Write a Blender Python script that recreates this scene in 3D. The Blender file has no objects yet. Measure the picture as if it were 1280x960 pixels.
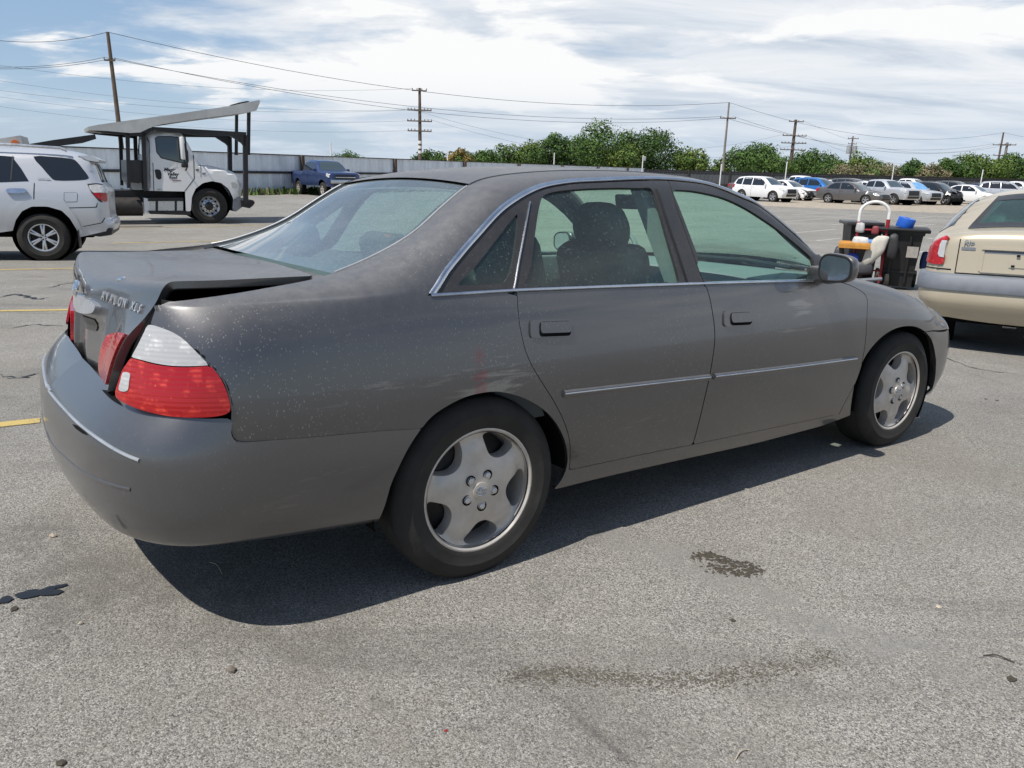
import bpy, bmesh, math, random
import numpy as np
from mathutils import Vector, Matrix
from mathutils.geometry import delaunay_2d_cdt

SC = bpy.context.scene
COL = SC.collection
rng = np.random.default_rng(11)
random.seed(5)
PI = math.pi
R_ = math.radians

# ------------------------------------------------------------------ camera, sky, sun, exposure
F_PX = 950.0
PITCH, ROLL, CAM_H = 0.276908839, 0.0265215356, 1.82

def cam_basis(yaw, pitch, roll):
    f = np.array([math.cos(pitch)*math.cos(yaw), math.cos(pitch)*math.sin(yaw), -math.sin(pitch)])
    r = np.array([math.sin(yaw), -math.cos(yaw), 0.0])
    u = np.cross(r, f)
    c, s = math.cos(roll), math.sin(roll)
    return c*r+s*u, -s*r+c*u, f
CB = cam_basis(PI/2, PITCH, ROLL)
CAM_POS = np.array([0, 0, CAM_H])
cam_d = bpy.data.cameras.new('camera')
cam = bpy.data.objects.new('camera', cam_d); COL.objects.link(cam)
cam_d.sensor_width = 36.0
cam_d.lens = F_PX/1280*36.0
cam_d.clip_start = 0.05; cam_d.clip_end = 5000
m = Matrix(((CB[0][0], CB[1][0], -CB[2][0], 0), (CB[0][1], CB[1][1], -CB[2][1], 0), (CB[0][2], CB[1][2], -CB[2][2], CAM_H), (0, 0, 0, 1)))
cam.matrix_world = m
SC.camera = cam

# the wrecked car stands on pavement that falls gently away from the camera: its frame in the world
CR = np.array([[0.80508603, -0.59315115, 0.0028612], [0.59270408, 0.80464919, 0.03523571], [-0.02320236, -0.02667193, 0.99937493]])
CT = np.array([-0.62050559, 3.06048625, 0.43448856])
TO_SUN = CR @ np.array([-0.64, -0.08, 1.0]); TO_SUN /= np.linalg.norm(TO_SUN)
SUN_EL = math.asin(TO_SUN[2]); SUN_AZ = math.atan2(TO_SUN[0], TO_SUN[1])

sun_d = bpy.data.lights.new('sun', 'SUN'); sun = bpy.data.objects.new('sun', sun_d); COL.objects.link(sun)
sun_d.energy = 4.9; sun_d.angle = R_(0.5); sun_d.color = (1.0, 0.955, 0.89)
sun.rotation_euler = Vector(tuple(TO_SUN)).to_track_quat('Z', 'Y').to_euler()

SC.view_settings.view_transform = 'Standard'; SC.view_settings.look = 'None'
SC.view_settings.exposure = 0.0; SC.view_settings.gamma = 1.0; SC.view_settings.use_curve_mapping = False
SC.render.engine = 'CYCLES'
SC.cycles.max_bounces = 10; SC.cycles.transparent_max_bounces = 24; SC.cycles.glossy_bounces = 5
SC.cycles.caustics_reflective = False; SC.cycles.caustics_refractive = False

class NT:
    """small helper for node trees"""
    def __init__(s, tree):
        s.t = tree; s.n = tree.nodes; s.l = tree.links
    def add(s, typ, **kw):
        n = s.n.new(typ)
        for k, v in kw.items():
            if k == 'inp':
                for kk, vv in v.items(): s.set(n, kk, vv)
            else: setattr(n, k, v)
        return n
    def set(s, n, k, v):
        sock = n.inputs[k]
        if isinstance(v, bpy.types.NodeSocket): s.l.new(v, sock)
        elif isinstance(v, bpy.types.Node): s.l.new(v.outputs[0], sock)
        else: sock.default_value = v
    def math(s, op, a, b=0.0, c=None, clamp=False):
        n = s.n.new('ShaderNodeMath'); n.operation = op; n.use_clamp = clamp
        s.set(n, 0, a); s.set(n, 1, b)
        if c is not None: s.set(n, 2, c)
        return n.outputs[0]
    def vmath(s, op, a, b=None):
        n = s.n.new('ShaderNodeVectorMath'); n.operation = op
        s.set(n, 0, a)
        if b is not None: s.set(n, 1, b)
        return n
    def noise(s, vec, scale, detail=4, rough=.55, dist=0.0, dim='3D'):
        n = s.n.new('ShaderNodeTexNoise'); n.noise_dimensions = dim
        if vec is not None: s.set(n, 'Vector', vec)
        n.inputs['Scale'].default_value = scale; n.inputs['Detail'].default_value = detail
        n.inputs['Roughness'].default_value = rough; n.inputs['Distortion'].default_value = dist
        return n.outputs['Fac']
    def voro(s, vec, scale, feature='F1', out='Distance', rand=1.0):
        n = s.n.new('ShaderNodeTexVoronoi'); n.feature = feature
        if vec is not None: s.set(n, 'Vector', vec)
        n.inputs['Scale'].default_value = scale; n.inputs['Randomness'].default_value = rand
        return n.outputs[out]
    def ramp(s, fac, stops, interp='LINEAR'):
        n = s.n.new('ShaderNodeValToRGB'); n.color_ramp.interpolation = interp
        e = n.color_ramp.elements
        while len(e) < len(stops): e.new(0.5)
        for el, (p, c) in zip(e, stops):
            el.position = p
            el.color = (c, c, c, 1) if isinstance(c, (int, float)) else (*c, 1)
        s.set(n, 0, fac)
        return n.outputs[0]
    def mix(s, fac, a, b, mode='MIX'):
        n = s.n.new('ShaderNodeMix'); n.data_type = 'RGBA'; n.blend_type = mode
        s.set(n, 0, fac)
        for k, v in ((6, a), (7, b)):
            if isinstance(v, (tuple, list)) and len(v) == 3: v = (*v, 1)
            if isinstance(v, (int, float)): v = (v, v, v, 1)
            s.set(n, k, v)
        return n.outputs[2]
    def mapping(s, vec, loc=(0, 0, 0), rot=(0, 0, 0), scale=(1, 1, 1)):
        n = s.n.new('ShaderNodeMapping'); s.set(n, 'Vector', vec)
        n.inputs['Location'].default_value = loc; n.inputs['Rotation'].default_value = rot; n.inputs['Scale'].default_value = scale
        return n.outputs[0]
    def mapr(s, v, a, b, c, d, smooth=False):
        n = s.n.new('ShaderNodeMapRange'); n.clamp = True
        if smooth: n.interpolation_type = 'SMOOTHSTEP'
        s.set(n, 0, v)
        for i, x in enumerate((a, b, c, d)): n.inputs[i+1].default_value = x
        return n.outputs[0]

def make_world():
    w = bpy.data.worlds.new('World'); SC.world = w; w.use_nodes = True
    t = NT(w.node_tree); w.node_tree.nodes.clear()
    out = t.add('ShaderNodeOutputWorld'); bg = t.add('ShaderNodeBackground')
    sky = t.add('ShaderNodeTexSky'); sky.sky_type = 'NISHITA'; sky.sun_disc = False
    sky.sun_elevation = SUN_EL; sky.sun_rotation = SUN_AZ
    sky.air_density = 1.0; sky.dust_density = 1.0; sky.ozone_density = 1.6; sky.altitude = 800
    tc = t.add('ShaderNodeTexCoord')
    d = t.vmath('NORMALIZE', tc.outputs['Generated']).outputs[0]
    sep = t.add('ShaderNodeSeparateXYZ'); t.set(sep, 0, d)
    x, y, z = sep.outputs
    zz = t.math('ADD', t.math('MAXIMUM', z, 0.0), 0.14)
    cmb = t.add('ShaderNodeCombineXYZ'); t.set(cmb, 0, t.math('DIVIDE', x, zz)); t.set(cmb, 1, t.math('DIVIDE', y, zz))
    P = cmb.outputs[0]
    # layered stretched cloud sheets (long bands lying across the view) and a puffier layer
    Pb = t.mapping(P, loc=(3.1, 1.7, 0), rot=(0, 0, R_(8)), scale=(.62, 1.0, 1))
    n1 = t.noise(Pb, 1.05, 8, .60, .5)
    Pc = t.mapping(P, loc=(8.3, 4.2, 0), scale=(.8, 1.0, 1))
    n2 = t.noise(Pc, 1.9, 9, .58, .35)
    n3 = t.noise(t.mapping(P, loc=(1.3, 9.1, 0), rot=(0, 0, R_(5)), scale=(.5, 1.3, 1)), 1.5, 8, .62, .6)
    az = t.math('ARCTAN2', x, y)
    # more open blue towards the upper left, a solid cover towards the right
    bias = t.mapr(az, -0.75, 0.05, -0.20, 0.08, True)
    hi = t.mapr(z, 0.05, 0.26, 0.10, -0.11)
    lo = t.mapr(z, 0.01, 0.10, -.13, 0.0)
    dens = t.math('ADD', t.math('ADD', t.math('MULTIPLY_ADD', n2, .42, t.math('MULTIPLY', n1, .58)), bias), t.math('ADD', hi, lo))
    mask = t.mapr(dens, 0.37, 0.52, 0.0, 1.0, True)
    # a brighter cumulus bank in the middle distance
    def blob(az0, z0, sa, sz):
        a = t.math('DIVIDE', t.math('SUBTRACT', az, az0), sa); b = t.math('DIVIDE', t.math('SUBTRACT', z, z0), sz)
        r2 = t.math('ADD', t.math('MULTIPLY', a, a), t.math('MULTIPLY', b, b))
        return t.math('POWER', 2.718, t.math('MULTIPLY', r2, -1.0))
    bl = t.math('ADD', blob(-.05, .125, .16, .05), t.math('MULTIPLY', blob(-.36, .10, .25, .035), .7))
    bl = t.math('ADD', bl, t.math('MULTIPLY', blob(.46, .165, .13, .022), .9))
    puff = t.mapr(t.math('ADD', t.math('MULTIPLY', bias, .55), t.math('MULTIPLY_ADD', n2, 1.0, t.math('MULTIPLY', bl, .34))), 0.56, 0.70, 0.0, 1.0, True)
    shade = t.ramp(n3, [(0.28, (.50, .57, .68)), (0.42, (.66, .72, .80)), (0.55, (.84, .87, .91)), (.68, (.95, .96, .975))])
    white = (.97, .975, .98)
    cl = t.mix(puff, shade, white)
    hb = t.mapr(z, 0.0, 0.10, 1.0, 0.0, True)
    cl = t.mix(t.math('MULTIPLY', hb, .45), cl, (.60, .68, .78))
    skyc = t.mix(1.0, sky.outputs[0], (.105, .105, .105), 'MULTIPLY')
    skyc = t.mix(t.math('MULTIPLY', t.mapr(y, -.25, .35, 0, 1.0, True), .5), skyc, (.37, .54, .79))
    # unseen cloud cover thinned overhead and behind the camera, shaped to cut ambient light
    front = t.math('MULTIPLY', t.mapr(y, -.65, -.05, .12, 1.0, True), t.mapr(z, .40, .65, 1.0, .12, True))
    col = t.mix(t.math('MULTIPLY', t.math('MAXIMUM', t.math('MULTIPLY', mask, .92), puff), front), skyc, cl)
    col = t.mix(t.math('MULTIPLY', t.mapr(z, 0.015, 0.12, 1.0, 0.0, True), .42), col, (.52, .64, .79))
    # ground half
    below = t.mapr(z, -0.02, 0.0, 1.0, 0.0)
    col = t.mix(below, col, (.22, .22, .21))
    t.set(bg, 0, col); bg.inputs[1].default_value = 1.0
    # keep the Nishita light in the recommended range: colour was scaled by 0.105 above
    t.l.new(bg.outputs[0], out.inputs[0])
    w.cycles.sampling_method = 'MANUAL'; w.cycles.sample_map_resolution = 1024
make_world()

# ------------------------------------------------------------------ helpers
def px_dir(px):
    return CB[2] + CB[0]*(px[0]-640)/F_PX - CB[1]*(px[1]-480)/F_PX

CN = CR[:, 2]
def gh(X, Y):
    """height of the pavement"""
    h = np.minimum(CT[2]-(CN[0]*(X-CT[0])+CN[1]*(Y-CT[1]))/CN[2], 1.2)
    return .5*(h+np.sqrt(h*h+.06**2))

def at(px, h=0.0):
    """the point h above the pavement seen at photo position px"""
    d = px_dir(px); lo, hi = .5, 600.
    for _ in range(70):
        mm = (lo+hi)/2; P = CAM_POS+mm*d
        if P[2]-gh(P[0], P[1])-h > 0: lo = mm
        else: hi = mm
    return CAM_POS+lo*d
def at_depth(px, dep):
    return CAM_POS+px_dir(px)*dep

def tag(o, label=None, cat=None, group=None, kind=None):
    if label: o['label'] = label
    if cat: o['category'] = cat
    if group: o['group'] = group
    if kind: o['kind'] = kind
    return o

def empty(name, loc=(0, 0, 0), rz=0.0, mat=None):
    o = bpy.data.objects.new(name, None); COL.objects.link(o); o.empty_display_size = .2
    if mat is not None: o.matrix_world = mat
    else:
        o.location = tuple(loc); o.rotation_euler = (0, 0, rz)
    return o

def mesh_obj(name, verts, faces, mat, parent=None, smooth=True, normals=None, mats=None, midx=None):
    me = bpy.data.meshes.new(name)
    me.from_pydata([tuple(map(float, v)) for v in verts], [], [tuple(map(int, f)) for f in faces])
    if mats:
        for mm in mats: me.materials.append(mm)
        if midx is not None: me.polygons.foreach_set('material_index', np.asarray(midx, dtype=np.int32))
    elif mat: me.materials.append(mat)
    if smooth: me.polygons.foreach_set('use_smooth', [True]*len(me.polygons))
    me.update()
    if normals is not None:
        me.normals_split_custom_set_from_vertices([tuple(map(float, n)) for n in normals])
    o = bpy.data.objects.new(name, me); COL.objects.link(o)
    if parent is not None: o.parent = parent
    return o

def rotm(rx=0, ry=0, rz=0):
    return np.array(Matrix.Rotation(rz, 3, 'Z') @ Matrix.Rotation(ry, 3, 'Y') @ Matrix.Rotation(rx, 3, 'X'))

class MB:
    """collects boxes, tubes, lathes and prisms into one mesh; smooth shading by angle"""
    def __init__(s): s.v = []; s.f = []; s.mi = []; s.cur = 0
    def raw(s, v, f):
        b = len(s.v); s.v += [tuple(map(float, p)) for p in v]
        for q in f: s.f.append(tuple(int(i)+b for i in q)); s.mi.append(s.cur)
        return s
    def box(s, c, size, rot=None, bev=0.0, taper=None):
        hx, hy, hz = size[0]/2, size[1]/2, size[2]/2
        bev = min(bev, hx*.95, hy*.95, hz*.95)
        if bev <= 0:
            v = [(sx*hx, sy*hy, sz*hz) for sx in (-1, 1) for sy in (-1, 1) for sz in (-1, 1)]
            f = [(0, 1, 3, 2), (4, 6, 7, 5), (0, 4, 5, 1), (2, 3, 7, 6), (0, 2, 6, 4), (1, 5, 7, 3)]
        else:
            bm = bmesh.new(); bmesh.ops.create_cube(bm, size=1)
            for q in bm.verts: q.co = Vector((q.co.x*size[0], q.co.y*size[1], q.co.z*size[2]))
            bmesh.ops.bevel(bm, geom=bm.edges[:], offset=bev, segments=2, affect='EDGES', profile=.5)
            bm.verts.index_update()
            v = [tuple(q.co) for q in bm.verts]; f = [[q.index for q in fc.verts] for fc in bm.faces]; bm.free()
        v = np.array(v)
        if taper is not None:   # scale of x,y at the top
            k = (v[:, 2]/hz+1)/2
            v[:, 0] *= 1+(taper[0]-1)*k; v[:, 1] *= 1+(taper[1]-1)*k
        if rot is not None: v = v @ np.array(rot).T
        return s.raw(v+np.array(c), f)
    def tube(s, pts, r, n=10, cap=True):
        pts = [np.array(p, float) for p in pts]
        if np.isscalar(r): r = [r]*len(pts)
        rings = []; up = None
        for i, p in enumerate(pts):
            a = pts[max(i-1, 0)]; b = pts[min(i+1, len(pts)-1)]
            t = b-a; t /= (np.linalg.norm(t)+1e-12)
            if up is None:
                up = np.array([0, 0, 1.]) if abs(t[2]) < .9 else np.array([1., 0, 0])
            u = np.cross(up, t); u /= (np.linalg.norm(u)+1e-12); w = np.cross(t, u); up = w
            th = np.arange(n)*2*PI/n
            rings.append(p+r[i]*(np.cos(th)[:, None]*u+np.sin(th)[:, None]*w))
        v = np.concatenate(rings); f = []
        for i in range(len(pts)-1):
            for k in range(n):
                k2 = (k+1) % n
                f.append((i*n+k, i*n+k2, (i+1)*n+k2, (i+1)*n+k))
        if cap:
            f.append(tuple(range(n-1, -1, -1))); f.append(tuple((len(pts)-1)*n+k for k in range(n)))
        return s.raw(v, f)
    def lathe(s, prof, c, axis='y', n=40, sgn=1):
        """prof: (radius, along-axis) pairs"""
        th = np.arange(n)*2*PI/n; v = []; f = []
        for (r, a) in prof:
            for q in th:
                if axis == 'y': v.append((c[0]+r*math.cos(q), c[1]+a*sgn, c[2]+r*math.sin(q)))
                elif axis == 'z': v.append((c[0]+r*math.cos(q), c[1]+r*math.sin(q), c[2]+a*sgn))
                else: v.append((c[0]+a*sgn, c[1]+r*math.cos(q), c[2]+r*math.sin(q)))
        for i in range(len(prof)-1):
            for k in range(n):
                k2 = (k+1) % n; f.append((i*n+k, i*n+k2, (i+1)*n+k2, (i+1)*n+k))
        return s.raw(v, f)
    def prism(s, poly, y0, y1, axis='y'):
        """polygon in (x,z) swept from y0 to y1 (axis y), or (y,z) along x, or (x,y) along z"""
        n = len(poly)
        def P(q, a):
            return (q[0], a, q[1]) if axis == 'y' else ((a, q[0], q[1]) if axis == 'x' else (q[0], q[1], a))
        v = [P(q, y0) for q in poly]+[P(q, y1) for q in poly]
        f = [tuple(range(n)), tuple(range(2*n-1, n-1, -1))]
        for i in range(n):
            j = (i+1) % n; f.append((i, i+n, j+n, j))
        return s.raw(v, f)
    def build(s, name, mat, parent=None, smooth=True, angle=35, mats=None):
        me = bpy.data.meshes.new(name)
        me.from_pydata(s.v, [], s.f)
        if mats:
            for mm in mats: me.materials.append(mm)
            me.polygons.foreach_set('material_index', np.asarray(s.mi, dtype=np.int32))
        elif mat: me.materials.append(mat)
        bm = bmesh.new(); bm.from_mesh(me); bmesh.ops.recalc_face_normals(bm, faces=bm.faces[:]); bm.to_mesh(me); bm.free()
        if smooth:
            me.polygons.foreach_set('use_smooth', [True]*len(me.polygons))
            me.set_sharp_from_angle(angle=R_(angle))
        me.update()
        o = bpy.data.objects.new(name, me); COL.objects.link(o)
        if parent is not None: o.parent = parent
        return o

def catmull(pts, per=8, closed=False):
    pts = np.array(pts, float); n = len(pts); out = []
    for i in range(n if closed else n-1):
        if closed: p0, p1, p2, p3 = pts[(i-1) % n], pts[i], pts[(i+1) % n], pts[(i+2) % n]
        else:
            p1, p2 = pts[i], pts[i+1]
            p0 = pts[i-1] if i > 0 else 2*p1-p2
            p3 = pts[i+2] if i+2 < n else 2*p2-p1
        for k in range(per):
            t = k/per
            out.append(.5*((2*p1)+(-p0+p2)*t+(2*p0-5*p1+4*p2-p3)*t*t+(-p0+3*p1-3*p2+p3)*t**3))
    if not closed: out.append(pts[-1])
    return np.array(out)

def resample(pts, step):
    pts = np.array(pts, float); d = np.linalg.norm(np.diff(pts, axis=0), axis=1); L = np.concatenate([[0], np.cumsum(d)])
    n = max(1, int(math.ceil(L[-1]/step))); q = np.linspace(0, L[-1], n+1)
    return np.stack([np.interp(q, L, pts[:, k]) for k in range(pts.shape[1])], 1)

def in_poly(P, poly):
    x, y = P[:, 0], P[:, 1]; c = np.zeros(len(P), bool); n = len(poly); j = n-1
    for i in range(n):
        xi, yi = poly[i]; xj, yj = poly[j]
        if yi != yj:
            c ^= ((yi > y) != (yj > y)) & (x < (xj-xi)*(y-yi)/(yj-yi)+xi)
        j = i
    return c

def seg_dist(P, loop, closed=True):
    d = np.full(len(P), 1e9); n = len(loop)
    for i in range(n if closed else n-1):
        a = loop[i]; b = loop[(i+1) % n]; ab = b-a; L = (ab*ab).sum()
        t = np.clip(((P-a)@ab)/(L+1e-12), 0, 1)
        d = np.minimum(d, np.linalg.norm(P-(a+t[:, None]*ab), axis=1))
    return d

def fill2d(loops, spacing):
    """triangulate outline (loops[0]) minus holes, with interior points; returns pts, tris, loop index lists"""
    loops = [np.array(l, float) for l in loops]
    mn = loops[0].min(0); mx = loops[0].max(0)
    gx = np.arange(mn[0]+spacing*.5, mx[0], spacing); gy = np.arange(mn[1]+spacing*.5, mx[1], spacing)
    G = np.array([(x+(spacing*.25 if j % 2 else -spacing*.25), y) for j, y in enumerate(gy) for x in gx]).reshape(-1, 2)
    if len(G):
        ins = in_poly(G, loops[0])
        for h in loops[1:]: ins &= ~in_poly(G, h)
        G = G[ins]
        if len(G):
            dd = np.min([seg_dist(G, l) for l in loops], axis=0); G = G[dd > spacing*.45]
    pts = []; edges = []; idx = []
    for l in loops:
        b = len(pts); n = len(l); pts += [tuple(p) for p in l]
        edges += [(b+i, b+(i+1) % n) for i in range(n)]; idx.append(list(range(b, b+n)))
    pts += [tuple(p) for p in G]
    V, E_, F, ov, oe, of = delaunay_2d_cdt([Vector(p) for p in pts], edges, [], 0, 1e-7, True)
    V = np.array([tuple(v) for v in V]); F = np.array(F)
    c = V[F].mean(1); keep = in_poly(c, loops[0])
    for h in loops[1:]: keep &= ~in_poly(c, h)
    remap = {}
    for i, o in enumerate(ov):
        for k in o: remap[k] = i
    idx = [[remap[k] for k in l] for l in idx]
    F = F[keep]
    a = V[F[:, 1]]-V[F[:, 0]]; b = V[F[:, 2]]-V[F[:, 0]]
    flip = (a[:, 0]*b[:, 1]-a[:, 1]*b[:, 0]) < 0
    F[flip] = F[flip][:, ::-1]
    return V, F, idx

# ------------------------------------------------------------------ materials
def new_mat(name):
    mm = bpy.data.materials.new(name); mm.use_nodes = True
    t = NT(mm.node_tree); bsdf = mm.node_tree.nodes['Principled BSDF']
    return mm, t, bsdf

def simple(name, col, rough=.5, metal=0.0, coat=0.0, spec=.5, var=.0, vscale=6.0, bump=0.0, bscale=60, emit=None):
    mm, t, b = new_mat(name)
    tc = t.add('ShaderNodeTexCoord')
    if var > 0:
        n = t.noise(tc.outputs['Object'], vscale, 6, .6)
        f = t.mapr(n, .3, .7, 1-var, 1+var)
        c = t.mix(1.0, (*col, 1), f, 'MULTIPLY'); t.set(b, 'Base Color', c)
        t.set(b, 'Roughness', t.mapr(n, .3, .7, max(rough-.08, 0), min(rough+.08, 1)))
    else:
        b.inputs['Base Color'].default_value = (*col, 1); b.inputs['Roughness'].default_value = rough
    b.inputs['Metallic'].default_value = metal
    b.inputs['Coat Weight'].default_value = coat; b.inputs['Coat Roughness'].default_value = .06
    b.inputs['Specular IOR Level'].default_value = spec
    if bump > 0:
        bn = t.add('ShaderNodeBump'); bn.inputs['Strength'].default_value = bump; bn.inputs['Distance'].default_value = .01
        t.set(bn, 'Height', t.noise(tc.outputs['Object'], bscale, 4)); t.set(b, 'Normal', bn)
    if emit: b.inputs['Emission Color'].default_value = (*emit[0], 1); b.inputs['Emission Strength'].default_value = emit[1]
    return mm

def paint(name, col, metal=.3, rough=.36, dust=.25, dustcol=(.30, .27, .235), speck=0.0, coat=.5, topdust=.0, scuffs=(), coatr=.07):
    mm, t, b = new_mat(name)
    tc = t.add('ShaderNodeTexCoord'); O = tc.outputs['Object']
    n = t.noise(O, 3.0, 7, .62); n2 = t.noise(O, 28, 5, .65)
    streak = t.noise(t.mapping(O, scale=(26, 26, 1.3)), 1.6, 5, .6)
    d = t.math('MULTIPLY', t.mapr(t.math('ADD', t.math('MULTIPLY', n, .6), t.math('ADD', t.math('MULTIPLY', n2, .25), t.math('MULTIPLY', streak, .3))), .40, .78, .15, 1.0), dust)
    if topdust > 0:
        g = t.add('ShaderNodeNewGeometry'); sx = t.add('ShaderNodeSeparateXYZ'); t.set(sx, 0, g.outputs['Normal'])
        up = t.mapr(sx.outputs[2], .25, .95, 0.0, topdust)
        d = t.math('ADD', d, t.math('MULTIPLY', up, t.mapr(n2, .3, .7, .75, 1.1)), clamp=True)
    base = t.mix(d, (*col, 1), (*dustcol, 1))
    rgh = t.math('MULTIPLY_ADD', d, .45, rough, clamp=True)
    if speck > 0:
        # dried droplets and short run marks
        def spots(scale, thr, dens, stretch, seed):
            v = t.add('ShaderNodeTexVoronoi'); t.set(v, 'Vector', t.mapping(O, loc=(seed, seed*.7, seed*1.3), scale=stretch)); v.inputs['Scale'].default_value = scale
            hit = t.math('LESS_THAN', v.outputs['Distance'], thr)
            sc = t.add('ShaderNodeSeparateColor'); t.set(sc, 0, v.outputs['Color'])
            return t.math('MULTIPLY', hit, t.math('GREATER_THAN', sc.outputs[0], 1-dens))
        s1 = spots(105, .19, .22, (1, 1, .5), 1.1); s2 = spots(70, .12, .26, (1.8, 1.8, .26), 3.7); s3 = spots(190, .25, .24, (1, 1, .6), 7.3)
        patch = t.mapr(t.noise(O, 1.9, 3, .5), .40, .66, .05, 1.0)
        sp = t.math('MULTIPLY', t.math('MULTIPLY', t.math('ADD', t.math('ADD', s1, s2), s3, clamp=True), patch), speck)
        base = t.mix(sp, base, (.36, .35, .33, 1)); rgh = t.math('MULTIPLY_ADD', sp, .35, rgh, clamp=True)
    if scuffs:
        sx = t.add('ShaderNodeSeparateXYZ'); t.set(sx, 0, O); side = t.math('LESS_THAN', sx.outputs[1], 0.0)
        for (cx, cz, rx, rz, ang, sc_, thr, amt, colr, onside) in scuffs:
            dx = t.math('SUBTRACT', sx.outputs[0], cx); dz = t.math('SUBTRACT', sx.outputs[2], cz)
            g = t.math('ADD', t.math('POWER', t.math('ABSOLUTE', t.math('DIVIDE', dx, rx)), 2.0), t.math('POWER', t.math('ABSOLUTE', t.math('DIVIDE', dz, rz)), 2.0))
            g = t.math('SUBTRACT', 1.0, g, clamp=True)
            nz = t.noise(t.mapping(O, rot=(0, R_(ang), 0), scale=(.14, 1, 1)), sc_, 5, .65, .4)
            mk = t.math('MULTIPLY', t.mapr(t.math('MULTIPLY_ADD', g, .12, nz), thr, thr+.10, 0, amt), t.mapr(g, 0, .8, 0, 1, True))
            if onside: mk = t.math('MULTIPLY', mk, side)
            base = t.mix(mk, base, (*colr, 1)); rgh = t.math('MULTIPLY_ADD', mk, .3, rgh, clamp=True)
    t.set(b, 'Base Color', base); t.set(b, 'Roughness', rgh)
    t.set(b, 'Metallic', t.math('MULTIPLY', t.math('SUBTRACT', 1.0, d), metal))
    t.set(b, 'Coat Weight', t.math('MULTIPLY', t.math('SUBTRACT', 1.0, t.math('MULTIPLY', d, 1.9), clamp=True), coat)); b.inputs['Coat Roughness'].default_value = coatr
    return mm

def glass(name, tint, dust=.08, dustcol=(.42, .42, .40), speck=0.0, refl=1.0):
    mm = bpy.data.materials.new(name); mm.use_nodes = True
    t = NT(mm.node_tree); t.n.clear()
    out = t.add('ShaderNodeOutputMaterial')
    tr = t.add('ShaderNodeBsdfTransparent'); tr.inputs[0].default_value = (*tint, 1)
    gl = t.add('ShaderNodeBsdfGlossy'); gl.inputs['Roughness'].default_value = .03
    geo = t.add('ShaderNodeNewGeometry')
    ct = t.math('ABSOLUTE', t.vmath('DOT_PRODUCT', geo.outputs['Normal'], geo.outputs['Incoming']).outputs['Value'])
    sch = t.math('MULTIPLY_ADD', t.math('POWER', t.math('SUBTRACT', 1.0, ct, clamp=True), 5.0), .93, .07)
    mx = t.add('ShaderNodeMixShader')
    t.set(mx, 0, t.math('MULTIPLY', sch, refl, clamp=True)); t.l.new(tr.outputs[0], mx.inputs[1]); t.l.new(gl.outputs[0], mx.inputs[2])
    df = t.add('ShaderNodeBsdfDiffuse'); df.inputs[0].default_value = (*dustcol, 1)
    tc = t.add('ShaderNodeTexCoord'); O = tc.outputs['Object']
    n = t.noise(O, 5, 6, .6); n2 = t.noise(O, 60, 4, .6)
    d = t.math('MULTIPLY', t.mapr(t.math('MULTIPLY_ADD', n2, .4, t.math('MULTIPLY', n, .6)), .3, .7, .5, 1.4), dust)
    if speck > 0:
        def spots(scale, thr, dens, st, seed):
            v = t.add('ShaderNodeTexVoronoi'); t.set(v, 'Vector', t.mapping(O, loc=(seed, seed, seed), scale=st)); v.inputs['Scale'].default_value = scale
            sc = t.add('ShaderNodeSeparateColor'); t.set(sc, 0, v.outputs['Color'])
            return t.math('MULTIPLY', t.math('LESS_THAN', v.outputs['Distance'], thr), t.math('GREATER_THAN', sc.outputs[0], 1-dens))
        s = t.math('ADD', spots(95, .20, .28, (1, 1, .7), 2.), spots(170, .24, .25, (1, 1, 1), 5.), clamp=True)
        d = t.math('ADD', d, t.math('MULTIPLY', s, speck), clamp=True)
    m2 = t.add('ShaderNodeMixShader'); t.set(m2, 0, d); t.l.new(mx.outputs[0], m2.inputs[1]); t.l.new(df.outputs[0], m2.inputs[2])
    t.l.new(m2.outputs[0], out.inputs[0])
    return mm

M = {}
M['car_paint'] = paint('dusty_grey_car_paint', (.113, .112, .115), metal=.8, rough=.30, dust=.085, dustcol=(.265, .255, .245), speck=.58, coat=1.0, topdust=.46, coatr=.05, scuffs=(
    (.02, .70, .26, .10, -22, 30, .60, .55, (.34, .33, .31), True), (-.02, .71, .036, .12, 84, 34, .48, .34, (.28, .03, .04), True), (-.40, .72, .34, .05, -8, 34, .63, .4, (.36, .34, .31), True),
    (1.74, .86, .13, .12, 82, 26, .55, .40, (.40, .39, .37), True), (1.6, .73, .5, .06, 4, 34, .66, .35, (.34, .33, .31), True), (.7, .45, .7, .05, 3, 36, .67, .25, (.33, .31, .29), True), (2.7, .62, .35, .12, 40, 30, .66, .35, (.36, .35, .33), True)))
M['bumper_paint'] = paint('scuffed_grey_bumper_paint', (.136, .135, .138), metal=.8, rough=.32, dust=.08, dustcol=(.27, .255, .24), speck=.14, coat=.8, topdust=.10, coatr=.08, scuffs=(
    (-1.1, .45, .14, .16, 12, 80, .69, .22, (.34, .33, .32), False), (-1.05, .62, .2, .08, 8, 90, .70, .22, (.34, .33, .32), False), (-.6, .44, .4, .10, 2, 30, .67, .25, (.34, .33, .31), True)))
M['black_trim'] = simple('black_rubber_trim', (.016, .016, .017), .5, var=.2)
M['frame_black'] = paint('dusty_black_window_frame', (.022, .022, .024), metal=0, rough=.38, dust=.10, speck=.25, coat=.2)
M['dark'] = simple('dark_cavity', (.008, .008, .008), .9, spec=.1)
M['chrome'] = simple('chrome', (.82, .83, .84), .20, 1.0, var=.06, vscale=9)
M['chrome_dull'] = simple('weathered_chrome', (.60, .62, .66), .24, 1.0, var=.12, vscale=14)
M['tyre'] = simple('tyre_rubber', (.036, .034, .031), .82, spec=.25, var=.3, vscale=9, bump=.15, bscale=90)
M['alloy'] = simple('dusty_alloy', (.54, .50, .45), .42, .35, var=.16, vscale=11)
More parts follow.
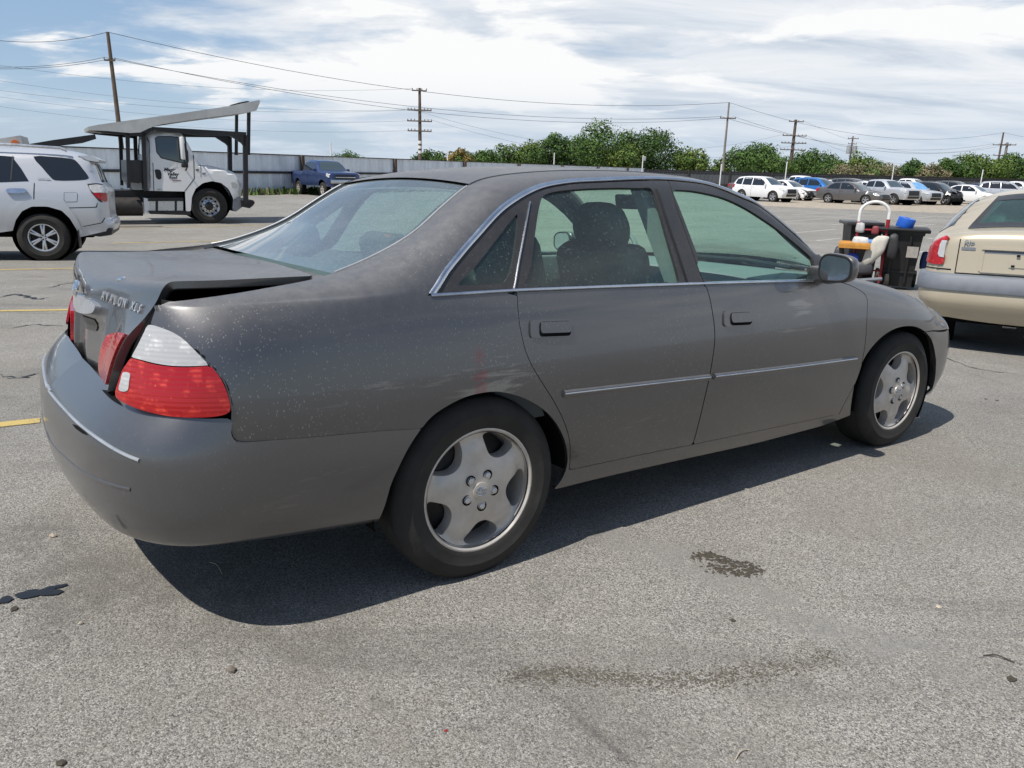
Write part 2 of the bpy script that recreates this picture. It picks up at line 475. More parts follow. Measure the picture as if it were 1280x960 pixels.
M['alloy_clean'] = simple('machined_alloy', (.62, .63, .64), .3, .7, var=.1, vscale=10)
M['steel_dark'] = simple('dark_steel', (.05, .045, .042), .6, .5, var=.3)
M['glass'] = glass('dusty_green_car_glass', (.78, .99, .89), .045, (.30, .40, .40), .30, 1.0)
M['glass_rear'] = glass('dusty_rear_window_glass', (.55, .72, .69), .16, (.40, .45, .45), .28, 1.5)
M['glass_dark'] = simple('dark_tinted_glass', (.012, .015, .018), .06, 0, coat=.5, spec=.8)
M['glass_teal'] = simple('teal_windscreen_glass', (.035, .055, .06), .05, 0, coat=.6, spec=.9)  # even dark teal, opaque
M['lamp_clear'] = simple('frosted_lamp', (.70, .70, .70), .16, .25, coat=.6)
M['seat'] = simple('grey_seat_fabric', (.13, .14, .145), .85, var=.2, vscale=30)
M['interior'] = simple('grey_interior_plastic', (.20, .22, .225), .7, var=.1)
M['white_paint'] = paint('white_vehicle_paint', (.82, .82, .81), 0, .3, .06, (.4, .36, .3), coat=.5)
M['silver_paint'] = paint('silver_vehicle_paint', (.56, .575, .60), .35, .3, .08, (.4, .37, .32), coat=.5)
M['beige_paint'] = paint('light_gold_vehicle_paint', (.50, .435, .325), .25, .33, .10, (.4, .35, .28), coat=.45, speck=.05)
M['blue_dark'] = paint('deep_blue_vehicle_paint', (.014, .038, .13), .3, .3, .10, coat=.6)
M['blue_bright'] = paint('bright_blue_vehicle_paint', (.02, .16, .48), .2, .3, .05, coat=.6)
M['grey_mid'] = paint('grey_vehicle_paint', (.13, .125, .125), .4, .3, .10, coat=.5)
M['black_paint'] = paint('black_vehicle_paint', (.014, .014, .017), .1, .25, .06, coat=.6)
M['steel_black'] = simple('black_painted_steel', (.014, .014, .015), .5, 0, var=.3)
M['deck_grey'] = simple('grey_deck_steel', (.52, .52, .50), .6, .2, var=.2, vscale=2)
M['plastic_grey'] = simple('grey_bumper_plastic', (.16, .175, .20), .6, var=.12, vscale=8)
M['red_paint'] = simple('red_enamel', (.30, .015, .02), .4, var=.2)
M['white_tube'] = simple('white_enamel_tube', (.75, .74, .71), .4, var=.08)
M['bin'] = simple('black_bin_plastic', (.014, .014, .015), .5, var=.2)
M['wood'] = simple('weathered_pole_wood', (.13, .095, .07), .9, var=.3, vscale=2)
M['wood_pale'] = simple('pale_pole_wood', (.24, .21, .18), .9, var=.25, vscale=2)
M['wire'] = simple('dark_cable', (.05, .05, .055), .6)
M['galv'] = simple('galvanised_post', (.42, .43, .43), .5, .4, var=.15)

def lamp_mat(name, col, glint_col=(.55, .1, .08), scale=45, rough=.1):
    mm, t, b = new_mat(name)
    tc = t.add('ShaderNodeTexCoord'); O = tc.outputs['Object']
    w = t.add('ShaderNodeTexWave'); w.wave_type = 'BANDS'; w.bands_direction = 'Z'; t.set(w, 'Vector', O); w.inputs['Scale'].default_value = scale; w.inputs['Distortion'].default_value = .6
    n = t.noise(O, 22, 3, .6)
    v = t.voro(O, 26, out='Distance')
    f = t.math('MULTIPLY', t.mapr(n, .52, .72, 0, .75), t.mapr(w.outputs['Fac'], .3, .8, .25, 1))
    f = t.math('MAXIMUM', f, t.mapr(v, .10, .02, 0, .8))
    c = t.mix(f, (*col, 1), (*glint_col, 1)); t.set(b, 'Base Color', c)  # scattered bright spots put facet highlights into the lens colour
    b.inputs['Roughness'].default_value = rough; b.inputs['Coat Weight'].default_value = .35; b.inputs['Coat Roughness'].default_value = .04
    bn = t.add('ShaderNodeBump'); bn.inputs['Strength'].default_value = .12; bn.inputs['Distance'].default_value = .003
    t.set(bn, 'Height', t.math('ADD', w.outputs['Fac'], n)); t.set(b, 'Normal', bn)
    return mm
M['lamp_red'] = lamp_mat('red_tail_lamp_lens', (.36, .003, .006), (.85, .09, .05), 24)
M['lamp_white'] = lamp_mat('clear_tail_lamp_lens', (.44, .44, .44), (.90, .89, .87), 26)
M['lamp_head'] = lamp_mat('headlamp_lens', (.50, .50, .48), (.80, .80, .78), 20)
M['lamp_yellowed'] = lamp_mat('yellowed_headlamp_lens', (.58, .48, .30), (.70, .60, .42), 12, .25)
M['lamp_amber'] = simple('amber_lens', (.60, .14, .02), .2, coat=.5)

# ground: old sealed asphalt with light aggregate, dirt, stains and fine cracks
def asphalt_mat():
    mm, t, b = new_mat('old_asphalt')
    tc = t.add('ShaderNodeTexCoord'); O = tc.outputs['Object']
    big = t.noise(O, .35, 5, .6); mid = t.noise(O, 2.3, 6, .62); fine = t.noise(O, 14, 5, .65)
    cell = t.add('ShaderNodeTexVoronoi'); t.set(cell, 'Vector', O); cell.inputs['Scale'].default_value = 235
    sc = t.add('ShaderNodeSeparateColor'); t.set(sc, 0, cell.outputs['Color'])
    cell2 = t.add('ShaderNodeTexVoronoi'); t.set(cell2, 'Vector', O); cell2.inputs['Scale'].default_value = 430
    sc2 = t.add('ShaderNodeSeparateColor'); t.set(sc2, 0, cell2.outputs['Color'])
    grain = t.math('ADD', t.math('MULTIPLY', sc.outputs[0], .55), t.math('MULTIPLY', sc2.outputs[1], .45))
    base = t.ramp(grain, [(0.10, (.070, .066, .060)), (.30, (.192, .182, .164)), (.6, (.305, .289, .258)), (.92, (.51, .483, .43))])
    pits = t.math('MULTIPLY', t.mapr(t.noise(O, 110, 3, .65), .56, .68, 0, .85, True), t.mapr(mid, .35, .6, .5, 1))
    base = t.mix(pits, base, (.055, .053, .05, 1))
    tone = t.math('ADD', t.math('MULTIPLY', big, .9), t.math('MULTIPLY', mid, .5))
    base = t.mix(1.0, base, t.mapr(tone, .45, .95, .74, 1.22), 'MULTIPLY')
    dirt = t.mapr(t.math('MULTIPLY_ADD', fine, .4, t.math('MULTIPLY', t.noise(O, .8, 6, .68), .7)), .50, .72, 0.0, .40, True)
    base = t.mix(dirt, base, (.225, .20, .16, 1))
    # long streaky wear marks
    st = t.noise(t.mapping(O, rot=(0, 0, R_(17)), scale=(.12, 1.4, 1)), 2.2, 6, .65)
    base = t.mix(t.mapr(st, .56, .70, 0, .35, True), base, (.12, .115, .108, 1))
    # long streaks of pale dust and dark rubber with ragged edges, measured on the ground
    def streak(A, B, w, colr, amt, nsc, seed):
        nonlocal base
        A = np.array(A); B = np.array(B); L = np.linalg.norm(B-A); tx, ty = (B-A)/L
        s_ = t.add('ShaderNodeSeparateXYZ'); t.set(s_, 0, O); px_ = t.math('SUBTRACT', s_.outputs[0], A[0]); py_ = t.math('SUBTRACT', s_.outputs[1], A[1])
        al = t.math('MULTIPLY_ADD', px_, tx, t.math('MULTIPLY', py_, ty)); ac = t.math('MULTIPLY_ADD', px_, -ty, t.math('MULTIPLY', py_, tx))
        nn = t.noise(t.mapping(O, loc=(seed, seed, 0)), nsc, 6, .65)
        ac = t.math('ADD', ac, t.math('MULTIPLY', t.math('SUBTRACT', t.noise(t.mapping(O, loc=(0, seed, 0)), 1.1, 2), .5), .5))
        g = t.mapr(t.math('ABSOLUTE', ac), w*.2, w, 1, 0, True); e = t.math('MULTIPLY', t.mapr(al, 0, L*.2, 0, 1, True), t.mapr(al, L*.8, L, 1, 0, True))
        mk = t.math('MULTIPLY', t.math('MULTIPLY', g, e), t.mapr(nn, .35, .6, .1*amt, amt, True)); base = t.mix(mk, base, (*colr, 1))
    STREAKS = [((690, 640), (1300, 880), .16, (.25, .24, .22), .75, 9), ((600, 838), (1100, 826), .07, (.115, .11, .098), .22, 60), ((30, 700), (520, 800), .30, (.13, .12, .10), .42, 12), ((0, 640), (150, 800), .25, (.11, .105, .095), .4, 14),
               ((0, 470), (160, 455), .25, (.12, .115, .105), .4, 7), ((560, 905), (1010, 960), .25, (.14, .135, .125), .3, 12), ((700, 320), (1020, 300), .9, (.12, .117, .11), .4, 2), ((0, 365), (330, 352), .5, (.11, .107, .10), .45, 4)]
    def ground_px(px):
        d = CB[2]+CB[0]*(px[0]-640)/F_PX-CB[1]*(px[1]-480)/F_PX; lo, hi = .5, 300.
        for _ in range(60):
            m_ = (lo+hi)/2; P = CAM_POS+m_*d; h = CT[2]-(CR[0, 2]*(P[0]-CT[0])+CR[1, 2]*(P[1]-CT[1]))/CR[2, 2]
            if P[2] > max(h, 0): lo = m_
            else: hi = m_
        return (CAM_POS+lo*d)[:2]
    for k, (a_, b_, w_, c_, am_, ns_) in enumerate(STREAKS): streak(ground_px(a_), ground_px(b_), w_, c_, am_, ns_, k*3.7)
    blot = t.mapr(t.noise(t.mapping(O, loc=(4, 8, 0)), 1.35, 4, .6, .8), .58, .70, 0, .38, True)
    base = t.mix(t.math('MULTIPLY', blot, t.mapr(fine, .3, .6, .4, 1)), base, (.125, .12, .108, 1))
    # fine cracks
    ce = t.voro(t.vmath('ADD', t.mapping(O, scale=(.45, .45, .45)), t.mapping(tc.outputs['Object'], scale=(0, 0, 0))).outputs[0], 1.0, 'DISTANCE_TO_EDGE')
    wob = t.noise(O, 3.5, 5, .7)
    ck = t.math('MULTIPLY', t.mapr(t.math('ADD', ce, t.math('MULTIPLY', t.math('SUBTRACT', wob, .5), .05)), 0.0, .0055, 1, 0), t.mapr(t.noise(O, .5, 3), .54, .64, 0, .35))
    base = t.mix(ck, base, (.04, .038, .035, 1))
    t.set(b, 'Base Color', base)
    b.inputs['Roughness'].default_value = .88; b.inputs['Specular IOR Level'].default_value = .28
    h = t.math('ADD', t.math('MULTIPLY', cell.outputs['Distance'], -.6), t.math('ADD', t.math('MULTIPLY', grain, .7), t.math('MULTIPLY', pits, -.9)))
    bn = t.add('ShaderNodeBump'); bn.inputs['Strength'].default_value = .55; bn.inputs['Distance'].default_value = .006
    t.set(bn, 'Height', h); t.set(b, 'Normal', bn)
    return mm
M['asphalt'] = asphalt_mat()

def worn_paint(name, col, cover=.5):
    mm, t, b = new_mat(name)
    tc = t.add('ShaderNodeTexCoord'); O = tc.outputs['Object']
    n = t.math('MULTIPLY_ADD', t.noise(O, 60, 4, .6), .5, t.math('MULTIPLY', t.noise(O, 5, 6, .65), .5))
    c = t.mix(t.mapr(n, cover-.08, cover+.06, 0, 1), (*col, 1), (.135, .13, .122, 1)); t.set(b, 'Base Color', c)
    b.inputs['Roughness'].default_value = .85
    return mm
M['line_yellow'] = worn_paint('worn_yellow_line', (.50, .37, .12), .58)
M['line_white'] = worn_paint('worn_white_line', (.48, .46, .41), .56)
M['gravel'] = simple('pale_gravel', (.36, .31, .24), .95, var=.35, vscale=3, bump=.3, bscale=20)
M['tar'] = simple('wet_tar_spot', (.012, .013, .016), .45, var=.3, vscale=30)
M['soil'] = simple('dry_dirt', (.062, .052, .038), .95, var=.4, vscale=40)
M['stone'] = simple('pebble_stone', (.16, .13, .10), .85, var=.3, vscale=50)
M['stone_pale'] = simple('pale_pebble', (.45, .38, .30), .8, var=.2, vscale=50)

def corrugated_mat(name, col, rust=.2):
    mm, t, b = new_mat(name)
    tc = t.add('ShaderNodeTexCoord'); O = tc.outputs['Object']
    n = t.noise(t.mapping(O, scale=(1, 1, .25)), 1.4, 6, .65); n2 = t.noise(O, 9, 5, .6)
    c = t.mix(1.0, (*col, 1), t.mapr(n, .3, .7, .78, 1.18), 'MULTIPLY')
    c = t.mix(t.mapr(t.math('MULTIPLY_ADD', n2, .4, t.math('MULTIPLY', n, .6)), .56, .74, 0, rust, True), c, (.20, .15, .11, 1))
    t.set(b, 'Base Color', c); b.inputs['Roughness'].default_value = .5; b.inputs['Metallic'].default_value = .05
    return mm
M['fence_metal'] = corrugated_mat('weathered_corrugated_steel', (.82, .86, .89), .10)
M['fence_dark'] = corrugated_mat('dark_slatted_fence_steel', (.075, .08, .085), .1)

def leaf_mat(name, col, var=.45):
    mm, t, b = new_mat(name)
    tc = t.add('ShaderNodeTexCoord'); O = tc.outputs['Object']
    n = t.noise(O, 1.1, 3, .6); n2 = t.noise(O, 5.5, 2, .6)
    f = t.mapr(t.math('MULTIPLY_ADD', n2, .5, t.math('MULTIPLY', n, .5)), .35, .65, 1-var, 1+var)
    c = t.mix(1.0, (*col, 1), f, 'MULTIPLY'); t.set(b, 'Base Color', c)
    b.inputs['Roughness'].default_value = .7; b.inputs['Specular IOR Level'].default_value = .2
    return mm
M['leaf_dark'] = leaf_mat('dark_green_leaves', (.050, .095, .026))
M['leaf_mid'] = leaf_mat('green_leaves', (.085, .15, .036))
M['leaf_light'] = leaf_mat('light_green_leaves', (.13, .18, .04))
M['leaf_tan'] = leaf_mat('dry_tan_brush', (.22, .19, .11))
M['leaf_yellow'] = leaf_mat('yellowing_leaves', (.24, .17, .05))
M['bark'] = simple('tree_bark', (.09, .07, .05), .9, var=.3)
# ------------------------------------------------------------------ ground
def axis(a, near, far, s0, s1):
    """graded coordinates: fine inside +-near around a, coarse out to +-far"""
    v = list(np.arange(-near, near+1e-6, s0)); d = s0; x = near
    while x < far:
        d = min(d*1.35, s1); x += d; v.append(x); v.insert(0, -x)
    return np.array(v)+a
def make_ground():
    xs = axis(0, 20, 3000, .8, 250); ys = axis(10, 22, 3000, .5, 250)
    X, Y = np.meshgrid(xs, ys); Z = gh(X, Y)
    v = np.stack([X, Y, Z], 2).reshape(-1, 3); nx = len(xs); f = []
    for j in range(len(ys)-1):
        for i in range(nx-1): f.append((j*nx+i, j*nx+i+1, (j+1)*nx+i+1, (j+1)*nx+i))
    tag(mesh_obj('ground', v, f, M['asphalt']), kind='structure')
make_ground()

def ground_strip(name, A, B, w, mat, lift=.004, step=.3, kind='structure', ragged=0.0):
    A = np.array(A[:2]); B = np.array(B[:2]); L = np.linalg.norm(B-A); n = max(2, int(L/step)); t = (B-A)/L; q = np.array([-t[1], t[0]])
    v = []; f = []
    for i in range(n+1):
        p = A+t*L*i/n
        for s in (-.5, 0, .5):
            r = p+q*(s*w+(rng.normal()*ragged if s else 0)); v.append((r[0], r[1], gh(r[0], r[1])+lift))
    for i in range(n):
        for k in range(2): f.append((3*i+k, 3*i+3+k, 3*i+4+k, 3*i+1+k))
    return tag(mesh_obj(name, v, f, mat), kind=kind)

# parking bay lines: yellow bays to the left run across the view, pale ones to the right run diagonally
def bay(pa, pb, w, mat, ext=0.0):
    a = at(pa); b = at(pb); d = b[:2]-a[:2]; d /= np.linalg.norm(d)
    ground_strip('parking_line', a[:2]-d*ext, b[:2]+d*0, w, mat)
bay((-60, 538), (50, 526), .10, M['line_yellow'])
bay((-40, 389.5), (150, 386.5), .10, M['line_yellow'])
bay((-40, 338), (190, 334), .10, M['line_yellow'])
bay((140, 304), (300, 300.8), .10, M['line_yellow'])
bay((150, 284.5), (335, 281.5), .10, M['line_yellow'])
for pa, pb in (((995, 291), (1046, 286.5)), ((1110, 320), (1212, 308)), ((1158, 299), (1245, 289.5)), ((980, 277), (1030, 273.5)), ((1040, 281), (1090, 277)), ((1100, 286), (1170, 280.5)), ((1190, 279), (1245, 274)),
               ((990, 268.5), (1030, 266.5)), ((1050, 271), (1100, 268.5)), ((1120, 274), (1165, 271)), ((1020, 301), (1050, 298))):
    bay(pa, pb, .11, M['line_white'])
# gravel apron under the far rows
g0 = [at(p) for p in ((905, 255.5), (1000, 259.5), (1100, 263), (1180, 266.5), (1300, 270))]
v = []; f = []
for i, p in enumerate(g0):
    for k in range(5):
        q = p[:2]+np.array([4+2.0*k, 9.0*k]) * (1 if k else 0); v.append((q[0], q[1], gh(q[0], q[1])+.004+.004*0))
n5 = 5
for i in range(len(g0)-1):
    for k in range(4): f.append((i*n5+k, (i+1)*n5+k, (i+1)*n5+k+1, i*n5+k+1))
tag(mesh_obj('gravel_apron', v, f, M['gravel']), kind='structure')

def crack(pts, w=.012):
    P = catmull(np.array([at(p)[:2] for p in pts]), 8); r = np.random.default_rng(len(pts)*7+int(pts[0][0])); P = P+r.normal(size=P.shape)*.02
    v = []; 
    for i, p in enumerate(P):
        t_ = P[min(i+1, len(P)-1)]-P[max(i-1, 0)]; t_ /= np.linalg.norm(t_)+1e-9; q = np.array([-t_[1], t_[0]])*w*r.uniform(.3, 1.2)*min(1, 4*i/len(P)+.1, 4*(len(P)-1-i)/len(P)+.1)
        for s in (-.5, .5): v.append((p[0]+q[0]*s, p[1]+q[1]*s, gh(p[0], p[1])+.004))
    tag(mesh_obj('asphalt_crack', v, [(2*i, 2*i+1, 2*i+3, 2*i+2) for i in range(len(P)-1)], M['tar']), kind='structure')
crack([(0, 372), (20, 368), (45, 374), (62, 372)], .05); crack([(55, 361), (85, 354), (92, 355)], .03); crack([(0, 469), (25, 473), (50, 466)], .02); crack([(165, 330), (215, 325), (240, 327)], .05); crack([(10, 411), (40, 406), (85, 408)], .02)
crack([(1150, 420), (1200, 455), (1280, 470)], .012); crack([(1190, 296), (1230, 310), (1262, 330)], .03)

# ------------------------------------------------------------------ fences
def corrugated_fence(name, A, B, h, mat, label, pitch=.9, post=6.0, rails=(1.25,), postmat=None, base=.05, rib=.035):
    A = np.array(A, float); B = np.array(B, float); L = np.linalg.norm(B-A); ang = math.atan2(B[1]-A[1], B[0]-A[0])
    root = empty(name, (A[0], A[1], 0), ang); tag(root, label, 'fence')
    xs = []; ds = []
    x = 0.0
    while x < L:        # box ribs
        for dx, d in ((0, 0), (pitch*.62, 0), (pitch*.70, rib), (pitch*.92, rib)):
            xs.append(min(x+dx, L)); ds.append(d)
        x += pitch
    xs.append(L); ds.append(0)
    v = []; f = []; n = len(xs)
    for z in (base, h*.5, h):
        for a, d in zip(xs, ds): v.append((a, -d+(rng.normal()*.004), z))
    for j in range(2):
        for i in range(n-1): f.append((j*n+i, j*n+i+1, (j+1)*n+i+1, (j+1)*n+i))
    mesh_obj('sheet_panel', v, f, mat, root, smooth=False)
    mb = MB()
    for z in rails: mb.box((L/2, -.07, z), (L, .06, .13))
    mb.box((L/2, -.02, h+.02), (L, .12, .05))
    mb.build('rail', M['steel_dark'], root, smooth=False)
    k = 0
    while k*post < L:
        MB().box((k*post+.5, -.13, h/2), (.22, .16, h+.06)).build('post', postmat or M['wood'], root, smooth=False); k += 1
    return root
FA, FB, FC = (-33.0, 11.5), (-14.4, 45.0), (16.0, 100.0)
corrugated_fence('corrugated_fence', (-43.87, -7.92), FC, 2.2, M['fence_metal'], 'long grey corrugated steel fence behind the white truck and blue pickup', rails=(1.22,), post=9.0)
corrugated_fence('slatted_fence', FC, (184.0, 68.0), 2.05, M['fence_dark'], 'dark slatted yard fence behind the far rows of parked cars', pitch=.5, post=5.0, rails=(.5, 1.9), postmat=M['steel_dark'])

# ------------------------------------------------------------------ poles and wires
POLE_TOP = {}
def utility_pole(key, px, top_y, dep, r, label, arms=(), lean=0.0, mat='wood', bands=False, pins=True, group='utility poles'):
    top = at_depth((px, top_y), dep); X, Y, H = top
    root = empty('utility_pole', (X, Y, 0)); tag(root, label, 'pole', group)
    MB().tube([(-lean*H, 0, -.3), (-lean*H*.5, 0, H*.5), (0, 0, H)], [r*1.25, r*1.1, r*.8], 10).build('pole_shaft', M[mat], root)
    if bands:
        for k in range(3): MB().lathe([(r*1.15, -.16), (r*1.2, -.15), (r*1.2, .15), (r*1.15, .16)], (0, 0, H-7.1+.55*k), 'z', 12).build('marker_band', M['white_tube'], root)
    pts = []
    for (dz, half, ang, npin) in arms:
        b = MB(); c, s = math.cos(ang), math.sin(ang)
        b.box((0, -r*1.1, H-dz), (2*half, .1, .13), rot=rotm(rz=ang))
        arm = b.build('crossarm', M['wood'], root, smooth=False)
        if npin:
            for k in range(npin):
                t = -half*.95+2*half*.95*k/(npin-1)
                if abs(t) < .25: continue
                if 'ins' not in POLE_TOP:
                    o = MB().lathe([(.02, 0), (.07, .06), (.075, .14), (.05, .2), (0, .22)], (0, 0, 0), 'z', 8).build('insulator', M['galv'], arm); POLE_TOP['ins'] = o
                else:
                    o = POLE_TOP['ins'].copy(); COL.objects.link(o); o.parent = arm
                o.location = (t*c, t*s-r*1.1, H-dz+.06)
        pts.append([np.array([X+t*c, Y+t*s-r*1.1, H-dz+.2]) for t in (-half*.9, half*.9)])
    POLE_TOP[key] = (np.array([X, Y, H]), pts)
    return root
utility_pole('A', 134.5, 40, 66, .17, 'leaning brown utility pole rising behind the white truck', [(2.3, .45, .3, 3)], lean=-.012)
utility_pole('B', 524.5, 110, 88, .19, 'brown utility pole with four crossarms above the left fence', [(.3, .85, .15, 4), (2.45, 1.4, .15, 8), (3.65, 1.45, .15, 8), (4.75, 1.4, .15, 8)], bands=True)
utility_pole('C', 911.5, 128, 98, .13, 'slim pale utility pole with one small bent arm beside the round tree', [(1.95, 1.05, .1, 2)], mat='wood_pale')
utility_pole('D', 995, 149.5, 118, .24, 'brown utility pole with four crossarms between two round trees', [(.3, 1.15, .05, 4), (2.4, 1.9, .05, 7), (3.5, 2.0, .05, 8), (4.5, 2.05, .05, 8)])
rootE = utility_pole('E', 1066.5, 170, 150, .17, 'thin distant utility pole carrying transformers above the light green hedge', [(.5, 1.1, .1, 4), (1.5, .9, .1, 4)], mat='wood_pale')
HE = POLE_TOP['E'][0][2]
for s in (-1, 1): MB().lathe([(0, -.8), (.42, -.8), (.45, 0), (.40, .75), (0, .8)], (s*.6, -.2, HE-2.6), 'z', 12).build('transformer', M['galv'], rootE)
utility_pole('F', 1254.5, 165.5, 138, .17, 'bare pole with a crossarm, left of the two poles at the right edge', [(2.2, 1.75, .1, 4)], mat='wood')
utility_pole('G', 1259.5, 178, 132, .24, 'thicker pole with two crossarms, right of the two poles at the right edge', [(.4, 1.45, .05, 4), (2.2, 2.3, .05, 6)], mat='wood_pale')

def wire(a, b, sag, label, r=.022):
    a = np.array(a); b = np.array(b); pts = []
    for i in range(25):
        t = i/24; p = a+(b-a)*t; p[2] -= sag*4*t*(1-t); pts.append(p)
    o = MB().tube(pts, r*.72, 5).build('overhead_wire', M['wire']); tag(o, label, 'wire', 'overhead wires')
A, B, C, D, E_, F, G = (POLE_TOP[k] for k in 'ABCDEFG')
def off(px, dep): return at_depth(px, dep)
wire(off((-120, 24), 60), A[0], 1.2, 'topmost overhead wire running left from the leaning pole', .03)
wire(A[0], C[0], 2.4, 'long topmost overhead wire sagging from the leaning pole to the slim pale pole', .03)
wire(C[0], F[0], 2.6, 'topmost overhead wire from the slim pale pole to the right edge poles', .026)
wire(F[0], off((1340, 175), 160), .5, 'topmost overhead wire leaving the picture past the right edge poles', .026)
for k, nm in ((0, 'lower'), (1, 'upper')):
    wire(off((-130, 70+4*k), 60+k), A[1][0][k], .8, nm+' of the paired wires left of the leaning pole', .026)
    wire(A[1][0][k], C[1][0][k], 2.0+.5*k, nm+' of the paired wires from the leaning pole to the slim pale pole', .026)
    wire(C[1][0][k], F[1][0][k], 2.4+.5*k, nm+' of the paired wires from the slim pale pole to the right edge poles', .024)
    wire(off((-130, 60+34*k), 74), B[1][k][k], 1.5, ('faint wire to the small top arm' if k == 0 else 'faint wire to the upper wide arm')+' of the banded pole', .016)
    wire(B[1][1+k][k], D[1][1+k][k], 3.5, ('higher' if k == 0 else 'lower')+' faint wire from the banded pole to the pole between round trees', .016)
    wire(D[1][k][1], G[1][k][0], 3.0, ('higher' if k == 0 else 'lower')+' wire from the pole between round trees to the right edge poles', .018)
for j, (ya, dep) in enumerate(((78, 74), (100, 75), (112, 76))):
    wire(off((-130, ya), dep), B[1][min(1+j, 3)][1], 1.6, ('highest', 'middle', 'lowest')[j]+' of three faint wires reaching the banded pole from the left', .014)

def light_pole(px, top, dep, label, head=False):
    t = at_depth((px, top), dep); root = empty('yard_post', (t[0], t[1], 0)); tag(root, label, 'post', 'thin pale yard posts')
    MB().tube([(0, 0, -.2), (0, 0, t[2])], .06, 8).build('post_shaft', M['white_tube'], root)
    if head: MB().box((.14, 0, t[2]-.35), (.34, .12, .5), bev=.03).build('lamp_head', M['galv'], root)
light_pole(413, 178, 58, 'thin white post rising above the blue pickup')
light_pole(559.5, 189, 86, 'thin white post in front of the yellowing tree')
light_pole(693, 191, 90, 'thin pale post in front of the dark tree above the car roof')
light_pole(804, 194, 84, 'short post with a small lamp head under the largest dark tree', True)
light_pole(902, 205, 74, 'pale post beside the foot of the slim pale pole')
light_pole(984, 202, 84, 'yellowish post standing beside the brown pole between round trees')
light_pole(1118, 205, 88, 'thin post in front of the tan brush')
light_pole(1229, 212, 88, 'thin pale post in front of the right hand trees')

# ------------------------------------------------------------------ trees
def tree(px, top_y, wpx, dep, mats, label, seed, dens=1.0, name='tree', flat=1.0, h_over=None, trunk=True, group='trees beyond the fence', leaf=.42):
    r = np.random.default_rng(seed)
    top = at_depth((px, top_y), dep); X, Y = top[0], top[1]; H = top[2]; W = wpx*(1.32 if px < 840 else 1.12)*dep/F_PX
    root = empty(name, (X, Y, 0)); tag(root, label, 'tree' if name == 'tree' else 'bush', group)
    zb = H*.05 if trunk else .03
    ch = H-zb
    # clumps spread through the crown's volume
    nc = int(34*dens)+10; cl = []
    while len(cl) < nc:
        p = r.uniform(-1, 1, 3); q = np.linalg.norm(p*np.array([1, 1, 1.0]))
        if q > 1: continue
        if q < .35 and r.random() < .6: continue
        wz = 1-.30*max(0, p[2])**2-.22*max(0, -p[2])
        c = np.array([p[0]*W*.5*wz*.86, p[1]*W*.42*wz, zb+ch*(.5+.43*p[2]*flat)])
        cl.append((c, r.uniform(.16, .30)*min(W*.62, ch)*(1.1-.3*abs(p[2]))))
    cl.append((np.array([r.normal()*.05*W, 0, zb+ch*.84]), .17*min(W, ch)))
    V = []; F = []; MI = []; per = int(150*dens)
    for c, cr in cl:
        shade = r.integers(0, len(mats))
        n = int(per*(cr/(.22*min(W*.62, ch)))**2)+20
        d = r.normal(size=(n, 3)); d /= np.linalg.norm(d, axis=1)[:, None]
        rad = cr*(.55+.5*r.random(n)**.6)*(1+.22*np.sin(d[:, 0]*5+c[0]*3)*np.cos(d[:, 2]*6+c[2]))
        pos = c+d*rad[:, None]*np.array([1.1, 1.1, .9])
        pos[:, 2] = np.clip(pos[:, 2], .05, None)
        s = leaf*r.uniform(.55, 1.25, n)
        nn = d+r.normal(size=(n, 3))*.42; nn /= np.linalg.norm(nn, axis=1)[:, None]
        u = np.cross(nn, r.normal(size=(n, 3))); u /= np.linalg.norm(u, axis=1)[:, None]; w = np.cross(nn, u)
        b0 = len(V)
        for k in range(n):
            uu = u[k]*s[k]*.5; ww = w[k]*s[k]*.36
            V += [pos[k]-uu, pos[k]-ww*.9+nn[k]*.04, pos[k]+uu, pos[k]+ww]
            F.append((b0+4*k, b0+4*k+1, b0+4*k+2, b0+4*k+3)); MI.append(shade if r.random() < .8 else r.integers(0, len(mats)))
    mesh_obj('crown', V, F, None, root, smooth=False, mats=[M[x] for x in mats], midx=MI)
    if trunk:
        t = MB(); r0 = max(.12, W*.03)
        t.tube([(0, 0, -.2), (r.normal()*.1, 0, H*.25), (r.normal()*.2, 0, H*.5), (r.normal()*.3, 0, H*.75)], [r0*1.3, r0, r0*.7, r0*.3], 8)
        for k in range(5):
            a = r.uniform(0, 2*PI); z0 = H*r.uniform(.2, .5); L = W*.36
            t.tube([(0, 0, z0), (math.cos(a)*L*.5, math.sin(a)*L*.5, z0+H*.14), (math.cos(a)*L, math.sin(a)*L, z0+H*.26)], [r0*.5, r0*.35, r0*.12], 6)
        t.build('trunk', M['bark'], root)
    return root
DK = ['leaf_dark', 'leaf_dark', 'leaf_mid']; MD = ['leaf_mid', 'leaf_dark', 'leaf_mid']; LT = ['leaf_light', 'leaf_mid', 'leaf_light']; TN = ['leaf_tan', 'leaf_tan', 'leaf_mid']
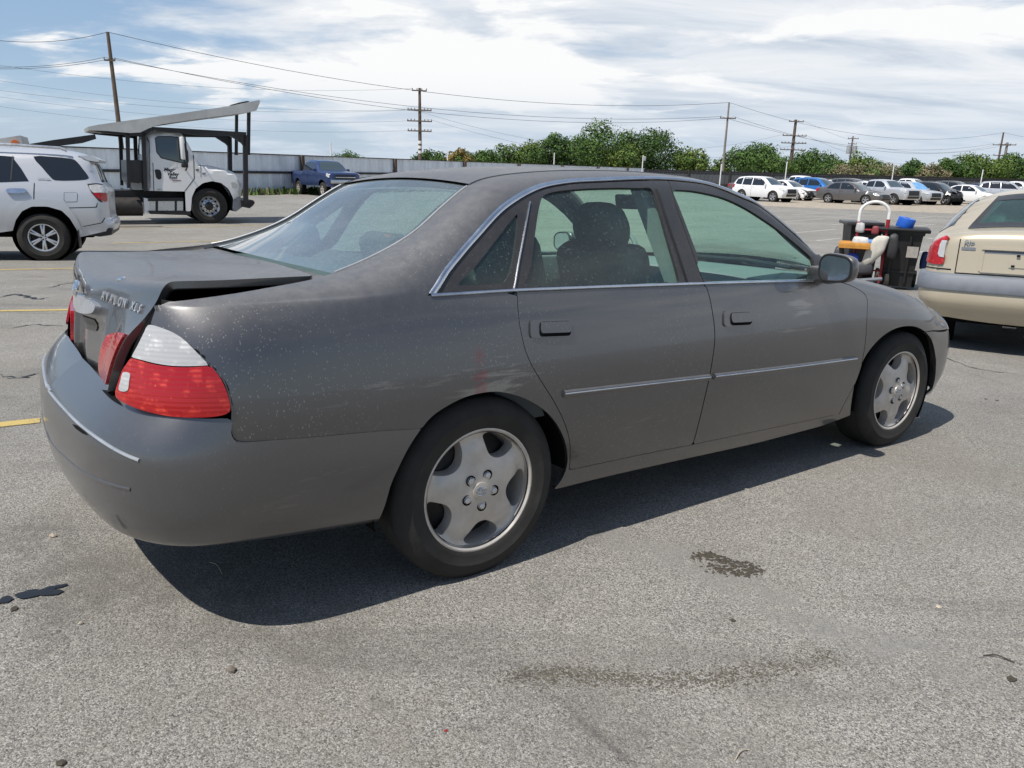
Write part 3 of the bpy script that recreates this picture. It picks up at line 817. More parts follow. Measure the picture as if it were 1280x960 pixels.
TREES = [
 (540, 189, 46, 118, MD, 'low green tree right of the banded utility pole', .8, 1),
 (575, 185, 30, 116, ['leaf_yellow', 'leaf_mid', 'leaf_yellow'], 'small yellowing tree behind a thin white post', .6, 1),
 (598, 187, 50, 120, MD, 'low green tree between the yellowing tree and the taller hedge', .8, 1),
 (630, 179, 56, 120, MD, 'bushy mid green tree left of the narrow dark tree', .9, 1),
 (662, 177, 50, 121, LT, 'lighter bushy tree just left of the narrow dark tree', .9, 1),
 (695, 166, 42, 118, DK, 'narrow dark green tree with a pointed crown', 1.0, 1),
 (727, 171, 50, 121, MD, 'mid green tree left of the tall airy tree', .9, 1),
 (757, 155, 74, 116, MD, 'tall airy green tree, highest of the tree line', 1.2, 1),
 (784, 180, 46, 114, LT, 'pale green tree in front of the gap between the two tallest trees', .8, 1),
 (818, 160, 80, 118, DK, 'broad dark green tree with a rounded crown left of the slim pole', 1.3, 1),
 (866, 184, 42, 116, LT, 'small yellow green round tree right of the broad dark tree', .8, 1),
 (902, 196, 30, 118, LT, 'low pale bush behind the foot of the slim pale pole', .6, 0),
 (949, 178, 74, 114, MD, 'round green tree between the slim pale pole and the brown pole', 1.2, 1),
 (985, 203, 40, 116, LT, 'low light green bush under the brown pole', .7, 0),
 (1019, 184, 58, 130, DK, 'round very dark tree right of the brown pole', 1.1, 1),
 (1035, 202, 50, 114, MD, 'low mid green bush in front of the very dark tree', .8, 0),
 (1070, 194, 70, 120, ['leaf_light', 'leaf_light', 'leaf_mid'], 'yellow green hedge tree under the distant transformer pole', 1.1, 1),
 (1052, 205, 46, 112, TN, 'dry tan brush left of the thin post', .7, 0),
 (1098, 202, 66, 112, TN, 'wide dry tan brush under the yellow green hedge', .9, 0),
 (1145, 198, 42, 116, DK, 'dark green tree left of the two tan bushes', .9, 1),
 (1168, 203, 36, 112, TN, 'dry tan bush between two dark green trees', .7, 0),
 (1186, 197, 36, 117, DK, 'small dark tree right of the dry tan bush', .8, 1),
 (1222, 192, 80, 118, ['leaf_mid', 'leaf_light', 'leaf_mid'], 'broad bright green tree left of the right edge poles', 1.2, 1),
 (1268, 194, 64, 119, MD, 'mid green tree behind the two right edge poles', 1.0, 1),
 (1312, 190, 60, 119, LT, 'light green tree cut by the right edge of the picture', .9, 1),
 (436, 189.5, 40, 160, MD, 'tiny distant treetop peeping over the corrugated fence', .5, 1),
]
for i, (px, ty, w, dep, mats, label, dn, tr) in enumerate(TREES):
    tree(px, ty, w, dep, mats, label, 100+i, dn, 'tree' if tr else 'bush', trunk=bool(tr), leaf=.33 if tr else .28)

# weeds along the foot of the corrugated fence
def weeds():
    r = np.random.default_rng(3); V = []; F = []; MI = []
    A = np.array((-24.4, 27.0)); B = np.array(FC); d = (B-A)/np.linalg.norm(B-A); q = np.array([d[1], -d[0]])
    for k in range(2600):
        s = r.random()**1.4*48; p = A+d*s+q*(.25+abs(r.normal())*.35); h = r.uniform(.08, .45)*(1 if math.sin(s*1.3)+math.sin(s*.37) > -.4 else .3)
        a = r.uniform(0, PI); u = np.array([math.cos(a), math.sin(a)])*r.uniform(.04, .13); le = r.normal(size=2)*.1
        b0 = len(V); V += [(p[0]-u[0], p[1]-u[1], 0), (p[0]+u[0], p[1]+u[1], 0), (p[0]+u[0]*.4+le[0], p[1]+u[1]*.4+le[1], h), (p[0]-u[0]*.4+le[0], p[1]-u[1]*.4+le[1], h)]
        F.append((b0, b0+1, b0+2, b0+3)); MI.append(int(r.random() < .45))
    o = mesh_obj('weeds', V, F, None, smooth=False, mats=[M['leaf_mid'], M['leaf_tan']], midx=MI); tag(o, 'green and dry weeds along the foot of the corrugated fence', 'weeds', kind='stuff')
weeds()
# ------------------------------------------------------------------ lofted body surfaces
def pchip(x, y, q):
    """monotone cubic along axis 0; y: (n, k)"""
    x = np.asarray(x, float); h = np.diff(x); d = np.diff(y, axis=0)/h[:, None]; n = len(x)
    mm = np.zeros_like(y)
    for i in range(1, n-1):
        w1 = 2*h[i]+h[i-1]; w2 = h[i]+2*h[i-1]
        ok = (d[i-1]*d[i]) > 0
        mm[i] = np.where(ok, (w1+w2)/(w1/np.where(ok, d[i-1], 1)+w2/np.where(ok, d[i], 1)), 0)
    mm[0] = d[0]; mm[-1] = d[-1]
    k = np.clip(np.searchsorted(x, q)-1, 0, n-2); t = ((q-x[k])/h[k])[:, None]; hh = h[k][:, None]
    return (2*t**3-3*t**2+1)*y[k]+(t**3-2*t**2+t)*hh*mm[k]+(-2*t**3+3*t**2)*y[k+1]+(t**3-t**2)*hh*mm[k+1]

def cubic(x, y, q):
    """natural cubic spline along axis 0"""
    x = np.asarray(x, float); n = len(x); h = np.diff(x); A = np.zeros((n, n)); B = np.zeros_like(y); A[0, 0] = A[-1, -1] = 1
    for i in range(1, n-1):
        A[i, i-1] = h[i-1]; A[i, i] = 2*(h[i-1]+h[i]); A[i, i+1] = h[i]
        B[i] = 6*((y[i+1]-y[i])/h[i]-(y[i]-y[i-1])/h[i-1])
    mm = np.linalg.solve(A, B); k = np.clip(np.searchsorted(x, q)-1, 0, n-2)
    a = ((x[k+1]-q)/h[k])[:, None]; b = ((q-x[k])/h[k])[:, None]; hh = h[k][:, None]
    return a*y[k]+b*y[k+1]+((a**3-a)*mm[k]+(b**3-b)*mm[k+1])*hh**2/6

def gblur(A, sig, axis):
    if sig <= 0: return A
    r = int(3*sig)+1; k = np.exp(-.5*(np.arange(-r, r+1)/sig)**2); k /= k.sum()
    A = np.moveaxis(A, axis, 0); n = len(A)
    pre = 2*A[0]-A[1:r+1][::-1]; post = 2*A[-1]-A[n-r-1:n-1][::-1]
    E_ = np.concatenate([pre, A, post]); out = sum(k[i]*E_[i:i+n] for i in range(2*r+1))
    return np.moveaxis(out, 0, axis)

class Net:
    """control grid P[i][j] -> dense smooth surface with chart coordinates (u, v)"""
    def __init__(s, us, vs, P, du=.02, dv=.0125, su=1.5, sv=1.5, post=None):
        P = np.array(P, float); s.u = np.arange(us[0], us[-1]+du*.5, du); s.v = np.arange(vs[0], vs[-1]+dv*.5, dv)
        s.du, s.dv = du, dv
        G = np.stack([cubic(vs, P[i], s.v) if len(vs) > 2 else P[i][0]+(P[i][1]-P[i][0])*((s.v-vs[0])/(vs[1]-vs[0]))[:, None] for i in range(len(us))])
        n, mm, _ = G.shape
        D = pchip(us, G.reshape(n, -1), s.u).reshape(len(s.u), mm, 3)
        s.G = gblur(gblur(D, su, 0), sv, 1)
        if post: post(s)
        a = np.gradient(s.G, axis=0); b = np.gradient(s.G, axis=1); N = np.cross(a, b); N /= (np.linalg.norm(N, axis=2)[..., None]+1e-12)
        s.N = N
    def _bil(s, A, C):
        C = np.atleast_2d(C); fu = np.clip((C[:, 0]-s.u[0])/s.du, 0, len(s.u)-1.001); fv = np.clip((C[:, 1]-s.v[0])/s.dv, 0, len(s.v)-1.001)
        i = fu.astype(int); j = fv.astype(int); a = (fu-i)[:, None]; b = (fv-j)[:, None]
        return A[i, j]*(1-a)*(1-b)+A[i+1, j]*a*(1-b)+A[i, j+1]*(1-a)*b+A[i+1, j+1]*a*b
    def pos(s, C): return s._bil(s.G, C)
    def nrm(s, C):
        N = s._bil(s.N, C); return N/(np.linalg.norm(N, axis=1)[:, None]+1e-12)
    def _refine(s, fn, target, c):
        for _ in range(14):
            e = .004; q = np.array([c, c+[e, 0], c+[0, e]]); f = fn(s.pos(q)); r = f[0]-target
            J = np.stack([(f[1]-f[0])/e, (f[2]-f[0])/e], 1)
            try: st = np.linalg.solve(J+1e-9*np.eye(2), -r)
            except np.linalg.LinAlgError: break
            L = np.linalg.norm(st)
            if L > .06: st *= .06/L
            c = c+st
            c = np.array([min(max(c[0], s.u[0]), s.u[-1]), min(max(c[1], s.v[0]), s.v[-1])])
        return c
    def near(s, fn, target, win=None):
        f = fn(s.G.reshape(-1, 3)); d = ((f-target)**2).sum(1).reshape(s.G.shape[:2])
        if win is not None:
            mk = (s.u[:, None] >= win[0]) & (s.u[:, None] <= win[1]) & (s.v[None, :] >= win[2]) & (s.v[None, :] <= win[3]); d = np.where(mk, d, 1e18)
        i, j = np.unravel_index(np.argmin(d), d.shape)
        return s._refine(fn, np.array(target, float), np.array([s.u[i], s.v[j]]))
    def from_photo(s, pts, win=None): return [s.near(photo, p, win) for p in pts]
    def from_xz(s, pts, win=None): return [s.near(lambda P: P[:, [0, 2]], p, win) for p in pts]

PC_R, PC_U, PC_F = cam_basis(0.935120817, 0.241664683, 0.0294683729)
PC_C = np.array([-1.34654945, -2.86762565, 1.27858239])
def photo(P):
    """car-frame points -> photo position (used to read measured outlines onto the surfaces)"""
    d = P-PC_C; z = d@PC_F
    z = np.where(z < .05, .05, z)
    return np.stack([640+F_PX*(d@PC_R)/z, 480-F_PX*(d@PC_U)/z], 1)

MIR = np.array([1, -1, 1.0])
def panel(name, mat, parent, net, loops, spacing=.03, off=0.0, thick=.016, sides='R', step=.018, close=True, mats=None):
    """a shell cut from a net: outline loops in chart coordinates, folded inwards at its edge.
    The nets describe the right side (y<0); 'L' mirrors, 'RL' makes both in one mesh."""
    lp = []
    for l in loops:
        l = np.array(l, float); l = resample(np.vstack([l, l[:1]]), step)[:-1]; lp.append(l)
    V, F, idx = fill2d(lp, spacing)
    P = net.pos(V); N = net.nrm(V)
    tri = P[F]; fn = np.cross(tri[:, 1]-tri[:, 0], tri[:, 2]-tri[:, 0]).sum(0)
    # orient outward: on the right side outward has -y (or up)
    if (N*np.array(getattr(net, 'out', (0, -1, .4)))).sum() < 0: N = -N
    if np.einsum('ij,ij->', np.cross(tri[:, 1]-tri[:, 0], tri[:, 2]-tri[:, 0]), N[F[:, 0]]) < 0: F = F[:, ::-1]
    P = P+N*off
    vs = [P]; ns = [N]; fs = [list(map(tuple, F))]
    base = len(P)
    if thick > 0:
        for l in idx:
            n = len(l); A = P[l]; Bn = A-N[l]*thick; tg = np.roll(A, -1, 0)-np.roll(A, 1, 0); sd = np.cross(tg, N[l]); sd /= (np.linalg.norm(sd, axis=1)[:, None]+1e-12)
            # decide the outward in-plane side
            c = P.mean(0)
            vs += [A, Bn]; q = [(base+i, base+n+i, base+n+(i+1) % n, base+(i+1) % n) for i in range(n)]
            Pv = np.vstack([A, Bn]); a, b_, c_, d_ = q[0]
            fs.append(q); ns += [sd, sd]; base += 2*n
    V3 = np.vstack(vs); N3 = np.vstack(ns); FF = [t for g in fs for t in g]
    allv = []; alln = []; allf = []
    for sd in sides:
        b = sum(len(x) for x in allv)
        if sd == 'R': allv.append(V3); alln.append(N3); allf += [tuple(i+b for i in t) for t in FF]
        else: allv.append(V3*MIR); alln.append(N3*MIR); allf += [tuple(i+b for i in t[::-1]) for t in FF]
    return mesh_obj(name, np.vstack(allv), allf, mat, parent, normals=np.vstack(alln))

def ribbon(name, mat, parent, net, line, w, h=.006, sides='R', closed=False, off=0.0, mb=None, smooth_per=5):
    """raised moulding following a chart polyline"""
    C = resample(catmull(line, smooth_per, closed), .02); P = net.pos(C); N = net.nrm(C)
    if (N*np.array([0, -1, .4])).sum() < 0: N = -N
    T_ = np.gradient(P, axis=0); T_ /= (np.linalg.norm(T_, axis=1)[:, None]+1e-12); B_ = np.cross(N, T_)
    prof = [(-.5, -.3), (-.5, .35), (-.3, .9), (0, 1.0), (.3, .9), (.5, .35), (.5, -.3)]
    rings = np.stack([P+B_*w*a+N*(h*b+off) for a, b in prof], 1); n = len(P); k = len(prof)
    for sd in sides:
        R = rings if sd == 'R' else rings*MIR
        v = R.reshape(-1, 3); f = [(i*k+j, (i+1)*k+j, (i+1)*k+j+1, i*k+j+1) for i in range(n-1) for j in range(k-1)]
        f += [tuple(range(k)), tuple((n-1)*k+j for j in range(k-1, -1, -1))]
        mb.raw(v, f)
    return mb

# ------------------------------------------------------------------ the wrecked grey sedan
car = empty('parked_car', mat=Matrix([[*CR[0], CT[0]], [*CR[1], CT[1]], [*CR[2], CT[2]], [0, 0, 0, 1]]))
tag(car, 'dusty dark grey sedan in the foreground with its sprung boot lid gaping open', 'car')

ZR = [.20, .26, .36, .48, .60, .70, .80, .90, .97]
YS = [.835, .856, .880, .898, .905, .902, .888, .866, .840]
def st(x, lower, upper, edge, xs=None):
    """one station: lower rows (y,z), five upper rows, the inner edge; xs: x per row if not constant"""
    rows = list(lower)+list(upper)+[edge]
    return [((xs[i] if xs is not None else x), -y, z) for i, (y, z) in enumerate(rows)]
def lo(ys, zs=ZR): return list(zip(ys, zs))
def mid(a, b, n=5, pw=1.0): return [(a[0]+(b[0]-a[0])*t, a[1]+(b[1]-a[1])*(1-(1-t)**1.6)) for t in [(i+1)/(n+1) for i in range(n)]]
def full(x, top, upper, edge):
    ys = list(YS); ys[-1] = top; return st(x, lo(ys), upper, edge)
S = []; U = []
def add(u, rows): U.append(u); S.append(rows)
def corner(u, ylow, xlow, y4, x4, e):
    """rear corner stations: values at z .60-, .70, .80, .90, .97 and the gutter edge e=(x,y,z)"""
    ys = [ylow]*5+list(y4); xs = [xlow]*5+list(x4); a = (ys[-1], .97); low = lo(ys)
    up = [(a[0]+(e[1]-a[0])*t, .97+(e[2]-.97)*t) for t in (.2, .4, .6, .75, .9)]
    xx = xs+[xs[-1]+(e[0]-xs[-1])*t for t in (.2, .4, .6, .75, .9)]+[e[0]]
    add(u, st(0, low, up, (e[1], e[2]), xx))
corner(-1.22, .50, -1.04, (.50, .50, .50, .50), (-1.055, -1.035, -1.0, -.968), (-.955, .50, .985))
corner(-1.06, .66, -1.01, (.66, .66, .66, .655), (-1.028, -1.01, -.982, -.95), (-.936, .65, .984))
corner(-.95, .775, -.955, (.785, .765, .748, .733), (-.968, -.958, -.940, -.918), (-.906, .722, .983))
corner(-.86, .862, -.865, (.868, .852, .820, .780), (-.865, -.865, -.862, -.858), (-.852, .742, .988))
add(-.75, st(-.75, lo([.832, .853, .876, .893, .898, .896, .883, .858, .812]), [(.800, .977), (.788, .984), (.775, .990), (.763, .9935), (.752, .996)], (.742, .997)))
add(-.60, full(-.6, .826, [(.812, .981), (.797, .991), (.780, .9995), (.763, 1.006), (.746, 1.011)], (.730, 1.014)))
add(-.47, full(-.47, .832, [(.818, .983), (.800, .997), (.778, 1.009), (.752, 1.018), (.725, 1.024)], (.698, 1.028)))
add(-.38, full(-.38, .836, [(.823, .987), (.805, 1.004), (.780, 1.019), (.748, 1.031), (.706, 1.039)], (.650, 1.045)))
add(-.27, full(-.27, .839, [(.826, .992), (.807, 1.014), (.781, 1.036), (.747, 1.055), (.695, 1.069)], (.622, 1.078)))
add(-.10, full(-.10, .840, [(.822, 1.010), (.797, 1.052), (.765, 1.092), (.722, 1.124), (.665, 1.142)], (.588, 1.150)))
add(.05, full(.05, .840, [(.813, 1.032), (.777, 1.100), (.735, 1.163), (.685, 1.211), (.628, 1.238)], (.553, 1.250)))
add(.20, full(.20, .840, [(.805, 1.050), (.762, 1.140), (.716, 1.226), (.664, 1.287), (.604, 1.318)], (.525, 1.333)))
add(.40, full(.40, .840, [(.804, 1.055), (.757, 1.155), (.707, 1.250), (.655, 1.318), (.596, 1.350)], (.518, 1.366)))
add(.65, full(.65, .840, [(.803, 1.058), (.753, 1.163), (.701, 1.263), (.648, 1.338), (.592, 1.369)], (.515, 1.385)))
add(1.00, full(1.0, .840, [(.803, 1.060), (.750, 1.168), (.696, 1.270), (.642, 1.348), (.588, 1.379)], (.515, 1.394)))
add(1.30, full(1.3, .840, [(.803, 1.058), (.752, 1.163), (.699, 1.262), (.646, 1.338), (.592, 1.370)], (.515, 1.386)))
add(1.52, full(1.52, .840, [(.807, 1.048), (.762, 1.142), (.718, 1.226), (.670, 1.300), (.620, 1.330)], (.545, 1.345)))
add(1.74, full(1.74, .841, [(.818, 1.024), (.792, 1.082), (.763, 1.138), (.733, 1.188), (.688, 1.219)], (.615, 1.232)))
add(1.90, full(1.90, .843, [(.829, 1.000), (.816, 1.028), (.802, 1.056), (.785, 1.080), (.744, 1.102)], (.668, 1.112)))
add(2.05, full(2.05, .842, [(.834, .982), (.826, .994), (.815, 1.004), (.800, 1.012), (.764, 1.020)], (.705, 1.024)))
add(2.25, st(2.25, lo([.835, .856, .880, .898, .905, .902, .889, .868, .838], [.20, .26, .36, .48, .60, .70, .795, .875, .918]), [(.822, .928), (.805, .935), (.785, .940), (.764, .944), (.742, .947)], (.72, .949)))
add(2.50, st(2.50, lo([.838, .858, .880, .898, .907, .906, .894, .874, .845], [.20, .26, .36, .48, .59, .68, .765, .835, .870]), [(.830, .880), (.814, .888), (.796, .894), (.777, .899), (.757, .902)], (.737, .905)))
add(2.75, st(2.75, lo([.840, .858, .880, .898, .908, .908, .898, .879, .852], [.20, .26, .35, .46, .565, .65, .725, .785, .818]), [(.838, .828), (.823, .837), (.806, .844), (.788, .850), (.767, .855)], (.745, .859)))
add(2.95, st(2.95, lo([.838, .856, .878, .893, .902, .902, .891, .872, .846], [.20, .26, .34, .44, .54, .615, .683, .735, .765]), [(.832, .775), (.817, .784), (.800, .791), (.782, .797), (.762, .802)], (.742, .806)))
add(3.12, st(3.12, lo([.822, .842, .862, .874, .880, .877, .866, .846, .820], [.20, .26, .33, .42, .505, .57, .63, .680, .708]), [(.806, .718), (.791, .727), (.775, .734), (.757, .741), (.737, .747)], (.715, .752)))
add(3.28, st(3.29, lo([.80, .82, .842, .852, .856, .852, .842, .822, .796], [.20, .26, .33, .41, .485, .545, .595, .637, .662]), [(.782, .671), (.768, .680), (.752, .688), (.734, .695), (.714, .701)], (.692, .706)))
def nose(u, y, x0, dz=0):
    ys = [y-.035, y-.02, y-.007, y-.001, y, y-.003, y-.012, y-.03, y-.05]; xs = [x0-.035, x0-.018, x0-.004, x0, x0-.002, x0-.014, x0-.035, x0-.06, x0-.075]+[x0-.085, x0-.095, x0-.105, x0-.115, x0-.125, x0-.135]
    ys = [max(0, q) for q in ys]
    up = [(max(0, y-d), z) for d, z in ((.062, .625+dz), (.074, .634+dz), (.088, .642+dz), (.104, .649+dz), (.122, .655+dz))]
    add(u, st(0, lo(ys, [.20, .26, .33, .40, .47, .525, .57, .597+dz, .616+dz]), up, (max(0, y-.14), .660+dz), xs))
nose(3.44, .775, 3.455); nose(3.62, .60, 3.565, -.01); nose(3.95, .26, 3.64, -.02); nose(4.17, .0, 3.655, -.02)
VS = [.1*i for i in range(15)]
BODY = Net(U, VS, S, su=1.6, sv=1.2)
EDGE = 1.395
ph = BODY.from_photo

# measured outlines --------------------------------------------------
tip = (538, 369)
chrome_up = [tip, (549, 352), (560, 335), (578, 313), (600, 288), (620, 266), (640, 250), (660, 238.5), (680, 231), (710, 226), (745, 224), (785, 222.5), (830, 222.5), (860, 225), (880, 228), (905, 235.5), (930, 246), (955, 261), (980, 280), (1003, 302), (1019, 320), (1024, 345)]
belt = [tip, (580, 366.5), (645, 362.5), (700, 360.3), (760, 358), (820, 356), (880, 354), (950, 352), (1024, 350)]
W_SIDE = (-.5, 2.4, .0, 1.36)
CU = ph(chrome_up, W_SIDE); BL = ph(belt, W_SIDE)
rd_seam = [(646, 365), (647, 385), (648.5, 402), (652, 420), (656, 437), (663, 454), (672, 470), (684, 489), (697, 511), (705, 528), (711, 548), (712.5, 568), (711, 588)]
fd_seam = [(882, 355.5), (887, 372), (890.5, 390), (893, 408), (893.5, 425), (890.5, 450), (886, 475), (880, 501), (873, 530), (866, 556)]
ff_seam = [(1034, 352), (1070, 360), (1083, 371), (1084, 390), (1083, 412), (1080, 440), (1075, 462), (1066, 485), (1055, 505), (1049, 518)]
rocker = [(711, 588), (760, 577.5), (810, 567), (866, 556), (930, 542.5), (1000, 528), (1049, 517.5)]
rocker_low = [(1063, 519), (1020, 536), (950, 553), (870, 570.5), (800, 586), (740, 600), (692, 612)]
rarch = [(692, 612), (703, 598), (709, 581), (709, 565), (705, 548), (696, 530), (683, 515), (665, 502.5), (645, 494), (622, 489.5), (600, 491.5), (580, 497), (560, 507), (540, 520.5), (526, 537)]
farch = [(1063, 519), (1066, 492), (1071, 470), (1080, 449), (1091, 433), (1104, 420), (1118, 411.5), (1132, 408), (1146, 409), (1157, 415)]
RD = ph(rd_seam, W_SIDE); FD = ph(fd_seam, W_SIDE); FS = ph(ff_seam, (1.7, 2.6, 0, 1.3)); RK = ph(rocker, W_SIDE); RKL = ph(rocker_low, W_SIDE); RA = ph(rarch, W_SIDE)
FA_ = ph(farch, (2.0, 3.3, 0, 1.2))
lampout = [(297, 553), (290, 543), (289, 521), (289.5, 515), (285, 492), (277, 473), (261.5, 456.5), (252, 446), (235, 432.5), (213, 417.5), (187.5, 407.5)]
LW = (-1.22, -.5, .3, 1.39)
LO = ph(lampout, LW)
bseam = [(526, 536), (480, 538.5), (400, 545.5), (340, 550), (303, 553)]
BS = ph(bseam, (-1.0, 0, 0, 1.2))
def sm(pts, per=4): return list(catmull(pts, per))
def gap(loop, d):
    """shrink a chart outline by d (door gaps)"""
    l = resample(np.vstack([loop, loop[:1]]), .012)[:-1]
    a = np.roll(l, 1, 0); b = np.roll(l, -1, 0); t = b-a; t /= (np.linalg.norm(t, axis=1)[:, None]+1e-9)
    ar = .5*np.sum(l[:, 0]*np.roll(l[:, 1], -1)-np.roll(l[:, 0], -1)*l[:, 1]); q = np.stack([-t[:, 1], t[:, 0]], 1)*(1 if ar > 0 else -1)
    return l+q*d
u_edge_front = 2.22
edge_row = [np.array([u, EDGE]) for u in np.arange(-.935, u_edge_front, .03)]
ring = sm(LO)+edge_row+[np.array([2.2, 1.25]), np.array([2.10, 1.0]), np.array([2.0, .865]), np.array([1.945, .805])]
cu_body = [c for c in CU]
ring += [c+np.array([.012, .002]) for c in sm(cu_body)[::-1]][2:-3]
tip_c = np.array(CU[0])+np.array([-.012, 0])
ring += [tip_c]+[np.array(c)+np.array([0, -.006]) for c in sm([BL[0], BL[1], BL[2]])][:-1]
ring += sm(RD)[1:]+sm(RK)[1:]
ring += sm(RKL)+sm(RA)[1:]+sm(BS)[1:]
panel('body_shell', M['car_paint'], car, BODY, [ring], sides='RL', spacing=.028)

# fender: door seam, arch, headlamp edge, bonnet line
headl = [(1187.5, 411), (1184, 400), (1177, 389), (1168, 380.5), (1158, 373), (1147, 368)]
HL = ph(headl, (2.6, 3.6, .6, 1.39))
fend = sm(FS)+[FA_[0]]+sm(FA_)+[ph([(1185, 411)], (2.6, 3.6, .3, 1.3))[0]]+sm(HL)+[np.array([u, EDGE]) for u in np.arange(2.95, 2.25, -.03)]+[np.array([2.2, 1.2]), np.array([2.12, .95])]
panel('fender', M['car_paint'], car, BODY, [gap(np.array(fend), .0018)], sides='R')
panel('fender', M['car_paint'], car, BODY, [gap(np.array(fend), .0018)], sides='L')
# front bumper cover, wraps to the centre on both sides
fb_low = [(1163, 489), (1168, 487)]
a0 = FA_[-1]
bl_ = [a0, ph([(1185, 413)], (2.6, 3.6, .3, 1.3))[0]]
fb = [np.array(a0), np.array(bl_[1])]+[np.array([u, .72]) for u in np.arange(3.45, 4.16, .06)]+[np.array([4.165, .72]), np.array([4.165, .02])]
fb += [np.array([u, .02]) for u in np.arange(4.1, 3.12, -.06)]+ph([(1165, 487), (1169.5, 465), (1170, 450), (1168, 437), (1164, 424)], (2.7, 3.4, 0, 1.0))
panel('front_bumper', M['bumper_paint'], car, BODY, [gap(np.array(fb), .002)], sides='RL')
hl = [np.array(bl_[1])]+sm(HL)+[np.array([u, EDGE]) for u in (3.0, 3.1, 3.2, 3.3, 3.4, 3.5, 3.6)]+[np.array([3.62, .74])]+[np.array([u, .74]) for u in (3.55, 3.5, 3.46)]
for sd in 'RL': panel('headlamp', M['lamp_yellowed'], car, BODY, [gap(np.array(hl), .003)], sides=sd, off=-.002, thick=.03)
for sd in 'RL': ribbon('', None, car, BODY, HL, .012, .004, sd, mb=(hb := MB())); hb.build('headlamp_trim', M['chrome_dull'], car)

# doors: skins below the belt
MOLD = ph([(704, 492.5), (760, 486), (820, 479), (886, 471.5)], W_SIDE); MOLDF = ph([(892, 470.8), (950, 464), (1010, 456.5), (1069, 448.5)], W_SIDE)
bl_low = [np.array(c)+np.array([0, -.008]) for c in BL]
i_split = 6
rdoor = sm([c for c in bl_low[2:7]])+sm(FD)[1:]+sm([RK[3], RK[2], RK[1], RK[0]])[1:]+sm(RD)[::-1][1:-1]
fdoor = sm([c for c in bl_low[6:]])+sm(FS)[1:]+sm([RK[6], RK[5], RK[4], RK[3]])[1:]+sm(FD)[::-1][1:-1]
def placed(name, mat, parent, net, pts, off, thick, sides):
    return panel(name, mat, parent, net, [gap(catmull(net.from_photo(pts, W_SIDE), 4, True), 0)], off=off, thick=thick, spacing=.02, sides=sides, step=.008)
def rrect(x0, y0, x1, y1, r, sk=0.0):
    """rounded four-sided outline in photo positions; sk: rise from left to right"""
    out = []
    for cx, cy, a in ((x1-r, y0+r, -90), (x1-r, y1-r, 0), (x0+r, y1-r, 90), (x0+r, y0+r, 180)):
        for k in range(4):
            t = R_(a+30*k); px = cx+r*math.cos(t); out.append((px, cy+r*math.sin(t)+sk*(px-x0)/(x1-x0)))
    return out
win_frames = {}
for sd in 'RL':
    for kind, loop, mold in (('rear', rdoor, MOLD), ('front', fdoor, MOLDF)):
        d = panel('door', M['car_paint'], car, BODY, [gap(np.array(loop), .0026)], sides=sd)
        mb = MB(); ribbon('', None, d, BODY, mold, .026, .010, sd, mb=mb); mb.build('side_moulding', M['car_paint'], d)
        mb = MB(); ribbon('', None, d, BODY, [np.array(c)+np.array([0, .003]) for c in mold], .008, .0135, sd, mb=mb); mb.build('moulding_strip', M['chrome_dull'], d)
        hx = (662, 400.5, 713, 422.5, -2.0) if kind == 'rear' else (904, 389.0, 939, 408.5, -1.6)
        x0, y0, x1, y1, sk = hx
        h = placed('handle', M['bumper_paint'], d, BODY, rrect(x0, y0, x1, y1, 4, sk), .006, .008, sd)
        w = x1-x0
        placed('handle_recess', M['dark'], h, BODY, rrect(x0+.22*w, y0+2, x1-1, y1-1.5, 4, sk*.7), .0085, .004, sd)
        placed('handle_flap', M['car_paint'], h, BODY, rrect(x0+.23*w, y0+2.5, x1-1.5, y0+.74*(y1-y0), 3, sk*.7), .012, .008, sd)

# window frames, glass, chrome
inner_top = [np.array(c)+np.array([.0, -.012]) for c in CU]
def shift_in(curve, d):
    c = np.array(curve); t = np.gradient(c, axis=0); t /= (np.linalg.norm(t, axis=1)[:, None]+1e-9); return c+np.stack([t[:, 1], -t[:, 0]], 1)*d
top = sm(CU); top_in = shift_in(top, .010)
bel = sm(BL); bel_in = [np.array(c)+np.array([0, .004]) for c in bel]
qg = ph([(573.5, 355.5), (590, 338), (612, 311), (632, 285), (645, 269), (648, 268), (647.5, 285), (645, 305), (642, 325), (637, 343), (631, 352), (622, 355), (600, 355.5)], W_SIDE)
rg = ph([(661.5, 357.2), (664, 338), (668, 305), (673, 268), (677.5, 248), (683, 242), (697, 238.2), (720, 235.8), (762, 234), (800, 234.3), (815.5, 235.6), (827, 268), (838, 307), (850, 350.5), (847, 352.8), (800, 354), (740, 355.8)], W_SIDE)
fg = ph([(884.5, 350), (874, 322), (862, 290), (849, 256), (842.5, 238), (855, 236.8), (871, 238.4), (891, 242.5), (911.5, 249), (932, 259), (952, 271.5), (973, 286), (993, 302), (1007, 314), (1015, 322.5), (1019.5, 338), (1021, 349)], W_SIDE)
sp = ph([(833.5, 222.5), (845, 254), (858, 291), (871, 328), (881.5, 354)], W_SIDE)
us_split = sp
def cut(curve, u0, u1): return [c for c in curve if u0 <= c[0] <= u1]
sp0, sp1 = sp[0], sp[-1]
rear_frame = [np.array(bel_in[0])+np.array([.02, .004])]+[c for c in top_in[2:] if c[0] < sp0[0]-.002]+sm(sp)+[c for c in bel_in[::-1] if bel_in[0][0]+.03 < c[0] < sp1[0]-.002]
front_frame = sm(sp)[::-1]+[c for c in top_in if c[0] > sp0[0]+.002]+[c for c in bel_in[::-1] if c[0] > sp1[0]+.002]
def rnd(l): return catmull(l, 3, True)
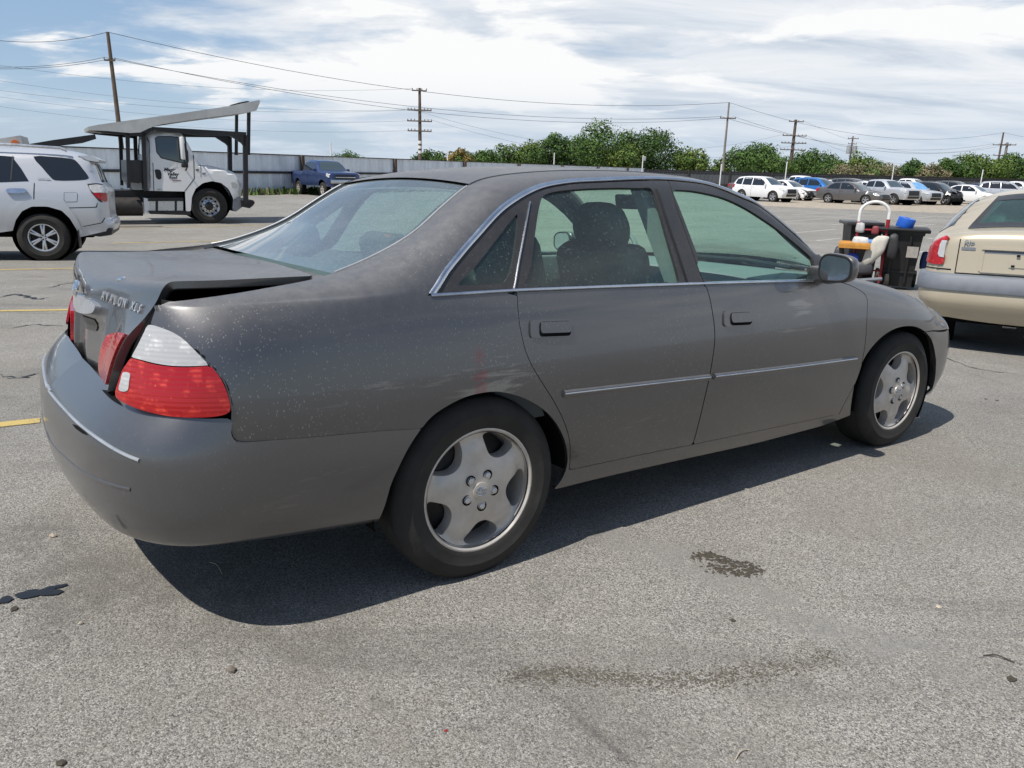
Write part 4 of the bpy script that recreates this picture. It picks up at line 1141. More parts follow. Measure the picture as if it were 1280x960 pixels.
for sd in 'RL':
    w = panel('window_frame', M['frame_black'], car, BODY, [gap(np.array(rear_frame), .002), rnd(qg), rnd(rg)], sides=sd, off=-.004, thick=.012, spacing=.03)
    panel('quarter_glass', M['glass'], w, BODY, [rnd(qg)], sides=sd, off=-.010, thick=0)
    panel('window_glass', M['glass'], w, BODY, [rnd(rg)], sides=sd, off=-.012, thick=0)
    mb = MB(); ribbon('', None, w, BODY, ph([(662.5, 252), (655, 293), (648, 330), (642.5, 361)], W_SIDE), .0055, .006, sd, mb=mb, off=-.003); mb.build('division_bar', M['chrome_dull'], w)
    mb = MB(); ribbon('', None, w, BODY, ph([(821, 236), (833, 271), (845, 307), (856, 341), (860, 353)], W_SIDE), .007, .006, sd, mb=mb, off=-.003); mb.build('pillar_trim', M['black_trim'], w)
    w2 = panel('window_frame', M['frame_black'], car, BODY, [gap(np.array(front_frame), .002), rnd(fg)], sides=sd, off=-.004, thick=.012, spacing=.03)
    panel('window_glass', M['glass'], w2, BODY, [rnd(fg)], sides=sd, off=-.012, thick=0)
    mb = MB()
    ribbon('', None, car, BODY, shift_in(top, .003)[::4][:-1], .020, .006, sd, mb=mb)
    ribbon('', None, car, BODY, [np.array(c)+np.array([.0, -.001]) for c in BL], .013, .007, sd, mb=mb)
    mb.build('window_chrome', M['chrome_dull'], car)

# roof skin between the two ditches, rear window and windscreen, bonnet
def bridge(name, mat, net, ulist, crown, parent, off=0.0, thick=.012, nx=17, vrow=EDGE, inset=0.0, us_fn=None):
    v = []; n = len(ulist)
    for i, u in enumerate(ulist):
        e = net.pos([[u, vrow]])[0]; y = -e[1]-inset; cz, cx = crown(i/(n-1))
        for k in range(nx):
            t = -1+2*k/(nx-1); q = 1-t*t
            v.append((e[0]+cx*q, y*t, e[2]+cz*q+off))
    f = [(i*nx+k, i*nx+k+1, (i+1)*nx+k+1, (i+1)*nx+k) for i in range(n-1) for k in range(nx-1)]
    V = np.array(v)
    c = V[f[len(f)//2][0]]; a = V[f[len(f)//2][1]]-c; b = V[f[len(f)//2][3]]-c
    if np.cross(a, b)[2] < 0: f = [q[::-1] for q in f]
    return mesh_obj(name, V, f, mat, parent)
bridge('roof', M['car_paint'], BODY, np.arange(.168, 1.53, .04), lambda t: (.024, .0), car, off=-.001)
bridge('rear_window', M['glass_rear'], BODY, np.linspace(-.40, .165, 22), lambda t: (.012+.012*t, -.055*(1-t)**1.5), car, off=-.008, inset=.010)
bridge('windscreen', M['glass'], BODY, np.linspace(1.54, 2.2, 22), lambda t: (.02, .03+.17*t), car, off=-.010, inset=.01)
bridge('hood', M['car_paint'], BODY, np.concatenate([np.arange(2.26, 3.3, .04), np.array([3.36, 3.44, 3.55, 3.62])]), lambda t: (.035*(1-t*.4), .20*(1-t)+.06*t), car, inset=.004)
mb = MB(); ribbon('', None, car, BODY, [np.array([u, EDGE-.002]) for u in np.arange(-.41, .19, .04)], .008, .004, 'RL', mb=mb); mb.build('rear_window_reveal', M['galv'], car)
mb = MB(); ribbon('', None, car, BODY, [np.array([u, EDGE]) for u in np.arange(.16, 1.53, .04)], .014, .0015, 'RL', mb=mb); mb.build('roof_ditch_strip', M['black_trim'], car)
# black frit border behind the rear glass
v = []; f = []
ul = np.linspace(-.40, .165, 24)
for i, u in enumerate(ul):
    e = BODY.pos([[u, EDGE]])[0]
    for s in (-1, 1):
        for w_ in (0.0, .045): v.append((e[0], s*(-e[1]-.008-w_), e[2]-.014+w_*.03))
for i in range(len(ul)-1):
    for s in (0, 2): f.append((4*i+s, 4*i+s+1, 4*i+5+s, 4*i+4+s))
mesh_obj('rear_window_border', v, f, M['frame_black'], car)

# boot lid: deck and rear face in one shell, sprung and twisted up at its right corner
PR0 = [(-.435, 1.046), (-.60, 1.042), (-.76, 1.031), (-.89, 1.014), (-.947, .999), (-.966, .978), (-.974, .940), (-.984, .885), (-.996, .825), (-1.004, .770), (-1.005, .715), (-.998, .660)]
PR1 = [(-.462, 1.031), (-.60, 1.030), (-.74, 1.029), (-.845, 1.031), (-.884, 1.027), (-.902, 1.003), (-.918, .968), (-.955, .915), (-.990, .868), (-1.020, .800), (-1.035, .745), (-1.040, .716)]
WD = [.672, .672, .674, .678, .676, .668, .655, .628, .600, .588, .570, .552]
PRL = PR1[:6]+[(-.916, .968), (-.924, .915), (-.932, .868), (-.938, .800), (-.942, .745), (-.938, .700)]
LUS = [-1.0, -.86, -.66, -.42, -.2, 0, .2, .42, .66, .86, 1.0]
LP = []
for a in LUS:     # a=-1 right edge
    k = abs(a)**2.0; row = []
    for j in range(12):
        Q = PR1 if a < 0 else PRL
        x = PR0[j][0]*(1-k)+Q[j][0]*k; z = PR0[j][1]*(1-k)+Q[j][1]*k
        z -= .010*(a+1); x -= .020*(a+1)
        if j >= 8: z -= max(0, a+.4)*.03
        row.append((x, a*WD[j], z))
    LP.append(row)
def lid_post(s):
    y = s.G[..., 1]; z = s.G[..., 2]; x = s.G[..., 0]
    v = s.v[None, :]
    def sst(a, b, q): t = np.clip((q-a)/(b-a), 0, 1); return t*t*(3-2*t)
    rec = sst(-.295, -.262, y)*(1-sst(.262, .295, y))*sst(.715, .765, v)*(1-sst(1.02, 1.07, v))
    s.G[..., 0] += .020*rec
    # crash damage: the left part of the face is folded inwards along a crease
    s.G[..., 0] -= .016*np.maximum(0, 1-np.abs(y+.03)/.225)*sst(.42, .62, v)
    s.G[..., 0] += .008*np.exp(-((y+.42)/.06)**2)*sst(.58, .70, v)*np.exp(-((v-.78)/.12)**2)
LID = Net(LUS, [.1*i for i in range(12)], LP, du=.02, dv=.0125, su=1.0, sv=.6, post=lid_post)
LID.out = (-.8, 0, .6)
lring = [np.array([-.995, v]) for v in np.arange(0.02, 1.09, .02)]+[np.array([a, 1.095]) for a in np.arange(-.97, 1.0, .03)]+[np.array([.995, v]) for v in np.arange(1.08, 0.0, -.02)]+[np.array([a, .01]) for a in np.arange(.97, -1, -.03)]
lid = panel('boot_lid', M['car_paint'], car, LID, [lring], spacing=.022, thick=.022, step=.02)
lh = LID.from_photo
LWN = (-1.0, .6, .3, 1.1)
def lidpanel(name, mat, pts, off, thick, parent=None, per=4, sp=.018):
    return panel(name, mat, parent or lid, LID, [catmull(lh(pts, (-1.0, -.42, .5, 1.1)), per, True)], off=off, thick=thick, spacing=sp, step=.01)
panel('lid_lamp', M['lamp_red'], lid, LID, [catmull([(-.96, .770), (-.80, .768), (-.64, .785), (-.60, .83), (-.59, .90), (-.60, .96), (-.66, .995), (-.82, 1.01), (-.965, 1.015), (-.97, .9), (-.975, .79)], 3, True)], off=.008, thick=.02, spacing=.02)
# mirrored lamp at the lid's left end
panel('lid_lamp', M['lamp_red'], lid, LID, [[(a, v) for a, v in ((.62, .775), (.985, .775), (.985, .99), (.64, .99), (.60, .95), (.60, .82))]], off=.010, thick=.02, spacing=.02)
seal = MB(); ribbon('', None, lid, LID, [np.array([-.992, v]) for v in np.arange(.03, 1.08, .05)], .010, .003, 'R', mb=seal, off=-.022); seal.build('lid_seal', M['dark'], lid)
# chrome garnish above the plate, with the lamp pocket under it
gz = [(-.335, .645), (-.33, .69), (-.20, .705), (-.06, .708), (.08, .705), (.20, .69), (.205, .64), (.08, .622), (-.06, .618), (-.20, .625)]
g = panel('garnish', M['alloy_clean'], lid, LID, [catmull(gz, 3, True)], off=.018, thick=.03, spacing=.02)
panel('plate_pocket', M['frame_black'], lid, LID, [[(-.28, .725), (.14, .725), (.10, .79), (-.24, .79)]], off=.003, thick=.0, spacing=.02)
def ring3(net, c, ru, rv, off, r, mb):
    pts = []
    for k in range(25):
        a = 2*PI*k/24; q = [[c[0]+ru*math.cos(a), c[1]+rv*math.sin(a)]]
        N = net.nrm(q)[0]
        if N[0] > 0: N = -N
        pts.append(net.pos(q)[0]+N*off)
    mb.tube(pts, r, 8, cap=False)
mb = MB(); ce = tuple(LID.near(photo, (103.5, 361), (-.35, .35, .5, .9))); print('emblem', ce, 'garnish end', LID.near(photo, (131, 384), (-.5, 0, .5, .9))); ring3(LID, ce, .078, .042, .022, .0055, mb); ring3(LID, (ce[0], ce[1]), .030, .040, .024, .0048, mb); ring3(LID, (ce[0], ce[1]-.014), .060, .018, .024, .0048, mb)
mb.build('emblem', M['chrome'], lid)
def letters(txt, size, parent, name, mat, M4, depth=.002, shear=0.0, bold=.0, spacing=1.0, align='LEFT'):
    cu = bpy.data.curves.new(name, 'FONT'); cu.body = txt; cu.size = size; cu.extrude = depth; cu.shear = shear; cu.offset = bold; cu.space_character = spacing; cu.align_x = align; cu.resolution_u = 3
    tmp = bpy.data.objects.new(name, cu); COL.objects.link(tmp)
    dg = bpy.context.evaluated_depsgraph_get(); me = bpy.data.meshes.new_from_object(tmp.evaluated_get(dg)); bpy.data.objects.remove(tmp)
    me.materials.clear(); me.materials.append(mat)
    o = bpy.data.objects.new(name, me); COL.objects.link(o); o.parent = parent; o.matrix_local = M4
    return o
def frame_at(net, c, along_u=True, off=.003, flip=False):
    p = net.pos([c])[0]; n = net.nrm([c])[0]
    if n[0] > 0: n = -n
    e = net.pos([[c[0]+.02, c[1]]])[0]-p; e /= np.linalg.norm(e)
    if flip: e = -e
    up = np.cross(n, e); p = p+n*off
    return Matrix(((e[0], up[0], n[0], p[0]), (e[1], up[1], n[1], p[1]), (e[2], up[2], n[2], p[2]), (0, 0, 0, 1)))
def word(txt, p0, p1, size, off=.003):
    c0, c1 = lh([p0, p1], LWN); n = len(txt)
    for i, ch in enumerate(txt):
        letters(ch, size, lid, 'lettering', M['alloy_clean'], frame_at(LID, c0+(c1-c0)*i/max(n-1, 1), flip=True, off=off), .003, .12, .001)
word('AVALON', (128.5, 374.5), (154.5, 384.5), .038); word('XLS', (164.5, 387.5), (173.5, 391.2), .034)
lk = lh([(151.5, 349)], LWN)[0]; Mk = frame_at(LID, lk, off=.0)
mk = MB().lathe([(.013, 0), (.012, .004), (.005, .005), (0, .004)], (0, 0, 0), 'z', 14).build('lock_cylinder', M['chrome'], lid); mk.matrix_local = Mk

# boot opening: dark gutter, floor and rear wall under the lid
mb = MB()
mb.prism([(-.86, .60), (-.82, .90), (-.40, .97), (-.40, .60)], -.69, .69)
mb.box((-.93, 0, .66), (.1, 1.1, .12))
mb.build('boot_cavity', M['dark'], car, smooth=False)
us = np.arange(-1.2, -.40, .04)
for sy in (1, -1):
    v = []
    for u in us:
        e = BODY.pos([[u, EDGE]])[0]
        for dy, dz in ((0, -.001), (.006, -.02), (.05, -.055), (.12, -.06)): v.append((e[0]+(.03 if u < -.94 else 0), sy*(e[1]+dy), e[2]+dz))
    mesh_obj('boot_gutter', v, [(4*i+k, 4*i+k+1, 4*i+4+k+1, 4*i+4+k) for i in range(len(us)-1) for k in range(3)], M['black_trim'], car)
bridge('rear_cowl', M['car_paint'], BODY, np.arange(-.56, -.385, .03), lambda t: (.006, -.02), car, off=-.018, inset=.004)

# tail lamps on the rear corners
def bodylamp(name, mat, pts, off, thick, parent, sides, per=3, sp=.02):
    return panel(name, mat, parent, BODY, [catmull(ph(pts, LW), per, True)], off=off, thick=thick, spacing=sp, sides=sides, step=.01)
def zz(pts): return [(130+x*.2187, 330+y*.21875) for x, y in pts]
red = zz([(168, 540), (150, 562), (120, 605), (97, 670), (78, 738), (92, 768), (130, 792), (200, 822), (300, 850), (400, 868), (520, 874), (640, 868), (708, 850), (722, 822), (716, 778), (696, 715), (668, 655), (630, 605), (604, 584), (540, 588), (460, 590), (380, 586), (290, 572), (215, 552)])
clr = zz([(262, 352), (240, 392), (214, 445), (188, 495), (170, 530), (185, 538), (225, 548), (300, 567), (380, 580), (470, 584), (560, 581), (600, 577), (570, 545), (520, 492), (470, 442), (420, 405), (370, 380), (310, 358)])
for sd in 'RL':
    l = bodylamp('tail_lamp', M['lamp_red'], red, .007, .03, car, sd)
    if sd == 'L': l.location = (.03, -.004, 0)      # the left lamp was knocked inwards
    bodylamp('clear_lens', M['lamp_white'], clr, .006, .03, l, sd)
    bodylamp('reflector', M['lamp_white'], zz([(126, 622), (165, 626), (160, 670), (150, 725), (102, 720), (112, 672)]), .009, .004, l, sd, sp=.015)
seal_out = MB(); ribbon('', None, car, BODY, [np.array(c)+np.array([.004, .0]) for c in LO[3:]], .012, .004, 'RL', mb=seal_out, off=-.004); seal_out.build('lamp_seal', M['dark'], car)

# rear bumper cover
BU = [-.20, -.45, -.66, -.82, -.95, -1.08, -1.24, -1.44, -1.66, -1.86]
plan = [(-.20, .905), (-.45, .908), (-.66, .907), (-.82, .902), (-.962, .855), (-1.058, .740), (-1.112, .57), (-1.138, .36), (-1.153, .16), (-1.158, 0)]
TOPD = [1, 1, 1, .55, .62, .66, .78, .9, 1, 1]
BP = []
ZB = [.252, .272, .290, .300, .300, .288, .268, .25, .24, .235]
def brow(i):
    x, y = plan[i]; a = plan[max(i-1, 0)]; b = plan[min(i+1, len(plan)-1)]; t = np.array([b[0]-a[0], b[1]-a[1]]); t /= np.linalg.norm(t); nx, ny = t[1], -t[0]
    if i == len(plan)-1: nx, ny = 1.0, 0.0
    # n points inwards: (nx,ny) with y reduced / x increased
    if i < len(plan)-1 and (nx*1+(-ny)) < 0: nx, ny = -nx, -ny
    w = min(1, max(0, (i-2)/3.0))      # 0 side, 1 rear
    r = []
    side = [(.014, .735), (.009, .70), (.004, .655), (.000, .60), (-.002, .53), (.003, .45), (.016, .36), (.034, .30), (.060, .262), (.11, .250)]
    rear = [(.135, .715), (.095, .688), (.052, .652), (.012, .602), (.000, .535), (.000, .455), (.012, .365), (.045, .285), (.085, .235), (.17, .215)]
    for k in range(10):
        d = side[k][0]*(1-w)+rear[k][0]*w
        if k < 4: d *= TOPD[i]
        z = side[k][1]*(1-w)+rear[k][1]*w
        zl = .25*(1-w)+.215*w
        if z < .6: z = .6-(.6-z)*(.6-ZB[i])/(.6-zl)
        r.append((x+nx*d, -(y+ny*d), z))
    return r
for i in range(10): BP.append(brow(i))
BU2 = [-u for u in BU]
BUMP = Net(BU2, [.1*i for i in range(10)], BP, su=2.0, sv=.8)
BUMP.out = (-.7, -.7, .1)
bh = BUMP.from_photo
BW = (.2, 1.86, 0, .9)
side_top = bh([(526, 536.5), (480, 539), (400, 546), (340, 550.5), (303, 553.5), (293, 550), (289, 541), (288.5, 524)], BW)
side_top += bh([(262, 523.5), (235, 522), (205, 518), (180, 511.5), (160, 504.5), (148, 499)], BW)
arch_b = bh([(471, 662), (478, 640), (487, 611), (497, 587), (510, 561), (520, 545)], BW)
bring = sm(side_top, 3)+[np.array([1.30, .03])]+[np.array([u, .02]) for u in np.arange(1.34, 1.86, .04)]+[np.array([1.86, .02]), np.array([1.86, .88])]+[np.array([u, .88]) for u in np.arange(1.82, .36, -.04)]+sm(arch_b, 3)
bumper = panel('rear_bumper', M['bumper_paint'], car, BUMP, [bring], spacing=.026, sides='RL', thick=.014)
cl1 = bh([(56, 478), (62, 489), (76, 506), (95, 526), (113, 541), (130, 553), (150, 565), (174, 575.5)], (.9, 1.86, .2, .8))
cl1 = [np.array([1.86, cl1[0][1]])]+[c for c in cl1 if c[0] < 1.83]
mb = MB(); ribbon('', None, bumper, BUMP, cl1, .009, .005, 'RL', mb=mb); mb.build('bumper_chrome', M['alloy_clean'], bumper)
cl2 = bh([(52, 531), (64, 553), (82, 573), (100, 588), (125, 601), (163, 612)], (.9, 1.86, .2, .85))
cl2 = [np.array([1.86, cl2[0][1]])]+[c for c in cl2 if c[0] < 1.83]
mb = MB(); ribbon('', None, bumper, BUMP, cl2, .010, .003, 'RL', mb=mb); mb.build('bumper_crease', M['bumper_paint'], bumper)
tear = bh([(91, 530), (97, 532), (107, 540), (110.5, 544.5), (104, 542), (95, 535.5)], (.9, 1.86, .2, .85))
panel('bumper_tear', M['dark'], bumper, BUMP, [np.array(tear)], off=.002, thick=.0, spacing=.01, step=.006)
filler = bh([(128, 488), (140, 489), (150, 502), (154, 508), (140, 500)], (.9, 1.86, 0, .5))
panel('bumper_filler', M['dark'], bumper, BUMP, [np.array(filler)], off=.003, thick=0, spacing=.02, step=.01)

# wheels
def wheel(name, parent, loc, rt, rr, wd, rimmat, style='five', steer=0.0, side=-1, tyremat=None, holes=5):
    """wheel with its outer face towards side*y; local axis y"""
    root = empty(name); root.parent = parent; root.location = tuple(loc); root.rotation_euler = (0, 0, steer)
    s = side; h = wd/2
    t = MB(); t.lathe([(rr*.97, -h*.86), (rr*1.02, -h*.95), (rr+(rt-rr)*.35, -h*1.04), (rr+(rt-rr)*.72, -h*.98), (rt*.985, -h*.80), (rt, -h*.55), (rt*.997, -h*.52), (rt*1.001, -h*.5), (rt*1.002, 0), (rt*1.001, h*.5), (rt*.997, h*.52), (rt, h*.55), (rt*.985, h*.80), (rr+(rt-rr)*.72, h*.98), (rr+(rt-rr)*.52, h*1.03), (rr+(rt-rr)*.50, h*1.045), (rr+(rt-rr)*.46, h*1.045), (rr+(rt-rr)*.44, h*1.03), (rr+(rt-rr)*.2, h*1.02), (rr*1.02, h*.95), (rr*.97, h*.86)], (0, 0, 0), 'y', 56, s)
    t.build('tyre', tyremat or M['tyre'], root, angle=50)
    return root
def alloy_five(root, rr, h, mat, side=-1, rot0=R_(100)):
    """five-window alloy with wide spokes, lug nuts and centre cap"""
    s = side
    outer = [(rr*.985*math.cos(a), rr*.985*math.sin(a)) for a in np.arange(0, 2*PI, 2*PI/72)]
    holes = []
    for k in range(5):
        a0 = rot0+2*PI*k/5; hp = []
        for (r, da) in ((.565, 0), (.59, 9), (.67, 16), (.79, 20.5), (.89, 21.5), (.935, 16), (.94, 6), (.94, -6), (.935, -16), (.89, -21.5), (.79, -20.5), (.67, -16), (.59, -9)):
            a = a0+R_(da); hp.append((r*rr*math.cos(a), r*rr*math.sin(a)))
        holes.append(catmull(hp, 3, True))
    V, F, idx = fill2d([outer]+holes, rr*.075)
    r = np.linalg.norm(V, axis=1)/rr
    def prof(q): return h*(.93-.10*np.clip((.95-q)/.95, 0, 1)**1.0*0+.0)+(-.012*np.exp(-((q-.86)/.10)**2))+.010*np.exp(-(q/.34)**2)-.004
    # dish the spoke edges into the windows
    dh = np.min([seg_dist(V, hh) for hh in holes], axis=0)
    y = prof(r)-.010*np.exp(-(dh/(.055*rr*2))**1.2)
    P = np.stack([V[:, 0], s*y, V[:, 1]], 1)
    m_ = MB(); m_.raw(P, F)
    for l, dep in zip(idx, [.03]+[.041]*5):
        A = P[l]; B2 = A.copy(); B2[:, 1] -= s*dep; n = len(l)
        c = A.mean(0)
        if dep > .04: B2[:, [0, 2]] = c[[0, 2]]+(B2[:, [0, 2]]-c[[0, 2]])*.93
        m_.raw(np.vstack([A, B2]), [(i, (i+1) % n, n+(i+1) % n, n+i) for i in range(n)])
    m_.lathe([(rr*.972, h*.90), (rr*1.0, h*.965), (rr*1.03, h*.955), (rr*1.03, h*.90)], (0, 0, 0), 'y', 72, s)
    m_.lathe([(rr*.95, h*.85), (rr*.90, 0), (rr*.90, -h*.8)], (0, 0, 0), 'y', 48, s)
    rim = m_.build('rim', mat, root, angle=38)
    MB().lathe([(0, h*.30), (rr*.66, h*.30), (rr*.70, h*.22), (rr*.90, h*.05)], (0, 0, 0), 'y', 36, s).build('brake_disc', M['steel_dark'], root)
    for k in range(5):
        a = rot0+2*PI*k/5; c = (.27*rr*math.cos(a), 0, .27*rr*math.sin(a))
        q = MB(); q.lathe([(.019, h*.945), (.0185, h*.955), (.013, h*.935), (.012, h*.92)], c, 'y', 14, s); q.build('lug_pocket', M['dark'], rim)
        q = MB(); q.lathe([(.0115, h*.92), (.0115, h*.985), (.009, h*1.0), (0, h*1.0)], c, 'y', 6, s); q.build('lug_nut', M['chrome_dull'], rim, smooth=False)
    q = MB(); q.lathe([(.032, h*.965), (.031, h*1.0), (.027, h*1.01), (0, h*1.015)], (0, 0, 0), 'y', 26, s); q.build('centre_cap', M['alloy'], rim)
    q = MB()
    for (a, b, dz) in ((.021, .0145, 0), (.007, .0135, .0), (.015, .006, .004)):
        q.tube([(a*math.cos(t), s*h*1.018, dz+b*math.sin(t)) for t in np.linspace(0, 2*PI, 21)], .0014, 6, cap=False)
    q.build('cap_emblem', M['chrome_dull'], rim)
    return rim
HW = .1025
for (x, s, stz, rot0) in ((0, -1, 0, R_(133)), (2.72, -1, R_(-2.2), R_(98)), (0, 1, 0, 1), (2.72, 1, R_(-2.2), 2)):
    w = wheel('wheel', car, (x, s*.785, .315), .322, .212, .205, None, side=s, steer=stz)
    alloy_five(w, .212, HW, M['alloy'], s, rot0)

# wheel wells, floor pan
for sd in 'RL': panel('light_block_panel', M['dark'], car, BODY, [[(-1.15, .27), (-.42, .27), (-.42, .80), (-.8, .82), (-1.15, .80)]], off=-.035, thick=0, spacing=.06, sides=sd)  # unseen panels added inside the rear quarters to block sun leaking through seams
for x in (0, 2.72):
    for s in (-1, 1):
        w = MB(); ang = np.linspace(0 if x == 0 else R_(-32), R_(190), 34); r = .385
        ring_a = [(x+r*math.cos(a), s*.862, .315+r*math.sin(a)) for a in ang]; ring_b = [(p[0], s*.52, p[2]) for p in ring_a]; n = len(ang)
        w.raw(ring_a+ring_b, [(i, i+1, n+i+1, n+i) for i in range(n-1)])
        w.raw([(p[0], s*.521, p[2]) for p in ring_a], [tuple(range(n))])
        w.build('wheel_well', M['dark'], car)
mb = MB()
mb.box((1.36, 0, .30), (1.75, 1.60, .12), bev=.03); mb.box((-.62, 0, .36), (.60, 1.2, .16), bev=.03); mb.box((3.2, 0, .36), (.35, 1.0, .2), bev=.03); mb.box((1.3, 0, .33), (3.9, .9, .1))
mb.build('floor_pan', M['dark'], car, smooth=False)
mb = MB(); mb.tube([(-.95, .45, .26), (-.6, .45, .26), (-.2, .42, .30)], .03, 10); mb.build('exhaust_pipe', M['steel_dark'], car)

# interior
def seat(x, y, name='front_seat', ht=1.0):
    r = empty(name); r.parent = car; r.location = (x, y, 0)
    MB().box((.12, 0, .50), (.52, .50, .16), bev=.05).build('seat_cushion', M['seat'], r)
    b = MB(); b.box((-.26, 0, .80), (.17, .50, .62), rot=rotm(ry=R_(-16)), bev=.07); b.build('seat_back', M['seat'], r)
    h = MB(); h.lathe([(0, -.15), (.06, -.147), (.095, -.12), (.112, -.07), (.116, 0), (.112, .07), (.095, .12), (.06, .147), (0, .15)], (0, 0, 0), 'y', 24)
    o = h.build('headrest', M['seat'], r); o.location = (-.335, 0, 1.155); o.scale = (.55, 1.0, 1.0); o.rotation_euler = (0, R_(-14), 0)
    return r
seat(1.285, -.37); seat(1.285, .37)
mb = MB(); mb.box((.32, 0, .50), (.5, 1.34, .17), bev=.05); mb.build('rear_seat', M['seat'], car)
mb = MB(); mb.box((.02, 0, .78), (.18, 1.34, .52), rot=rotm(ry=R_(-20)), bev=.06); mb.build('rear_seat_back', M['seat'], car)
for s in (-1, 1):
    o = MB().box((0, 0, 0), (.10, .26, .15), rot=rotm(ry=R_(-15)), bev=.04).build('rear_headrest', M['seat'], car); o.location = (-.10, s*.40, 1.07)
MB().box((-.24, 0, .985), (.46, 1.22, .03), bev=.01).build('parcel_shelf', M['interior'], car)
mb = MB()
mb.prism([(1.78, .62), (1.74, .80), (1.80, .925), (1.95, .955), (2.35, .93), (2.45, .88), (2.40, .60)], -.74, .74)
mb.build('dashboard', M['interior'], car, angle=25)
sw = MB()
c0 = np.array([1.72, .37, .93]); ax = np.array([-.9, 0, .43]); ax /= np.linalg.norm(ax); uu = np.array([0, 1., 0]); ww = np.cross(ax, uu)
sw.tube([c0+.185*(math.cos(t)*uu+math.sin(t)*ww) for t in np.linspace(0, 2*PI, 33)], .015, 8, cap=False)
for t in (0, PI, -PI/2): sw.tube([c0, c0+.18*(math.cos(t)*uu+math.sin(t)*ww)], .018, 6)
sw.tube([c0, c0-ax*.25], .03, 8); sw.lathe([(0, -.02), (.06, -.015), (.065, .02), (0, .03)], c0, 'x', 16)
sw.build('steering_wheel', M['interior'], car)
mb = MB(); mb.box((1.50, 0, 1.27), (.025, .24, .075), rot=rotm(ry=R_(-12)), bev=.02); mb.build('rear_view_mirror', M['interior'], car)
for s in (-1, 1):
    MB().box((.98, s*.775, .72), (1.75, .05, .44), bev=.02).build('door_trim', M['interior'], car)
    v = []; f = []
    for i, (x, z, y) in enumerate(((.985, .96, .80), (1.10, .96, .80), (.925, 1.37, .60), (1.03, 1.37, .60))): v += [(x, s*(y-.012), z), (x, s*(y-.07), z)]
    f = [(0, 2, 6, 4), (1, 5, 7, 3), (0, 4, 5, 1), (2, 3, 7, 6)]
    mesh_obj('pillar_lining', v, f, M['interior'], car, smooth=False)
    v = []
    for u in np.arange(-.36, -.10, .05):
        a = BODY.pos([[u, 1.33]])[0]; b_ = BODY.pos([[u, .95]])[0]
        v += [(a[0]+.02, s*(-a[1]-.03), a[2]-.03), (b_[0]+.02, s*(-b_[1]-.05), b_[2])]
    n = len(v)//2; mesh_obj('pillar_lining', v, [(2*i, 2*i+2, 2*i+3, 2*i+1) for i in range(n-1)], M['interior'], car)
bridge('headliner', M['interior'], BODY, np.arange(.16, 1.53, .1), lambda t: (.015, .0), car, off=-.035)
mb = MB(); mb.tube([(2.25, -.45, .955), (2.33, -.1, .965), (2.30, .3, .96)], .012, 6); mb.build('wiper', M['black_trim'], car)

# door mirrors
for s in (-1, 1):
    c = np.array([1.865, s*.955, 1.008])
    n_u, n_v = 26, 16; v = []; f = []
    def se(t, e): return math.copysign(abs(math.cos(t))**e, math.cos(t)), math.copysign(abs(math.sin(t))**e, math.sin(t))
    for i in range(n_v):
        ph_ = -PI/2+PI*i/(n_v-1); cp, sp_ = se(ph_, .7)
        for k in range(n_u):
            th = 2*PI*k/n_u; ct, st_ = se(th, .62)
            x = .058*sp_; y = .085*cp*ct; z = .064*cp*st_
            if x < 0: x *= .45
            z *= 1-.10*(y*s/.098)
            v.append((c[0]+x+.25*(-(y*s))*0-(.02 if False else 0)+ .18*(-y*s)*0, c[1]+y, c[2]+z))
    for i in range(n_v-1):
        for k in range(n_u): f.append((i*n_u+k, i*n_u+(k+1) % n_u, (i+1)*n_u+(k+1) % n_u, (i+1)*n_u+k))
    hs = mesh_obj('side_mirror', v, f, M['car_paint'], car)
    g = []; 
    for k in range(28):
        ct, st_ = se(2*PI*k/28, .62); g.append((c[0]-.0285, c[1]+.071*ct, c[2]+.053*st_*(1-.10*(ct*s))))
    mesh_obj('mirror_glass', g, [tuple(range(28))], M['chrome'], hs, smooth=False)
    fr = MB(); fr.tube([(c[0]-.026, c[1]+.076*se(2*PI*k/32, .62)[0], c[2]+.057*se(2*PI*k/32, .62)[1]*(1-.1*se(2*PI*k/32, .62)[0]*s)) for k in range(33)], .006, 6, cap=False); fr.build('mirror_bezel', M['black_trim'], hs)
    st2 = MB(); st2.box((1.895, s*.878, .972), (.12, .13, .075), bev=.02); st2.build('mirror_stalk', M['car_paint'], hs)
    # black triangular sail behind it
    sl = ph([(1015, 322), (1019, 320.5), (1023.5, 333), (1026, 350), (1021.5, 350)], W_SIDE)
    panel('mirror_sail', M['frame_black'], hs, BODY, [np.array(sl)], off=.004, thick=.01, sides='R' if s < 0 else 'L', spacing=.02)
